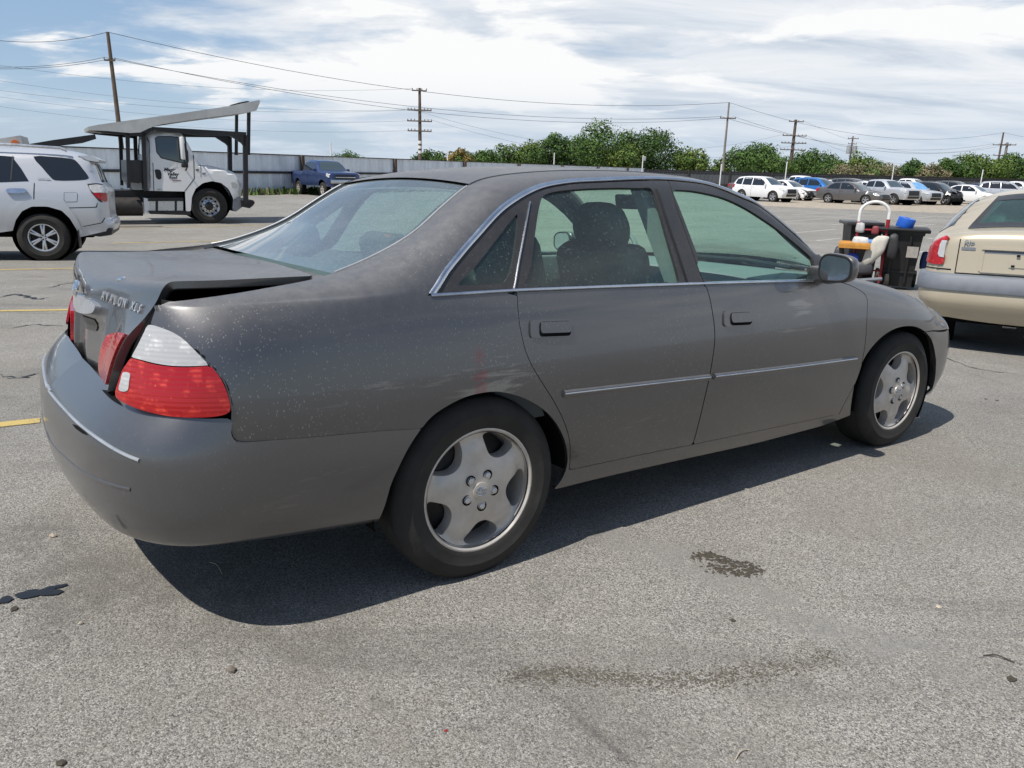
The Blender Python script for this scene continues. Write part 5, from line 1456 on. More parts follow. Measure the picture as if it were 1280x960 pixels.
# ------------------------------------------------------------------ other vehicles: rounded shells cut from side profiles
class Shell:
    """a vehicle body: upper profile (front bottom, over the top, to rear bottom) and lower profile back to the front, in (x,z);
    the sides round over towards the upper profile with radius r"""
    def __init__(s, up, low, W, r=.14, belt=.95, tumble=.30, taper=.06, sp=.09, per=4, crown=.02, bot_in=.05, zb=.3):
        s.up = catmull(up, per); s.low = np.array(low, float); s.W, s.r, s.belt, s.tumble, s.taper, s.sp, s.crown = W, r, belt, tumble, taper, sp, crown
        s.x0, s.x1 = s.up[:, 0].min(), s.up[:, 0].max(); s.bot_in, s.zb = bot_in, zb
        t = np.gradient(s.up, axis=0); t /= (np.linalg.norm(t, axis=1)[:, None]+1e-9); s.nu = np.stack([-t[:, 1], t[:, 0]], 1)
        c = s.up.mean(0)
        if ((s.up-c)*s.nu).sum() < 0: s.nu = -s.nu
    def y(s, P):
        P = np.atleast_2d(P); x, z = P[:, 0], P[:, 1]; h = np.maximum(z-s.belt, 0)
        w = s.W-s.tumble*h-.10*h*h-s.bot_in*np.clip((s.zb+.35-z)/.35, 0, 1)**2-.02*np.clip((z-s.zb-.35)/(s.belt-s.zb-.35+1e-6), 0, 1)**2
        xc = (s.x0+s.x1)/2; w = w-s.taper*np.abs((x-xc)/((s.x1-s.x0)/2))**3
        d = seg_dist(P, s.up, False); q = np.clip(1-d/s.r, 0, 1)
        return w-s.r*(1-np.sqrt(np.maximum(1-q*q, 0)))
    def snap(s, V):
        out = ~in_poly(V, np.vstack([s.up, [[s.up[-1, 0]*.2+s.up[0, 0]*.8, s.up[0, 1]-.6], [s.up[-1, 0]*.8+s.up[0, 0]*.2, s.up[0, 1]-.6]][::-1]])); V = V.copy()
        for i in np.nonzero(out)[0]:
            a, b = s.up[:-1], s.up[1:]; ab = b-a; t = np.clip(((V[i]-a)*ab).sum(1)/((ab*ab).sum(1)+1e-9), 0, 1); q = a+t[:, None]*ab
            k = np.argmin(((q-V[i])**2).sum(1)); V[i] = q[k]
        return V
    def body(s, name, mat, parent, skip=None):
        loop = np.vstack([s.up, resample(s.low, .06)[1:-1]]) if len(s.low) > 2 else s.up
        V, F, idx = fill2d([loop], s.sp); Y = s.y(V)
        R = np.stack([V[:, 0], -Y, V[:, 1]], 1); L = np.stack([V[:, 0], Y, V[:, 1]], 1); n = len(V)
        v = list(R)+list(L); f = [tuple(t) for t in F]+[tuple(i+n for i in t[::-1]) for t in F]
        # bridge over the top
        nx = 11; b = len(v); ye = s.y(s.up); m_ = len(s.up)
        for i in range(m_):
            for k in range(nx):
                t = -1+2*k/(nx-1); o = s.crown*(1-t*t)
                v.append((s.up[i, 0]+s.nu[i, 0]*o, ye[i]*t, s.up[i, 1]+s.nu[i, 1]*o))
        for i in range(m_-1):
            if skip and skip[0] <= i < skip[1]: continue
            for k in range(nx-1): f.append((b+i*nx+k, b+i*nx+k+1, b+(i+1)*nx+k+1, b+(i+1)*nx+k))
        me = bpy.data.meshes.new(name); me.from_pydata([tuple(map(float, q)) for q in v], [], f); me.materials.append(mat)
        bm = bmesh.new(); bm.from_mesh(me); bmesh.ops.remove_doubles(bm, verts=bm.verts[:], dist=.004); bmesh.ops.recalc_face_normals(bm, faces=bm.faces[:]); bm.to_mesh(me); bm.free()
        me.polygons.foreach_set('use_smooth', [True]*len(me.polygons)); me.set_sharp_from_angle(angle=R_(40)); me.update()
        o = bpy.data.objects.new(name, me); COL.objects.link(o); o.parent = parent
        return o
    def side(s, name, mat, parent, poly, off=.006, sides='RL', sp=None, smooth=3, thick=.012, both_in_one=False):
        lp = catmull(poly, smooth, True) if smooth > 1 else np.array(poly, float); lp = resample(np.vstack([lp, lp[:1]]), .03)[:-1]
        V, F, idx = fill2d([lp], sp or s.sp*.7); V = s.snap(V); Y = s.y(V); e = .01
        gx = (s.y(V+[e, 0])-s.y(V-[e, 0]))/(2*e); gz = (s.y(V+[0, e])-s.y(V-[0, e]))/(2*e)
        N = np.stack([-np.clip(gx, -4, 4), np.ones(len(V)), -np.clip(gz, -4, 4)], 1); N /= np.linalg.norm(N, axis=1)[:, None]
        P = np.stack([V[:, 0], Y, V[:, 1]], 1)+N*off; outs = []
        A = P[idx[0]]; B = A-N[idx[0]]*(off+thick); n = len(A); b = len(P)
        PP = np.vstack([P, A, B]); FF = [tuple(t[::-1]) for t in F]+[(b+i, b+(i+1) % n, b+n+(i+1) % n, b+n+i) for i in range(n)]
        for sd in sides:
            if sd == 'L': outs.append(mesh_obj(name, PP, FF, mat, parent))
            else: outs.append(mesh_obj(name, PP*MIR, [q[::-1] for q in FF], mat, parent))
            outs[-1].data.set_sharp_from_angle(angle=R_(40))
        return outs
    def over(s, name, mat, parent, i0, i1, y0=None, y1=None, inset=.03, off=.006, nx=9, thick=.008):
        """panel lying over the top/front/rear between profile samples i0..i1 (fractions of the control index allowed)"""
        a = max(0, int(i0)); b = min(len(s.up)-1, int(i1)); ye = s.y(s.up); v = []; ids = np.linspace(i0, i1, max(3, b-a+1))
        ar = np.arange(len(s.up))
        for q in ids:
            x = np.interp(q, ar, s.up[:, 0]); z = np.interp(q, ar, s.up[:, 1]); n0 = np.interp(q, ar, s.nu[:, 0]); n1 = np.interp(q, ar, s.nu[:, 1]); yy = np.interp(q, ar, ye)
            ya = -(yy-inset) if y0 is None else y0; yb = yy-inset if y1 is None else y1
            for k in range(nx):
                y_ = ya+(yb-ya)*k/(nx-1); o = s.crown*(1-min(1, abs(y_)/max(yy, 1e-3))**2)+off
                v.append((x+n0*o, y_, z+n1*o))
        m_ = len(ids); f = [(i*nx+k, i*nx+k+1, (i+1)*nx+k+1, (i+1)*nx+k) for i in range(m_-1) for k in range(nx-1)]
        o = mesh_obj(name, v, f, mat, parent)
        bm = bmesh.new(); bm.from_mesh(o.data); ext = bmesh.ops.solidify(bm, geom=bm.faces[:], thickness=thick); bmesh.ops.recalc_face_normals(bm, faces=bm.faces[:]); bm.to_mesh(o.data); bm.free()
        o.data.polygons.foreach_set('use_smooth', [True]*len(o.data.polygons)); o.data.set_sharp_from_angle(angle=R_(40))
        return o
    def near(s, x, z):
        return float(np.argmin(((s.up-np.array([x, z]))**2).sum(1)))

def arch(xc, zc, r, z0, n=12, flip=False):
    a0 = math.asin(max(-1, min(1, (z0-zc)/r))); a = np.linspace(PI-a0, a0, n)
    return [(xc+r*math.cos(t), zc+r*math.sin(t)) for t in a]     # rear to front
def lower(xr, zr, xf, zf, wheels, rw, sill, k=1.17, up=1.03):
    p = [(xr, zr)]
    for xc in wheels: p += arch(xc, rw*up, rw*k, sill)
    return p+[(xf, zf)]

def simple_wheel(parent, loc, rt, rr, wd, side, rimmat, spokes=6, steer=0.0, well=True, twin=False, dish=.0):
    w = wheel('wheel', parent, loc, rt, rr, wd, None, side=side, steer=steer)
    h = wd/2; q = MB()
    q.lathe([(rr*.90, -h*.3), (rr*.90, h*.6), (rr*.95, h*.93), (rr*1.02, h*.95), (rr*1.02, h*.85)], (0, 0, 0), 'y', 36, side)
    q.lathe([(0, h*(.72-dish)), (rr*.24, h*(.70-dish)), (rr*.27, h*(.5-dish))], (0, 0, 0), 'y', 20, side)
    for k in range(spokes):
        a = 2*PI*k/spokes+PI/2
        for da in ((-.11, .11) if twin else (0,)):
            wdt = rr*(.15 if twin else .26*6/max(spokes, 5)); c = math.cos(a+da); s_ = math.sin(a+da); L = rr*.76
            rot = np.array([[c, 0, -s_], [0, 1, 0], [s_, 0, c]])
            q.box((c*(rr*.2+L/2), side*h*(.66-dish*.6), s_*(rr*.2+L/2)), (L, h*.34, wdt), rot=rot, bev=.012)
    q.build('rim', rimmat, w)
    MB().lathe([(0, h*.05), (rr*.88, h*.02)], (0, 0, 0), 'y', 24, side).build('brake_disc', M['steel_dark'], w)
    for k in range(5):
        a = 2*PI*k/5; MB().lathe([(.013*rr/.2, h*(.7-dish)), (.012*rr/.2, h*(.78-dish)), (0, h*(.79-dish))], (rr*.17*math.cos(a), 0, rr*.17*math.sin(a)), 'y', 6, side).build('lug_nut', M['steel_dark'], w)
    return w

def frame_of(loc, heading):
    """vehicle frame on the pavement: x forward along heading, following the slope"""
    X, Y = loc; e = .5
    n = np.array([-(gh(X+e, Y)-gh(X-e, Y))/(2*e), -(gh(X, Y+e)-gh(X, Y-e))/(2*e), 1.0]); n /= np.linalg.norm(n)
    fx = np.array([math.cos(heading), math.sin(heading), 0]); fx -= n*(fx@n); fx /= np.linalg.norm(fx); fy = np.cross(n, fx)
    R = np.stack([fx, fy, n], 1); T = np.array([X, Y, gh(X, Y)])
    return R, T
def root_at(name, loc, heading, label, cat, group=None):
    R, T = frame_of(loc, heading)
    o = empty(name, mat=Matrix([[*R[0], T[0]], [*R[1], T[1]], [*R[2], T[2]], [0, 0, 0, 1]])); tag(o, label, cat, group)
    return o, R, T
def plane_reader(R, T, y):
    """photo positions -> (x,z) of the vehicle's own side plane at local y"""
    o = R.T @ (CAM_POS-T)
    def f(pts):
        out = []
        for p in pts:
            d = R.T @ px_dir(p); t = (y-o[1])/d[1]; q = o+t*d; out.append((q[0], q[2]))
        return out
    return f
def zoomed(ox, oy, s):
    return lambda pts: [(ox+x/s, oy+y/s) for x, y in pts]

# ---- silver off-roader at the left edge, facing left
hd = R_(180+23)
c = at((58, 326)); inw = np.array([-math.sin(hd), math.cos(hd)])     # local +y (left) faces the camera
loc = c[:2]-inw*.93
suv, R, T = root_at('off_roader', loc, hd, 'silver off-roader seen from its rear left corner at the left edge', 'car')
rd = plane_reader(R, T, .95); zz8 = zoomed(0, 150, 5.05)
up_px = [(0, 168), (200, 172), (330, 180), (440, 197), (500, 212), (545, 232), (575, 275), (600, 330), (622, 385), (645, 410), (668, 440), (674, 520), (680, 590), (688, 625), (705, 640), (714, 668), (706, 698)]
up_ = rd(zz8(up_px))
front_up = [(3.74, .42), (3.80, .62), (3.76, .92), (3.62, 1.05), (3.2, 1.14), (2.75, 1.20), (2.45, 1.25), (1.98, 1.62), (1.72, 1.765)]
lo_px = rd(zz8([(655, 706), (500, 742), (482, 690), (440, 620), (390, 572), (300, 546), (200, 546), (140, 575), (100, 630), (78, 700), (0, 706)]))
low_ = [up_[-1]]+lo_px[:-1]+[(lo_px[-2][0]+.2, .46)]+[(q[0]+2.79, q[1]) for q in arch(0, .40, .47, .47)]+[front_up[0]]
sh = Shell(front_up+up_, low_, .955, .15, 1.10, .36, .05, .08, 4, .02, .04, .5)
sh.body('body_shell', M['silver_paint'], suv)
S8 = lambda pts: rd(zz8(pts))
sh.side('quarter_window', M['glass_dark'], suv, S8([(192, 228), (300, 229), (430, 241), (472, 260), (515, 310), (550, 356), (538, 376), (440, 382), (350, 381), (318, 368), (250, 295)]), .005, smooth=2)
dw = [(q[0], q[1]) for q in S8([(175, 386), (120, 305), (55, 228)])]
sh.side('door_window', M['glass_dark'], suv, dw+[(1.05, 1.70), (1.07, 1.22)], .005, smooth=1)
sh.side('door_window', M['glass_dark'], suv, [(1.13, 1.70), (1.60, 1.69), (2.10, 1.30), (2.08, 1.24), (1.15, 1.22)], .005, smooth=1)
sh.side('window_divider', M['black_trim'], suv, S8([(57, 224), (66, 224), (66, 386), (57, 386)]), .010, smooth=1)
lamp = sh.side('tail_lamp', M['lamp_red'], suv, S8([(585, 462), (665, 462), (684, 476), (692, 500), (665, 518), (632, 506), (605, 485)]), .012, smooth=1)
sh.side('tail_lamp_lens', M['lamp_white'], suv, S8([(556, 414), (600, 408), (655, 416), (688, 440), (685, 460), (585, 460), (566, 440)]), .012, smooth=1)
sh.side('lamp_surround', M['black_trim'], suv, S8([(546, 404), (600, 400), (655, 408), (666, 420), (600, 416), (560, 418), (600, 478), (650, 522), (628, 516), (575, 462)]), .009, smooth=1)
fl = S8([(32, 705), (45, 640), (80, 570), (130, 520), (200, 502), (300, 502), (400, 512), (440, 560), (480, 610), (515, 690), (520, 735), (500, 742), (482, 690), (440, 620), (390, 572), (300, 546), (200, 546), (140, 575), (100, 630), (78, 700)])
sh.side('wheel_flare', M['silver_paint'], suv, fl, .026, smooth=1, thick=.03)
sh.side('wheel_flare', M['silver_paint'], suv, [(q[0]+2.79, q[1]) for q in fl], .026, smooth=1, thick=.03)
sh.side('handle', M['chrome'], suv, S8([(45, 440), (100, 436), (160, 440), (160, 462), (45, 462)]), .04, smooth=2, thick=.03)
for pts in ([(208, 395), (214, 395), (216, 520), (210, 520)], [(425, 553), (605, 548), (612, 520), (616, 521), (609, 553), (425, 557)], [(520, 672), (640, 648), (660, 615), (664, 617), (644, 652), (520, 676)]):
    sh.side('panel_seam', M['dark'], suv, S8(pts), .002, smooth=1)
fd = [(402, 458), (482, 457), (489, 470), (487, 517), (410, 518), (402, 505)]
sh.side('fuel_flap', M['dark'], suv, S8(fd), .002, sides='L', smooth=1); cfx = np.mean(fd, axis=0)
sh.side('fuel_flap', M['silver_paint'], suv, S8([tuple(cfx+(np.array(p)-cfx)*.94) for p in fd]), .004, sides='L', smooth=1)
i0 = sh.near(*up_[6]); i1 = sh.near(*up_[8])
sh.over('rear_window', M['glass_dark'], suv, i0, i1+1.5, inset=.10)
sh.over('windscreen', M['glass_dark'], suv, sh.near(2.42, 1.28), sh.near(1.85, 1.70), inset=.12)
sp_ = MB(); a = up_[5]; sp_.prism([(a[0]+.16, a[1]+.02), (a[0]-.04, a[1]+.03), (a[0]-.16, a[1]-.03), (a[0]-.14, a[1]-.07), (a[0]+.02, a[1]-.05)], -.62, .62); sp_.build('roof_spoiler', M['silver_paint'], suv, angle=30)
for s in (-1, 1):
    rr_ = MB(); rr_.tube([(-.45, s*.66, 1.80), (-.35, s*.66, 1.84), (.4, s*.665, 1.86), (1.4, s*.66, 1.84), (1.55, s*.66, 1.79)], .026, 8); rr_.build('roof_rail', M['alloy_clean'], suv)
bb = up_[-1]
MB().prism([(bb[0]+.55, bb[1]-.07), (bb[0]+.05, bb[1]+.035), (bb[0]-.01, bb[1]+.03), (bb[0]+.02, bb[1]-.08), (bb[0]+.2, bb[1]-.11)], -.86, .86).build('bumper_valance', M['black_trim'], suv)
mf = MB(); mf.box((-.52, .86, .36), (.015, .26, .30)); mf.build('mud_flap', M['black_trim'], suv)
MB().box((1.4, 0, .48), (4.2, 1.2, .22)).build('chassis', M['dark'], suv)
for x in (0, 2.79):
    for s in (-1, 1):
        simple_wheel(suv, (x, s*.82, .385), .388, .222, .265, s, M['alloy_clean'], 6, twin=True)
        q = MB(); q.lathe([(.46, .14), (.46, -.25), (0, -.25)], (x, s*.74, .42), 'y', 28, s); q.build('wheel_well', M['dark'], suv)
lt = letters('LIMITED', .05, suv, 'lettering', M['chrome_dull'], Matrix.Translation((0, 0, 0)), .002)
lp_ = S8([(232, 378)])[0]; lt.matrix_local = Matrix(((-1, 0, 0, lp_[0]), (0, 0, 1, float(sh.y([lp_])[0])+.004), (0, 1, 0, lp_[1]), (0, 0, 0, 1)))

# ---- white car carrier truck with a ramp over its cab, facing right
hd = R_(31); c = at((263.5, 279.5)); loc = c[:2]+np.array([-math.sin(hd), math.cos(hd)])*1.10
truck, R, T = root_at('car_carrier_truck', loc, hd, 'white conventional-cab car carrier truck with a grey ramp raised over its cab', 'truck')
rt_ = plane_reader(R, T, -1.15); zt = zoomed(100, 115, 5.3333)
TP = lambda pts: rt_(zt(pts))
cab_up = TP([(1032, 745), (1078, 700), (1084, 640), (1076, 580), (1050, 553), (1010, 528), (925, 503), (845, 488), (800, 476), (745, 380), (692, 288), (655, 266), (560, 260), (480, 263), (452, 275), (440, 310), (440, 480), (442, 658)])
cab_lo = TP([(442, 658), (700, 663), (705, 795), (738, 795), (745, 700), (770, 645), (820, 606), (880, 594), (940, 606), (990, 645), (1018, 700), (1032, 745)])
cab = Shell(cab_up, cab_lo, 1.17, .11, 1.9, .07, .05, .10, 3, .03, .0, .3)
cab.body('cab', M['white_paint'], truck)
cab.side('side_window', M['glass_teal'], truck, TP([(505, 312), (520, 300), (600, 299), (655, 305), (690, 340), (715, 400), (719, 462), (700, 472), (620, 455), (545, 436), (515, 400)]), .006, smooth=1)
cab.side('window_seal', M['black_trim'], truck, TP([(500, 308), (518, 294), (600, 293), (658, 299), (695, 336), (721, 398), (725, 466), (702, 479), (620, 462), (540, 442), (509, 402)]), .003, smooth=1)
cab.side('handle', M['black_trim'], truck, TP([(498, 520), (510, 515), (535, 520), (544, 545), (543, 578), (525, 585), (508, 572)]), .012, smooth=1)
for pts in ([(484, 470), (489, 470), (495, 660), (490, 660)], [(755, 420), (760, 420), (764, 580), (700, 662), (694, 662), (758, 578)], [(448, 300), (466, 330), (470, 640), (466, 640), (462, 335), (446, 310)], [(803, 485), (806, 485), (808, 570), (805, 570)]):
    cab.side('panel_seam', M['steel_dark'], truck, TP(pts), .003, smooth=1)
cab.over('windscreen', M['glass_teal'], truck, cab.near(*TP([(795, 470)])[0]), cab.near(*TP([(700, 300)])[0]), inset=.06)
cab.over('rear_window', M['glass_dark'], truck, cab.near(*TP([(440, 310)])[0])+.8, cab.near(*TP([(440, 430)])[0]), inset=.22)
cab.over('grille', M['steel_black'], truck, cab.near(*TP([(1080, 690)])[0]), cab.near(*TP([(1070, 570)])[0]), inset=.35)
cab.side('headlamp', M['lamp_head'], truck, TP([(1004, 602), (1030, 600), (1050, 620), (1046, 640), (1015, 640)]), .012, smooth=1)
cab.side('white_patch', M['white_tube'], truck, TP([(620, 468), (630, 464), (644, 470), (648, 500), (622, 505)]), .005, sides='R', smooth=1)  # small white patch on the door above the lettering
def side_letters(txt, px, h, shear=.25, bold=.0, mat='black_trim', sp=1.0):
    q = TP([px])[0]; y = -float(cab.y([q])[0])-.006
    return letters(txt, h, truck, 'lettering', M[mat], Matrix(((1, 0, 0, q[0]), (0, 0, -1, y), (0, 1, 0, q[1]), (0, 0, 0, 1))), .002, shear, bold, sp)
k1 = 1/5.3333/950*23
side_letters('Magic', (558, 527), .135, .3, .004); side_letters('Valley', (580, 556), .125, .3, .004); side_letters('Road', (592, 577), .10, .3, .003); side_letters('Assistance', (610, 592), .058, .3, .001, 'red_paint')
side_letters('USDOT 175861', (514, 655), .058, 0, .0); side_letters('M2', (772, 525), .07, 0, .003); side_letters('107', (812, 550), .07, .1, .003)
def tbox(name, pts, y0, y1, mat, parent=truck, bevel=False, obj_parent=None):
    b = MB(); b.prism(TP(pts), y0, y1); return b.build(name, mat, obj_parent or truck, smooth=False)
tbox('chassis', [(-600, 662), (705, 662), (705, 742), (-600, 742)], -.55, .55, M['steel_black'])
tbox('cab_step', [(452, 705), (690, 705), (690, 728), (452, 728)], -1.12, -.6, M['steel_black'])
tbox('fuel_tank', [(505, 728), (690, 728), (690, 792), (460, 792), (462, 728)], -1.08, -.5, M['alloy_clean'])
tbox('tank_strap', [(506, 722), (522, 722), (522, 796), (506, 796)], -1.10, -.5, M['steel_black']); tbox('tank_strap', [(634, 722), (648, 722), (648, 796), (634, 796)], -1.10, -.5, M['steel_black'])
tbox('step_bar', [(452, 794), (738, 794), (738, 822), (470, 814)], -1.14, -.7, M['steel_black'])
tbox('side_box', [(426, 706), (462, 712), (462, 808), (432, 818)], -1.12, -.7, M['white_paint'])
b = MB(); p0, p1 = TP([(190, 768), (420, 768)]); b.tube([(p0[0], -.85, p0[1]), (p1[0], -.85, p1[1])], .26, 18); b.build('air_tank', M['steel_dark'], truck)
tbox('front_bumper', [(1025, 712), (1080, 706), (1085, 765), (1040, 798), (1020, 795)], -1.14, 1.14, M['plastic_grey'])
tbox('push_bar', [(1070, 722), (1150, 720), (1165, 738), (1150, 760), (1130, 775), (1075, 765)], -1.18, 1.18, M['steel_black'])
q = TP([(1155, 738)])[0]; MB().box((q[0]+.03, -1.0, q[1]), (.06, .12, .12), bev=.02).build('marker_lamp', M['lamp_amber'], truck)
# rack: posts, top beams and gussets
for y0, y1, dx in ((-1.22, -1.06, 0), (1.06, 1.22, 0)):
    far = y0 > 0
    tbox('rack_post', [(1087, 285), (1115, 290), (1120, 745), (1092, 745)] if not far else [(1087, 285), (1115, 290), (1120, 745), (1092, 745)], y0, y1, M['steel_black'])
    tbox('rack_beam', [(478, 232), (1105, 268), (1105, 296), (990, 292), (800, 290), (700, 276), (478, 256)], y0, y1, M['steel_black'])
    tbox('rack_gusset', [(1000, 292), (1104, 292), (1100, 372), (1075, 340)], y0, y1, M['steel_black'])
    tbox('rack_post', [(408, 272), (436, 272), (446, 660), (425, 660)], y0, y1, M['steel_black'])
    tbox('rack_post', [(303, 272), (330, 272), (337, 640), (315, 640)], y0, y1, M['steel_black'])
    tbox('rack_beam', [(60, 255), (170, 262), (330, 268), (480, 236), (480, 256), (420, 300), (330, 290), (150, 272)], y0, y1, M['steel_black'])
    tbox('lift_cylinder', [(1128, 132), (1146, 132), (1142, 420), (1124, 420)], y0*.82, y0*.82+.16 if y0 < 0 else y0*.82-.14, M['steel_black'])
tbox('headboard', [(314, 455), (428, 455), (425, 605), (320, 600)], -1.0, 1.0, M['frame_black'])
tbox('rear_box', [(320, 600), (420, 612), (420, 655), (360, 655)], -.9, .5, M['deck_grey'])
dk = tbox('ramp', [(50, 233), (135, 216), (560, 158), (980, 97), (1190, 54), (1196, 66), (1172, 124), (1128, 136), (800, 178), (540, 216), (470, 236), (400, 270), (330, 274), (170, 260), (60, 256)], -1.26, 1.26, M['deck_grey'])
dz = MB()
pp = TP([(1010, 84), (1060, 70), (1110, 60), (1130, 62), (1110, 74), (1040, 86)]); dz.prism(pp, -1.2, -.7); dz.build('ramp_gear', M['steel_dark'], truck, smooth=False)
for s, dx in ((-1, 0), (1, 0)):
    mm_ = MB(); q = TP([(672, 375)])[0]; mm_.box((q[0], s*1.42, q[1]), (.10, .24, .62), bev=.03); o = mm_.build('side_mirror', M['white_paint'], truck)
    mm_ = MB(); q2 = TP([(694, 400)])[0]; mm_.tube([(q2[0], s*1.16, q2[1]+.42), (q2[0]+.02, s*1.42, q2[1]+.40), (q2[0]+.02, s*1.42, q2[1]-.40), (q2[0], s*1.16, q2[1]-.50)], .022, 8); mm_.build('mirror_arm', M['steel_black'], o)
    q3 = TP([(690, 490)])[0]; MB().box((q3[0], s*1.34, q3[1]), (.16, .18, .11), bev=.03).build('spot_mirror', M['steel_black'], o)
fwx = 0.0
def truck_wheel(x, s, dual=False):
    w = wheel('wheel', truck, (x, s*1.0, .505), .512, .29, .28, None, side=s)
    q = MB(); q.lathe([(.27, -.05), (.275, .10), (.29, .135), (.30, .12)], (0, 0, 0), 'y', 36, s); q.lathe([(.272, .10), (.20, .055), (.15, .075), (.12, .085)], (0, 0, 0), 'y', 36, s); q.build('rim', M['alloy_clean'], w)
    q = MB(); q.lathe([(.10, .05), (.105, .16), (.085, .20), (0, .21)], (0, 0, 0), 'y', 20, s); q.build('hub', M['steel_black'], w)
    for k in range(10):
        a = 2*PI*k/10; MB().lathe([(.027, .05), (.026, .098), (0, .1)], (.225*math.cos(a), 0, .225*math.sin(a)), 'y', 10, s).build('hand_hole', M['dark'], w)
        MB().lathe([(.016, .07), (.015, .115), (0, .12)], (.155*math.cos(a+.3), 0, .155*math.sin(a+.3)), 'y', 6, s).build('lug_nut', M['steel_dark'], w)
for s in (-1, 1):
    truck_wheel(0, s)
    q = MB(); q.lathe([(.62, .14), (.62, -.3), (0, -.3)], (0, s*.92, .62), 'y', 28, s); q.build('wheel_well', M['dark'], truck)
    w = wheel('wheel', truck, (-6.4, s*1.0, .505), .512, .29, .28, None, side=s)
    MB().lathe([(0, -.02), (.2, .0), (.28, .06), (.30, .12)], (0, 0, 0), 'y', 30, s).build('rim', M['alloy_clean'], w)
b = MB(); q = TP([(735, 322)])[0]; b.box((q[0], .9, q[1]), (.03, .35, .17)); b.build('roof_light', M['lamp_amber'], truck)

# ---- second carrier: only its headboard and black boom rise behind the silver off-roader
hd = R_(28); loc2 = at_depth((20, 262), 20.0)[:2]
tr2, R2, T2 = root_at('flatbed_truck', loc2, hd, 'second carrier truck, its black boom rising over the silver off-roader roof', 'truck')
r2 = plane_reader(R2, T2, -1.1)
P2 = lambda pts: r2(zz8(pts))
b = MB(); b.prism(P2([(145, 158), (335, 126), (600, 90), (608, 118), (520, 145), (300, 172), (145, 172)]), -1.1, -.85); b.build('boom', M['steel_black'], tr2, smooth=False)
b = MB(); b.prism(P2([(-250, 140), (0, 118), (128, 98), (146, 160), (0, 172), (-250, 176)]), -1.2, 1.2); b.build('headboard', M['deck_grey'], tr2, smooth=False)
q = P2([(98, 148)])[0]; MB().lathe([(.09, 0), (.085, .03), (0, .035)], (q[0], -1.2, q[1]), 'y', 14, -1).build('marker_lamp', M['lamp_amber'], tr2)
b = MB(); b.box((-1.8, 0, .95), (6.4, 2.3, .18)); b.box((-1.8, 0, .75), (6.4, .9, .3)); b.build('flatbed', M['steel_black'], tr2, smooth=False)
b = MB(); b.box((q[0]-.3, -1.02, 1.45), (.14, .16, 1.2)); b.build('boom_post', M['steel_black'], tr2, smooth=False)
b = MB(); b.box((q[0]-.3, 1.02, 1.45), (.14, .16, 1.2)); b.build('boom_post', M['steel_black'], tr2, smooth=False)
for x in (-3.6, .6):
    for s in (-1, 1):
        w = wheel('wheel', tr2, (x, s*.95, .46), .47, .28, .26, None, side=s); MB().lathe([(0, -.02), (.2, .0), (.27, .06), (.29, .11)], (0, 0, 0), 'y', 30, s).build('rim', M['deck_grey'], w)

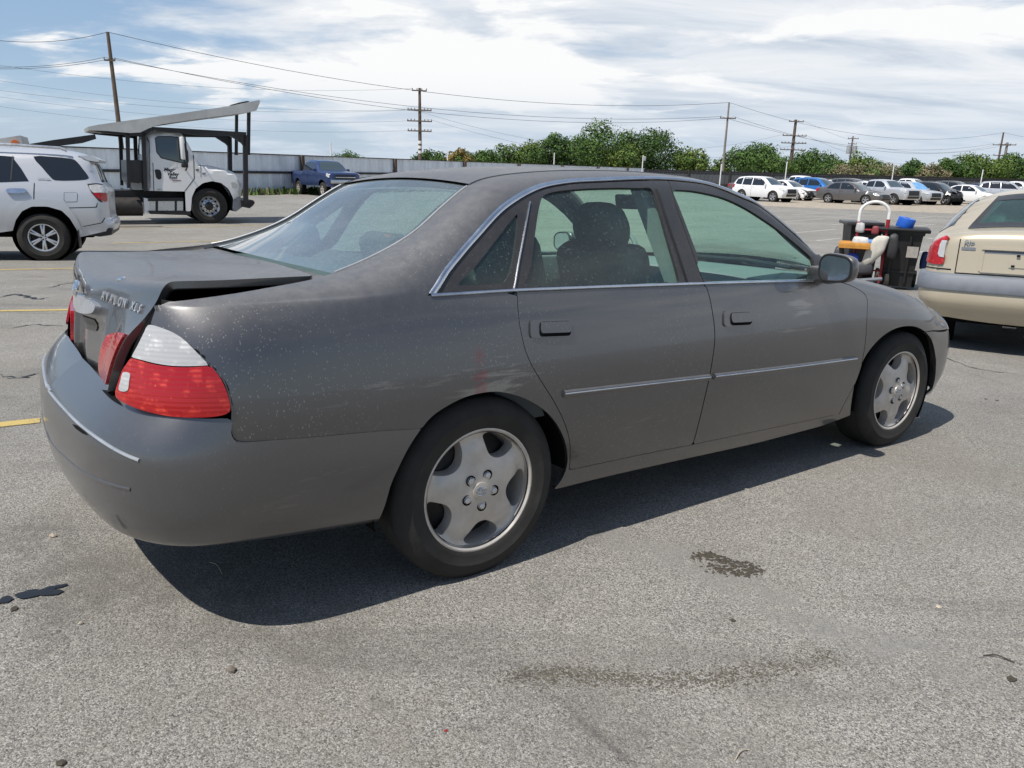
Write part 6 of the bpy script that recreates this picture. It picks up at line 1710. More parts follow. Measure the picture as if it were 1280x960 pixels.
# ---- profile templates for the yard's other vehicles (rear axle at x=0)
def kit(kind):
    if kind == 'sedan':
        up = [(3.58, .24), (3.66, .42), (3.64, .60), (3.52, .70), (3.2, .80), (2.5, .92), (2.22, .965), (1.75, 1.25), (1.42, 1.39), (1.0, 1.445), (.45, 1.43), (.05, 1.35), (-.30, 1.17), (-.55, 1.065), (-.90, 1.04), (-.99, .98), (-1.03, .78), (-1.05, .55), (-1.0, .30)]
        return dict(up=up, wb=2.70, rw=.315, W=.89, r=.13, belt=.92, sill=.24, rr=.205, tw=.205, beltz=.95,
                    win=[[(-.16, .98), (.02, 1.22), (.34, 1.36), (.72, 1.38), (.76, .97)], [(.84, .97), (.80, 1.38), (1.28, 1.36), (1.62, 1.22), (1.98, .97)]], ws=((2.16, 1.0), (1.48, 1.37)), bl=((.02, 1.33), (-.46, 1.10)),
                    head=[(3.60, .60), (3.56, .69), (3.30, .77), (3.14, .74), (3.30, .63)], tail=[(-1.02, .78), (-.98, .96), (-.72, .98), (-.80, .76)], grille=((3.66, .47), (3.60, .66)), hood=((3.40, .74), (2.3, .95)))
    if kind == 'suv':
        up = [(3.42, .30), (3.52, .50), (3.53, .78), (3.46, .92), (3.25, 1.0), (2.6, 1.09), (2.30, 1.13), (1.85, 1.44), (1.55, 1.60), (1.1, 1.675), (.3, 1.685), (-.35, 1.65), (-.66, 1.57), (-.82, 1.32), (-.92, 1.08), (-.97, .80), (-.99, .55), (-.93, .36)]
        return dict(up=up, wb=2.65, rw=.36, W=.92, r=.14, belt=1.05, sill=.30, rr=.225, tw=.235, beltz=1.08,
                    win=[[(-.66, 1.18), (-.56, 1.48), (-.18, 1.57), (-.10, 1.58), (-.10, 1.11), (-.5, 1.12)], [(-.02, 1.10), (-.02, 1.59), (.72, 1.60), (.76, 1.09)], [(.84, 1.09), (.80, 1.60), (1.35, 1.57), (1.72, 1.40), (2.06, 1.10)]], ws=((2.25, 1.17), (1.60, 1.58)), bl=((-.68, 1.54), (-.86, 1.20)),
                    head=[(3.49, .80), (3.44, .93), (3.14, 1.0), (3.06, .92), (3.30, .82)], tail=[(-.95, .86), (-.90, 1.10), (-.66, 1.12), (-.72, .90)], grille=((3.52, .55), (3.50, .88)), hood=((3.30, .98), (2.35, 1.11)))
    if kind == 'pickup':
        up = [(4.28, .42), (4.36, .60), (4.36, .92), (4.30, 1.10), (4.10, 1.17), (3.2, 1.24), (2.90, 1.27), (2.50, 1.58), (2.22, 1.745), (1.7, 1.80), (1.15, 1.79), (.86, 1.70), (.74, 1.40), (.70, 1.215), (.55, 1.19), (-.4, 1.18), (-1.10, 1.17), (-1.20, 1.10), (-1.22, .80), (-1.22, .60), (-1.15, .50)]
        return dict(up=up, wb=3.40, rw=.39, W=.98, r=.10, belt=1.18, sill=.42, rr=.225, tw=.265, beltz=1.22,
                    win=[[(.86, 1.26), (.94, 1.64), (1.50, 1.70), (1.52, 1.25)], [(1.60, 1.25), (1.58, 1.70), (2.02, 1.68), (2.32, 1.54), (2.66, 1.26)]], ws=((2.84, 1.30), (2.28, 1.71)), bl=((.84, 1.66), (.75, 1.36)),
                    head=[(4.33, .90), (4.30, 1.08), (4.02, 1.14), (3.98, .98), (4.2, .92)], tail=[(-1.21, .80), (-1.18, 1.12), (-1.04, 1.14), (-1.06, .80)], grille=((4.37, .66), (4.33, 1.06)), hood=((4.1, 1.165), (3.0, 1.255)), bed=((.60, 1.19), (-1.10, 1.17)))
def vehicle(name, kind, loc, heading, paintm, label, group=None, glassm='glass_teal', rim='alloy_clean', lift=0.0, scale=1.0, damage=False, hoodm=None, simple_lod=False, cat='car', tarp=None):
    K = kit(kind); root, R, T = root_at(name, loc, heading, label, cat, group)
    if scale != 1.0: root.scale = (scale,)*3
    up = np.array(K['up']); up[:, 1] += lift
    sill = K['sill']+lift
    sh = Shell(up, lower(up[-1, 0], up[-1, 1], up[0, 0], up[0, 1], (0, K['wb']), K['rw'], sill, 1.20 if lift == 0 else 1.28, 1.0+lift*.9), K['W'], K['r'], K['belt']+lift, .36, .05, .13, 3, .02, .05, sill)
    L = lambda pts: [(x, z+lift) for x, z in pts]
    sh.body('body_shell', paintm, root)
    G = M[glassm]
    for w in K['win']: sh.side('side_window', M['glass_dark'], root, L(w), .006, smooth=1, sp=.2)
    a, b_ = L(K['ws']); sh.over('windscreen', tarp or G, root, sh.near(*a), sh.near(*b_), inset=.07)
    a, b_ = L(K['bl']); sh.over('rear_window', M['glass_dark'], root, sh.near(*a), sh.near(*b_), inset=.10)
    sh.side('headlamp', M['lamp_head'], root, L(K['head']), .010, smooth=1, sp=.1)
    sh.side('tail_lamp', M['lamp_red'], root, L(K['tail']), .010, smooth=1, sp=.1)
    a, b_ = L(K['grille']); sh.over('grille', M['steel_black'], root, sh.near(*a), sh.near(*b_), inset=.22)
    i = sh.near(*L([up[1]-[0, lift]])[0]); sh.over('lower_intake', M['steel_black'], root, max(0, i-1.5), i+.6, inset=.15)
    if hoodm: a, b_ = L(K['hood']); sh.over('hood', hoodm, root, sh.near(*a), sh.near(*b_), inset=.02, off=.008)
    if 'bed' in K: a, b_ = L(K['bed']); sh.over('load_bed', M['dark'], root, sh.near(*a), sh.near(*b_), inset=.06, off=.004)
    for (x0, z0, z1) in ((K['win'][-1][0][0]-.04, sill+.05, K['beltz']), ):
        sh.side('panel_seam', M['dark'], root, L([(x0, z0-lift), (x0+.012, z0-lift), (x0+.012, z1), (x0, z1)]), .003, smooth=1, sp=.3)
    wx = K['win'][-1][-1][0]
    for s in (-1, 1):
        q = np.array([[wx-.06, K['beltz']+lift+.06]]); yy = float(sh.y(q)[0])
        MB().box((wx-.05, s*(yy+.10), K['beltz']+lift+.07), (.12, .20, .13), bev=.04).build('side_mirror', paintm, root)
        for hx in (K['win'][-1][0][0]+.10, K['win'][-2][0][0]+.12):
            yh = float(sh.y([[hx, K['beltz']+lift-.10]])[0]); MB().box((hx, s*(yh+.01), K['beltz']+lift-.10), (.16, .03, .03), bev=.01).build('handle', paintm, root)
        for x in (0, K['wb']):
            simple_wheel(root, (x, s*(K['W']-K['tw']*.5-.03), K['rw']), K['rw'], K['rr'], K['tw'], s, M[rim], 5)
            q = MB(); q.lathe([(K['rw']*1.19, .05), (K['rw']*1.19, -.2), (0, -.2)], (x, s*(K['W']-.16), K['rw']*(1.0+lift*.9)), 'y', 20, s); q.build('wheel_well', M['dark'], root)
    MB().box((K['wb']/2, 0, sill+.06), (K['wb']+1.3, K['W']*1.5, .12)).build('floor_pan', M['dark'], root)
    return root, sh, K

# ---- deep blue lifted pickup by the fence
pk, shp, KP = vehicle('pickup_truck', 'pickup', at((373, 243))[:2]+np.array([.75, .58]), math.atan2(-.79, .61), M['blue_dark'], 'deep blue lifted pickup parked by the corrugated fence', glassm='glass_teal', lift=.16, rim='alloy', cat='pickup')
MB().box((4.40, 0, .86), (.10, 1.75, .22), bev=.04).build('front_bumper', M['chrome_dull'], pk)
MB().box((4.42, 0, 1.08), (.05, 1.2, .05), bev=.01).build('grille_bar', M['chrome_dull'], pk)

# ---- the far rows
FH = R_(-54)
TARP = simple('blue_tarp', (.16, .36, .62), .5, var=.3, vscale=6, bump=.6, bscale=7)
def yard(px, y, kind, paintm, label, h=FH, name='parked_car', cat='car', dx=(0, 0), **kw):
    p = at((px, y))[:2]+np.array(dx)
    return vehicle(name, kind, p, h, paintm, label, group='cars parked in the far rows', cat=cat, **kw)
def rear_from_front(px, y, kind, h):
    K = kit(kind); p = at((px, y))[:2]; s = np.array([math.sin(h), -math.cos(h)])*K['W']*.95      # right side of the vehicle
    return p-s-np.array([math.cos(h), math.sin(h)])*K['wb']
def yardf(px, y, kind, paintm, label, h=FH, name='parked_car', cat='car', **kw):
    """placed by the photo position of its right front tyre"""
    return vehicle(name, kind, rear_from_front(px, y, kind, h), h, paintm, label, group='cars parked in the far rows', cat=cat, **kw)
yardf(965, 252.5, 'suv', M['white_paint'], 'white off-roader at the left end of the far front row')
w2, s2, k2 = yardf(995, 250.8, 'sedan', M['white_paint'], 'white car with a torn-off nose beside the blue hatchback', scale=1.0, hoodm=M['white_paint'])
yardf(1080, 256, 'sedan', M['grey_mid'], 'grey sedan parked in front of a blue car in the far row', h=R_(-51), scale=1.02)
yardf(1118, 256.3, 'pickup', M['silver_paint'], 'silver pickup right of the grey sedan in the far row', h=R_(-62), name='pickup_truck', cat='pickup', scale=.94)
yardf(1147, 256.0, 'suv', M['silver_paint'], 'pale silver car with a blue tarp over its windscreen', h=R_(-66), tarp=TARP, scale=.95)
bk, sb, kb = yardf(1182, 256.6, 'suv', M['black_paint'], 'black car with a crushed front end in the far front row', h=R_(-60), scale=.95)
yardf(1231, 256.0, 'sedan', M['white_paint'], 'white car right of the crushed black car', h=R_(-52), hoodm=M['grey_mid'])
yardf(1033, 250.5, 'suv', M['blue_bright'], 'bright blue car between two white cars and the grey sedan', h=FH)
yardf(1012, 244.5, 'pickup', M['white_paint'], 'white pickup whose roof shows above the blue car', name='pickup_truck', cat='pickup')
yardf(1076, 247.0, 'suv', M['grey_mid'], 'dark grey car half hidden behind the silver pickup', h=FH)
yardf(1150, 246.5, 'pickup', M['white_paint'], 'white crew-cab pickup standing behind the silver pickup', name='pickup_truck', cat='pickup')
yardf(1277, 253.0, 'suv', M['silver_paint'], 'boxy pale wagon at the right end of the second row', h=FH+R_(22), scale=1.05)
yardf(1238, 248, 'sedan', M['blue_dark'], 'dark blue car behind the boxy pale wagon')
yardf(955, 246, 'sedan', M['grey_mid'], 'dark car peeping out behind the white off-roader', h=FH+R_(6))
for j, (px, y, kind, pm, lab) in enumerate((
    (1052, 242.5, 'sedan', 'white_paint', 'white car in the rear row right of the white pickup roof'),
    (1090, 243, 'sedan', 'silver_paint', 'silver car in the rear row behind the dark grey car'),
    (1122, 242.5, 'suv', 'black_paint', 'black car roof between the two white pickups'),
    (1190, 243.5, 'sedan', 'white_paint', 'white car in the rear row above the crushed black car'),
    (1214, 243.5, 'suv', 'silver_paint', 'silver car roof left of the dark blue car'),
    (1262, 243, 'pickup', 'beige_paint', 'beige pickup in the rear row behind the boxy wagon'),
    (1300, 244, 'suv', 'black_paint', 'black car at the right edge of the rear row'),
    (1000, 240.5, 'sedan', 'silver_paint', 'silver car in the rear row behind the white pickup'))):
    yardf(px, y, kind, M[pm], lab)
for px, y, kind, pm, lab in (
    (1042, 247.8, 'sedan', 'silver_paint', 'silver car between the bright blue car and the dark grey one'), (1100, 249.2, 'sedan', 'white_paint', 'white car seen over the hood of the grey sedan'),
    (1176, 250.0, 'sedan', 'white_paint', 'white car directly behind the crushed black car'), (1206, 249.3, 'suv', 'grey_mid', 'grey off-roader behind the white car near the right edge'),
    (1253, 248.6, 'sedan', 'black_paint', 'black sedan between the two pale cars at the right'), (1286, 248.2, 'pickup', 'white_paint', 'white pickup above the gold sedan roof')): yardf(px, y, kind, M[pm], lab)
# crushed nose of the black car and the torn nose of the white one
def crumple(root, x0, amp, seed):
    b_ = [o for o in root.children if o.name.startswith('body_shell')][0]; r = np.random.default_rng(seed); fr = r.normal(size=(6, 3))*6; ph_ = r.uniform(0, 6, 6)
    for v_ in b_.data.vertices:
        k = max(0.0, v_.co.x-x0)
        if k > 0:
            p = np.array(v_.co); w_ = sum(math.sin(fr[i]@p+ph_[i]) for i in range(6))/3
            v_.co.x -= k*amp*.55+abs(w_)*amp*k*.6; v_.co.z += w_*amp*k*.35-(.10*amp*k); v_.co.y += w_*amp*k*.2
    for o in list(root.children):
        if o.name.split('.')[0] in ('grille', 'lower_intake', 'headlamp'):
            for v_ in o.data.vertices:
                k = max(0.0, v_.co.x-x0); v_.co.x -= k*amp*.7; v_.co.z -= .05*k
crumple(bk, 2.2, .55, 4); crumple(w2, 2.7, .5, 9)

# ---- light gold compact sedan at the right edge, seen from behind
KH = R_(90-31)
kc = CAM_POS+px_dir((1277, 398))*6.68
kia_rear = kc[:2]; kl = kia_rear+np.array([math.cos(KH), math.sin(KH)])*.93
kia, R, T = root_at('compact_sedan', kl, KH, 'light gold compact sedan seen from behind at the right edge', 'car')
kup = [(3.22, .25), (3.30, .42), (3.27, .62), (3.12, .74), (2.3, .93), (2.05, .98), (1.6, 1.26), (1.28, 1.41), (.85, 1.47), (.35, 1.45), (.05, 1.39), (-.22, 1.25), (-.44, 1.115), (-.62, 1.095), (-.80, 1.075), (-.86, 1.04), (-.872, .95), (-.885, .80), (-.90, .67), (-.915, .60), (-.925, .48), (-.91, .38), (-.86, .31)]
klow = lower(-.86, .31, 3.22, .25, (0, 2.5), .29, .24, 1.2)
ks = Shell(kup, klow, .845, .20, .98, .66, .05, .06, 4, .035, .05, .24)
i_t = ks.near(.02, 1.375); i_b = ks.near(-.43, 1.12)
ks.body('body_shell', M['beige_paint'], kia, skip=(int(i_t), int(i_b)))
ks.over('rear_window', M['glass'], kia, i_t-1, i_b+1, inset=-.005, off=.004, thick=.004)
# black border of the rear window
wf = MB()
yb_ = ks.y(ks.up)
for s in (-1, 1):
    pts = [(ks.up[i, 0]+ks.nu[i, 0]*.008, s*(yb_[i]-.03), ks.up[i, 1]+ks.nu[i, 1]*.008) for i in range(int(i_t)-1, int(i_b)+2)]; 
    v = []; 
    for p in pts: v += [(p[0], p[1]+s*.035, p[2]), (p[0]+.0, p[1]-s*.05, p[2]+.004)]
    wf = MB(); wf.raw(v, [(2*i, 2*i+1, 2*i+3, 2*i+2) for i in range(len(pts)-1)]); wf.build('window_border', M['frame_black'], kia)
ks.over('window_border', M['frame_black'], kia, i_b-1.2, i_b+1.0, inset=.0, off=.007, thick=.003); ks.over('window_border', M['frame_black'], kia, i_t-1, i_t+1.0, inset=.0, off=.007, thick=.003)

MB().box((-.10, 0, 1.03), (.75, 1.3, .03)).build('parcel_shelf', M['galv'], kia)
MB().box((.30, 0, .95), (.2, 1.3, .5), rot=rotm(ry=R_(-15)), bev=.05).build('rear_seat', M['deck_grey'], kia)
for s in (-1, 1):
    MB().box((.20, s*.36, 1.17), (.10, .28, .16), rot=rotm(ry=R_(-15)), bev=.05).build('rear_headrest', M['deck_grey'], kia)
    MB().box((1.15, s*.36, 1.13), (.12, .27, .2), rot=rotm(ry=R_(-12)), bev=.05).build('headrest', M['deck_grey'], kia)
    MB().box((1.2, s*.36, .85), (.16, .5, .5), rot=rotm(ry=R_(-12)), bev=.06).build('seat_back', M['deck_grey'], kia)
for sd, s in (('R', -1), ('L', 1)):
    l = ks.side('tail_lamp', M['lamp_red'], kia, [(-.838, 1.025), (-.80, 1.035), (-.70, 1.03), (-.70, .80), (-.78, .785), (-.874, .78), (-.868, .85)], .012, sides=sd, smooth=1, sp=.03)[0]
    ks.side('clear_lens', M['lamp_white'], l, [(-.850, .995), (-.825, 1.0), (-.838, .86), (-.868, .84)], .018, sides=sd, smooth=1, sp=.03)
    ks.side('fender_gap', M['dark'], kia, [(-.95, .742), (-.66, .745), (-.66, .752), (-.95, .752)], .003, sides=sd, smooth=1)
    for x in (0, 2.5):
        simple_wheel(kia, (x, s*.735, .29), .292, .185, .185, s, M['alloy'], 7)
        q = MB(); q.lathe([(.35, .06), (.35, -.2), (0, -.2)], (x, s*.70, .30), 'y', 24, s); q.build('wheel_well', M['dark'], kia)
for w in ([(-.30, 1.13), (-.05, 1.27), (.22, 1.38), (.55, 1.40), (.58, 1.03), (-.2, 1.05)], [(.66, 1.02), (.63, 1.40), (1.1, 1.38), (1.45, 1.24), (1.85, 1.0)]): ks.side('side_window', M['glass_dark'], kia, w, .005, smooth=1)
ks.over('windscreen', M['glass_teal'], kia, ks.near(2.0, 1.02), ks.near(1.34, 1.38), inset=.06)
# bumper with its grey moulding strip
def kwrap(name, mat, rows, xend, n=26, parent=None):
    """band wrapped round the tail: rows of (z, offset)"""
    rear = ks.up[(ks.up[:, 0] < -.6) & (ks.up[:, 1] < 1.0)]; v = []; nc = 0
    for z, o in rows:
        xr = np.interp(-z, -rear[:, 1], rear[:, 0]); t = np.linspace(0, 1, n)**2.2; P = np.stack([xr+.0005+(xend-xr)*t, np.full(n, z)], 1); Y = ks.y(P)
        c = [(xr-ks.crown*(1-(y/Y[0])**2), y) for y in np.linspace(0, Y[0], 9)[:-1]]+[(P[i, 0], Y[i]) for i in range(n)]
        c = np.array(c); tg = np.gradient(c, axis=0); tg /= (np.linalg.norm(tg, axis=1)[:, None]+1e-9); nn = np.stack([-tg[:, 1], tg[:, 0]], 1)
        nn[0] = (-1, 0)
        for k in range(3): nn[1:-1] = (nn[:-2]+2*nn[1:-1]+nn[2:])/4
        nn /= np.linalg.norm(nn, axis=1)[:, None]
        c = c+nn*o; full_ = np.vstack([np.stack([c[::-1, 0], -c[::-1, 1]], 1), c[1:]]); nc = len(full_)
        v += [(q[0], q[1], z) for q in full_]
    f = [(i*nc+k, i*nc+k+1, (i+1)*nc+k+1, (i+1)*nc+k) for i in range(len(rows)-1) for k in range(nc-1)]
    o = mesh_obj(name, v, f, mat, parent or kia)
    bm = bmesh.new(); bm.from_mesh(o.data); bmesh.ops.recalc_face_normals(bm, faces=bm.faces[:]); bm.to_mesh(o.data); bm.free(); o.data.polygons.foreach_set('use_smooth', [True]*len(o.data.polygons)); o.data.set_sharp_from_angle(angle=R_(45))
    return o
kwrap('rear_bumper', M['beige_paint'], [(.66, -.01), (.655, .022), (.64, .030), (.58, .034), (.50, .036), (.455, .030), (.44, .022), (.38, .012), (.315, -.01)], -.42)
kwrap('bumper_moulding', M['plastic_grey'], [(.712, .0), (.706, .035), (.69, .046), (.63, .056), (.575, .056), (.562, .050), (.556, .02)], -.46)
def kface(name, mat, y0, y1, z0, z1, off, thick=.01, parent=None):
    zs = ks.up[:, 1]; rear = np.arange(len(ks.up))[(ks.up[:, 0] < -.80)]; zr = ks.up[rear, 1]
    ia = np.interp(-z1, -zr, rear); ib = np.interp(-z0, -zr, rear)
    return ks.over(name, mat, parent or kia, ia, ib, y0, y1, off=off, thick=thick)
kface('lid_seam', M['dark'], -.56, .56, .712, .722, .003, .004)
for s in (-1, 1): kface('lid_seam', M['dark'], s*.56-.004, s*.56+.004, .715, 1.02, .003, .004)
kface('plate_lip', M['beige_paint'], -.38, .38, .935, .955, .022, .03)
kface('plate_recess', M['beige_paint'], -.36, .36, .745, .93, .003, .006)
for s in (-1, 1): kface('plate_lip', M['beige_paint'], s*.37-.012, s*.37+.012, .745, .94, .010, .016)
kface('plate_lip', M['beige_paint'], -.37, .37, .735, .75, .010, .016)
kface('plate_mount', M['beige_paint'], -.16, .16, .79, .855, .010, .010)
kface('light_slot', M['plastic_grey'], -.36, .36, .905, .93, .005, .004)
for y_, z_ in ((-.13, .805), (.13, .805), (-.1, .895), (.1, .895)): kface('plate_bolt', M['dark'], y_-.013, y_+.013, z_-.008, z_+.008, .022, .012)
kface('badge_strip', M['plastic_grey'], .43, .54, .925, .95, .006, .006)
def kat(y_, z_, off):
    zr = ks.up[ks.up[:, 0] < -.80]; x = np.interp(-z_, -zr[:, 1], zr[:, 0]); yy = .62
    return x-ks.crown*(1-min(1, abs(y_)/yy)**2)-off
ov = MB(); ov.lathe([(0, .010), (.040, .010), (.052, .006), (.056, 0), (.056, -.02)], (0, 0, 0), 'x', 32, -1)
o = ov.build('emblem', M['blue_dark'], kia); o.location = (kat(0, 1.005, .0), 0, 1.003); o.scale = (1, 1.35, .62)
ol = MB(); ol.tube([(0, .071*math.cos(t), .034*math.sin(t)) for t in np.linspace(0, 2*PI, 33)], .004, 6, cap=False); o2 = ol.build('emblem_rim', M['chrome'], kia); o2.location = (kat(0, 1.005, .012), 0, 1.003)
letters('KIA', .048, kia, 'lettering', M['chrome'], Matrix(((0, 0, -1, kat(0, 1.0, .013)), (-1, 0, 0, .046), (0, 1, 0, .986), (0, 0, 0, 1))), .002, 0, .001)
letters('Rio', .062, kia, 'lettering', M['chrome_dull'], Matrix(((0, 0, -1, kat(.5, .985, .008)), (-1, 0, 0, .53), (0, 1, 0, .972), (0, 0, 0, 1))), .002, .2, .001)
tw_ = MB(); tw_.tube([(-.84, .12, .29), (-.88, .12, .265), (-.88, .02, .265), (-.84, .02, .29)], .011, 8); tw_.build('tow_loop', M['steel_black'], kia)
MB().box((1.2, 0, .30), (3.6, 1.2, .12)).build('floor_pan', M['dark'], kia)
# ------------------------------------------------------------------ rubbish bin, hand truck and tool pile
bp = at((1117, 360)); BH = R_(-25)
binr = empty('wheeled_bin', (bp[0], bp[1], bp[2]), BH); tag(binr, 'tall black wheeled rubbish bin between the grey and gold cars', 'bin')
b = MB()
def frustum(w0, d0, w1, d1, z0, z1):
    return [(-w0/2, -d0/2, z0), (w0/2, -d0/2, z0), (w0/2, d0/2, z0), (-w0/2, d0/2, z0), (-w1/2, -d1/2, z1), (w1/2, -d1/2, z1), (w1/2, d1/2, z1), (-w1/2, d1/2, z1)]
QF = [(0, 3, 2, 1), (4, 5, 6, 7), (0, 1, 5, 4), (1, 2, 6, 5), (2, 3, 7, 6), (3, 0, 4, 7)]
b.raw(frustum(.46, .50, .58, .68, .06, .92), QF); b.raw(frustum(.61, .72, .63, .74, .87, .94), QF)
for s in (-1, 1): b.box((s*.12, -.335, .5), (.03, .03, .75), rot=rotm(rx=R_(7)))
b.build('bin_body', M['bin'], binr, angle=30)
l = MB(); l.box((.0, -.02, .955), (.72, .80, .035), bev=.012); l.box((.34, -.02, .94), (.08, .76, .05), bev=.01); l.build('bin_lid', M['bin'], binr)
for s in (-1, 1):
    w = MB(); w.lathe([(0, -.03), (.12, -.03), (.14, -.02), (.14, .02), (.12, .03), (0, .03)], (s*.28, .28, .14), 'x', 20); w.build('bin_wheel', M['steel_dark'], binr)
q = MB(); q.box((.17, -.365, .62), (.16, .012, .17), rot=rotm(rx=R_(7))); q.build('bin_label', M['alloy'], binr)
for z_ in (.16,): MB().box((0, -.29, .30), (.56, .02, .03)).build('bin_rib', M['bin'], binr)
up = np.array([-math.sin(BH), math.cos(BH)])
def rel(dx, dy, z): return np.array([bp[0]+dx*math.cos(BH)-dy*math.sin(BH), bp[1]+dx*math.sin(BH)+dy*math.cos(BH), bp[2]+z])
def put(o, p, rz=BH): o.location = tuple(p); o.rotation_euler = (0, 0, rz); return o
roll = MB(); roll.lathe([(.045, -.075), (.125, -.075), (.13, -.06), (.13, .06), (.125, .075), (.045, .075), (.045, -.075)], (0, 0, 0), 'z', 26)
o = roll.build('tape_roll', simple('bright_blue_film', (.02, .12, .55), .4, var=.15)); put(o, rel(.02, -.08, 1.05)); o.rotation_euler = (R_(8), R_(10), 0); tag(o, 'roll of bright blue film lying on the bin lid', 'roll')
# second bin, lower, behind the hand truck
b2 = empty('wheeled_bin', tuple(rel(-.60, .25, 0)), BH+R_(15)); tag(b2, 'second dark bin with a flat lid behind the red and white hand truck', 'bin')
b = MB(); b.raw(frustum(.40, .46, .48, .56, .05, .97), QF); b.build('bin_body', M['bin'], b2, angle=30)
l = MB(); l.box((-.04, -.05, 1.0), (.58, .60, .06), bev=.02); l.build('bin_lid', M['frame_black'], b2)
# hand truck leaning on the bins
ht = empty('hand_truck', tuple(rel(-.44, -.42, 0)), BH+R_(6)); tag(ht, 'red hand truck with a white hoop handle standing against the bins', 'hand truck')
W_ = .21
b = MB()
for s in (-1, 1): b.tube([(s*W_, 0, .12), (s*W_, .02, .7), (s*W_, .05, 1.03)], .021, 10)
for z_ in (.3, .62, .93): b.tube([(-W_, .02, z_), (W_, .02, z_)], .014, 8)
b.box((0, -.12, .05), (.46, .24, .012)); b.build('frame', M['red_paint'], ht)
hp = [(-W_, .05, 1.02), (-W_, .055, 1.16)]+[(W_*math.cos(a)*-1, .06, 1.18+.18*math.sin(a)) for a in np.linspace(.15, PI-.15, 12)]+[(W_, .055, 1.16), (W_, .05, 1.06)]
b = MB(); b.tube(catmull(hp, 3), .025, 10); b.build('hoop_handle', M['white_tube'], ht)
b = MB(); b.tube([(W_, .05, .92), (W_, .05, 1.10)], .029, 10); b.build('grip', M['red_paint'], ht)
b = MB(); b.tube([(-W_, .05, .90), (-W_, .05, 1.05)], .029, 10); b.build('grip', M['red_paint'], ht)
for s in (-1, 1):
    w = MB(); w.lathe([(0, -.03), (.10, -.035), (.13, -.025), (.13, .025), (.10, .035), (0, .03)], (s*.31, .04, .13), 'x', 20); w.build('hand_truck_wheel', M['tyre'], ht)
def blob_mesh(name, mat, pts, seed, sub=2, amp=.02):
    """soft cloth or bag shape: hull of points, smoothed and creased"""
    bm = bmesh.new()
    for p in pts: bm.verts.new(p)
    bmesh.ops.convex_hull(bm, input=bm.verts[:])
    for v_ in [v_ for v_ in bm.verts if not v_.link_faces]: bm.verts.remove(v_)
    bmesh.ops.triangulate(bm, faces=bm.faces[:])
    for k in range(sub): bmesh.ops.subdivide_edges(bm, edges=bm.edges[:], cuts=1, use_grid_fill=True); bmesh.ops.smooth_vert(bm, verts=bm.verts[:], factor=.35, use_axis_x=True, use_axis_y=True, use_axis_z=True)
    r = np.random.default_rng(seed); fr = r.normal(size=(5, 3))*14; ph_ = r.uniform(0, 6, 5)
    for v_ in bm.verts:
        p = np.array(v_.co); w_ = sum(math.sin(fr[i]@p+ph_[i]) for i in range(5))/5; v_.co += Vector(v_.co).normalized()*w_*amp
    bmesh.ops.recalc_face_normals(bm, faces=bm.faces[:])
    me = bpy.data.meshes.new(name); bm.to_mesh(me); bm.free(); me.materials.append(mat); me.polygons.foreach_set('use_smooth', [True]*len(me.polygons))
    o = bpy.data.objects.new(name, me); COL.objects.link(o); return o
def box_pts(w, d, h, k=1.0): return [(sx*w/2*(k if sz > 0 else 1), sy*d/2*(k if sz > 0 else 1), sz*h/2) for sx in (-1, 1) for sy in (-1, 1) for sz in (-1, 1)]
cloth = simple('grubby_white_cloth', (.55, .52, .45), .9, var=.15, vscale=12)
o = blob_mesh('cloth_bag', cloth, [(-.10, -.06, .22), (.17, -.05, .26), (.19, .06, .24), (-.08, .05, .24), (.08, -.08, -.05), (.02, .06, -.10), (-.14, -.08, -.26), (-.24, -.03, -.28), (-.05, .04, -.24), (-.20, .03, -.22)], 3, 2, .018); put(o, rel(-.33, -.52, .62)); tag(o, 'grubby white cloth bag hanging from the hand truck', 'bag')
tray = MB(); tray.box((0, 0, 0), (.46, .30, .035), bev=.012); tray.box((0, -.14, .04), (.46, .02, .08), bev=.008); tray.box((0, .14, .04), (.46, .02, .08), bev=.008); o = tray.build('tool_tray', simple('orange_plastic', (.58, .27, .05), .5, var=.25, vscale=9)); put(o, rel(-.66, -.52, .66)); tag(o, 'orange tool tray strapped to the hand truck', 'tray')
for k, (dx, dy, z_, w, d, h, col, nm, lab) in enumerate((
    (-.58, -.50, .76, .28, .20, .14, (.62, .62, .60), 'cloth_bundle', 'white cloth bundle lying on the orange tray'),
    (-.44, -.50, .74, .20, .16, .10, (.10, .22, .45), 'cloth_bundle', 'blue cloth bundle beside the white cloth on the tray'),
    (-.88, -.48, .55, .16, .18, .22, (.05, .05, .055), 'tool_case', 'black tool case hanging under the left end of the tray'),
    (-.66, -.50, .47, .22, .20, .20, (.02, .07, .38), 'strap_bundle', 'bright blue strap bundle under the orange tray'),
    (-.52, -.47, .34, .40, .26, .22, (.06, .06, .065), 'tool_bag', 'black tool bag low on the hand truck'),
    (-.74, -.54, .27, .34, .16, .14, (.40, .38, .34), 'hose_bundle', 'pale bundle resting at the foot of the hand truck'),
    (-.62, -.40, .96, .15, .15, .16, (.45, .45, .44), 'metal_can', 'grey can on the second bin lid near the hoop'),
    (-.40, -.42, .93, .12, .10, .14, (.20, .03, .035), 'red_bottle', 'small red bottle between the arms of the hoop'),
    (-.12, -.46, .70, .16, .14, .42, (.03, .03, .032), 'black_bag', 'black bag hanging on the near face of the tall bin'),
    (.38, .0, .48, .14, .16, .3, (.02, .04, .14), 'blue_bag', 'dark blue bag hanging on the right side of the tall bin'))):
    o = blob_mesh(nm, simple(nm+'_stuff', col, .6, var=.2, vscale=10), box_pts(w, d, h, .85), 20+k, 2, .014); put(o, rel(dx, dy, z_)); tag(o, lab, nm.split('_')[1] if '_' in nm else nm)
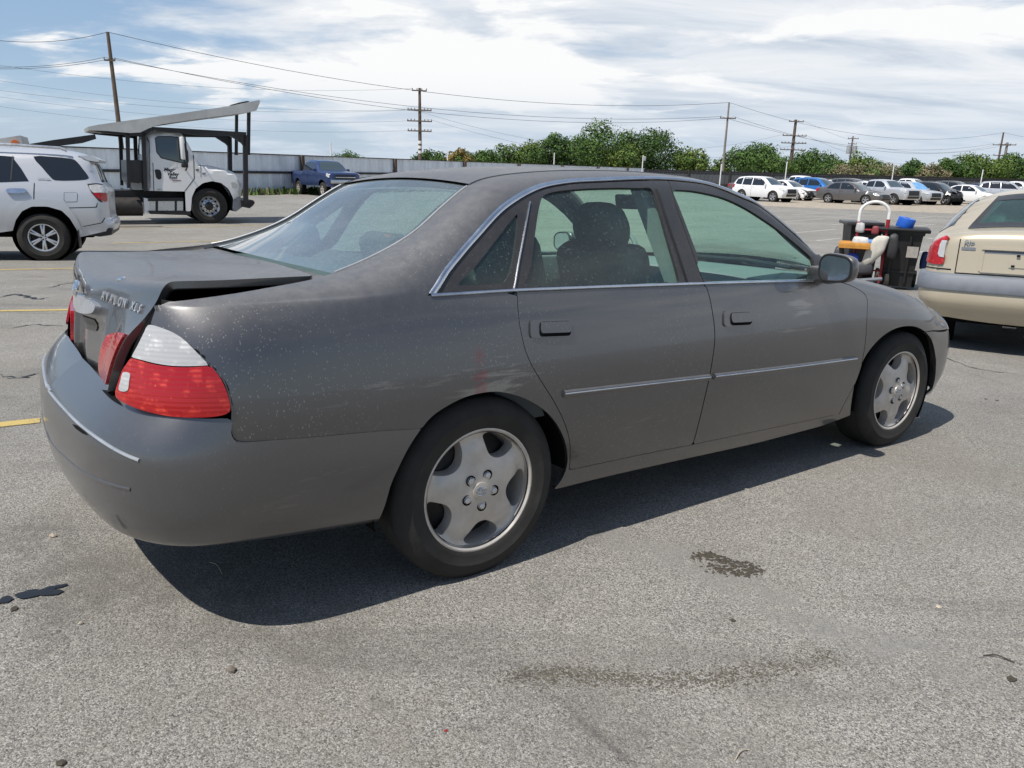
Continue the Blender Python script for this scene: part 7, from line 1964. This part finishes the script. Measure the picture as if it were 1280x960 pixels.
b = MB(); b.tube([rel(-.78, -.62, .12), rel(-.5, -.66, .16), rel(-.2, -.6, .20)], .03, 8); o = b.build('hose', M['plastic_grey']); tag(o, 'short grey hose lying at the foot of the hand truck', 'hose')

# ------------------------------------------------------------------ small things on the asphalt
def pebble(px, size, mat, label, flat=.6, name='stone', seed=1):
    p = at(px); r = np.random.default_rng(seed); bm = bmesh.new(); bmesh.ops.create_icosphere(bm, subdivisions=2, radius=size)
    for v_ in bm.verts:
        k = 1+.22*math.sin(7*v_.co.x/size+seed)*math.cos(5*v_.co.y/size)+.1*r.normal(); v_.co = Vector((v_.co.x*k, v_.co.y*k*.8, v_.co.z*flat*k))
    me = bpy.data.meshes.new(name); bm.to_mesh(me); bm.free(); me.materials.append(mat)
    o = bpy.data.objects.new(name, me); COL.objects.link(o); o.location = (p[0], p[1], p[2]+size*flat*.6); o.rotation_euler = (0, 0, seed); tag(o, label, 'stone')
pebble((290, 839), .013, M['stone'], 'round brown pebble on the asphalt below the rear bumper', seed=2)
pebble((66, 671), .013, M['stone_pale'], 'pale pebble left of the rear bumper', seed=3)
pebble((101, 780), .008, M['stone_pale'], 'tiny pale pebble right of the tar spots', seed=4)
pebble((1173, 759), .012, M['stone_pale'], 'pale chip on the open asphalt at the right', .35, seed=5)
pebble((76, 955), .012, M['soil'], 'dark chip at the bottom left edge', .4, seed=6)
pebble((557, 914), .005, M['red_paint'], 'tiny red chip near the bottom edge', .5, seed=7)
pebble((18, 762), .013, M['soil'], 'dark clod beside the tar spots', .35, seed=8)
pebble((916, 776), .009, M['soil'], 'small dark clod right of centre on the asphalt', .4, seed=9)
pebble((1264, 850), .015, M['soil'], 'dark clod at the right edge', .35, seed=10)
pebble((1232, 499), .012, M['soil'], 'dark scrap in the sun right of the front tyre', .3, seed=11)
pebble((1246, 501), .012, M['soil'], 'second dark scrap right of the front tyre', .3, seed=12)
def twig(p0, p1, r, label, mat='soil'):
    a = at(p0); b_ = at(p1); m_ = (a+b_)/2+np.array([0, .01, .008]); o = MB().tube(catmull([a+[0, 0, r], m_, b_+[0, 0, r]], 4), r, 6).build('twig', M[mat]); tag(o, label, 'twig')
twig((1229, 820), (1268, 829), .0022, 'dark curved twig near the right edge'); twig((918, 952), (937, 938), .0016, 'pale straw near the bottom edge', 'stone_pale'); twig((262, 703), (278, 718), .0014, 'pale straw in the shadow under the car', 'stone_pale')
def spot(px, rx, ry, mat, label, name='tar_spot', seed=1, n=28, ang=0.2):
    p = at(px); r = np.random.default_rng(seed); v = [(p[0], p[1], gh(p[0], p[1])+.005)]; ph_ = r.uniform(0, 6, 4)
    for k in range(n):
        a = 2*PI*k/n; q = 1+.25*math.sin(2*a+ph_[0])+.18*math.sin(3*a+ph_[1])+.12*math.sin(5*a+ph_[2])+.06*r.normal()
        x = rx*q*math.cos(a); y = ry*q*math.sin(a); X = p[0]+x*math.cos(ang)-y*math.sin(ang); Y = p[1]+x*math.sin(ang)+y*math.cos(ang); v.append((X, Y, gh(X, Y)+.0045))
    o = mesh_obj(name, v, [(0, 1+k, 1+(k+1) % n) for k in range(n)], mat); tag(o, label, 'spot', kind=None)
spot((46, 743), .055, .03, M['tar'], 'black tar spot left below the rear bumper', seed=2); spot((66, 736), .035, .016, M['tar'], 'small black tar spot next to the larger one', seed=3, ang=.5); spot((4, 752), .03, .02, M['tar'], 'black tar spot at the left edge', seed=4)
# clods of dirt in a smear beside the car and a curved trail of grit
def grit(name, pts, width, n, size, label, seed, mat):
    r = np.random.default_rng(seed); P = np.array([at(p)[:2] for p in pts]); C = catmull(P, 12); V = []; F = []
    for k in range(n):
        c_ = C[r.integers(0, len(C))]+r.normal(size=2)*width; s = size*r.uniform(.3, 1.2); h = s*r.uniform(.3, 1.0); z = gh(c_[0], c_[1]); a = r.uniform(0, 6); b0 = len(V); m_ = 5
        for j in range(m_): t = a+2*PI*j/m_; q = s*r.uniform(.7, 1.2); V.append((c_[0]+q*math.cos(t), c_[1]+q*math.sin(t)*.8, z+.001))
        V.append((c_[0]+r.normal()*s*.2, c_[1], z+h))
        F += [(b0+j, b0+(j+1) % m_, b0+m_) for j in range(m_)]
    o = mesh_obj(name, V, F, mat, smooth=False); tag(o, label, 'grit', kind='stuff')
M['grit'] = simple('grey_grit', (.105, .092, .068), .95, var=.5, vscale=60)
grit('dirt_smear', [(868, 697), (885, 694), (905, 702), (925, 706), (942, 714), (915, 716), (890, 708)], .017, 420, .008, 'crumbled dark dirt smeared on the asphalt beside the car', 5, M['soil'])
grit('grit_trail', [(640, 846), (700, 843), (760, 848), (830, 850), (900, 848), (960, 838), (1040, 822)], .026, 2200, .0036, 'thin curved trail of dark grit across the asphalt', 6, M['grit'])
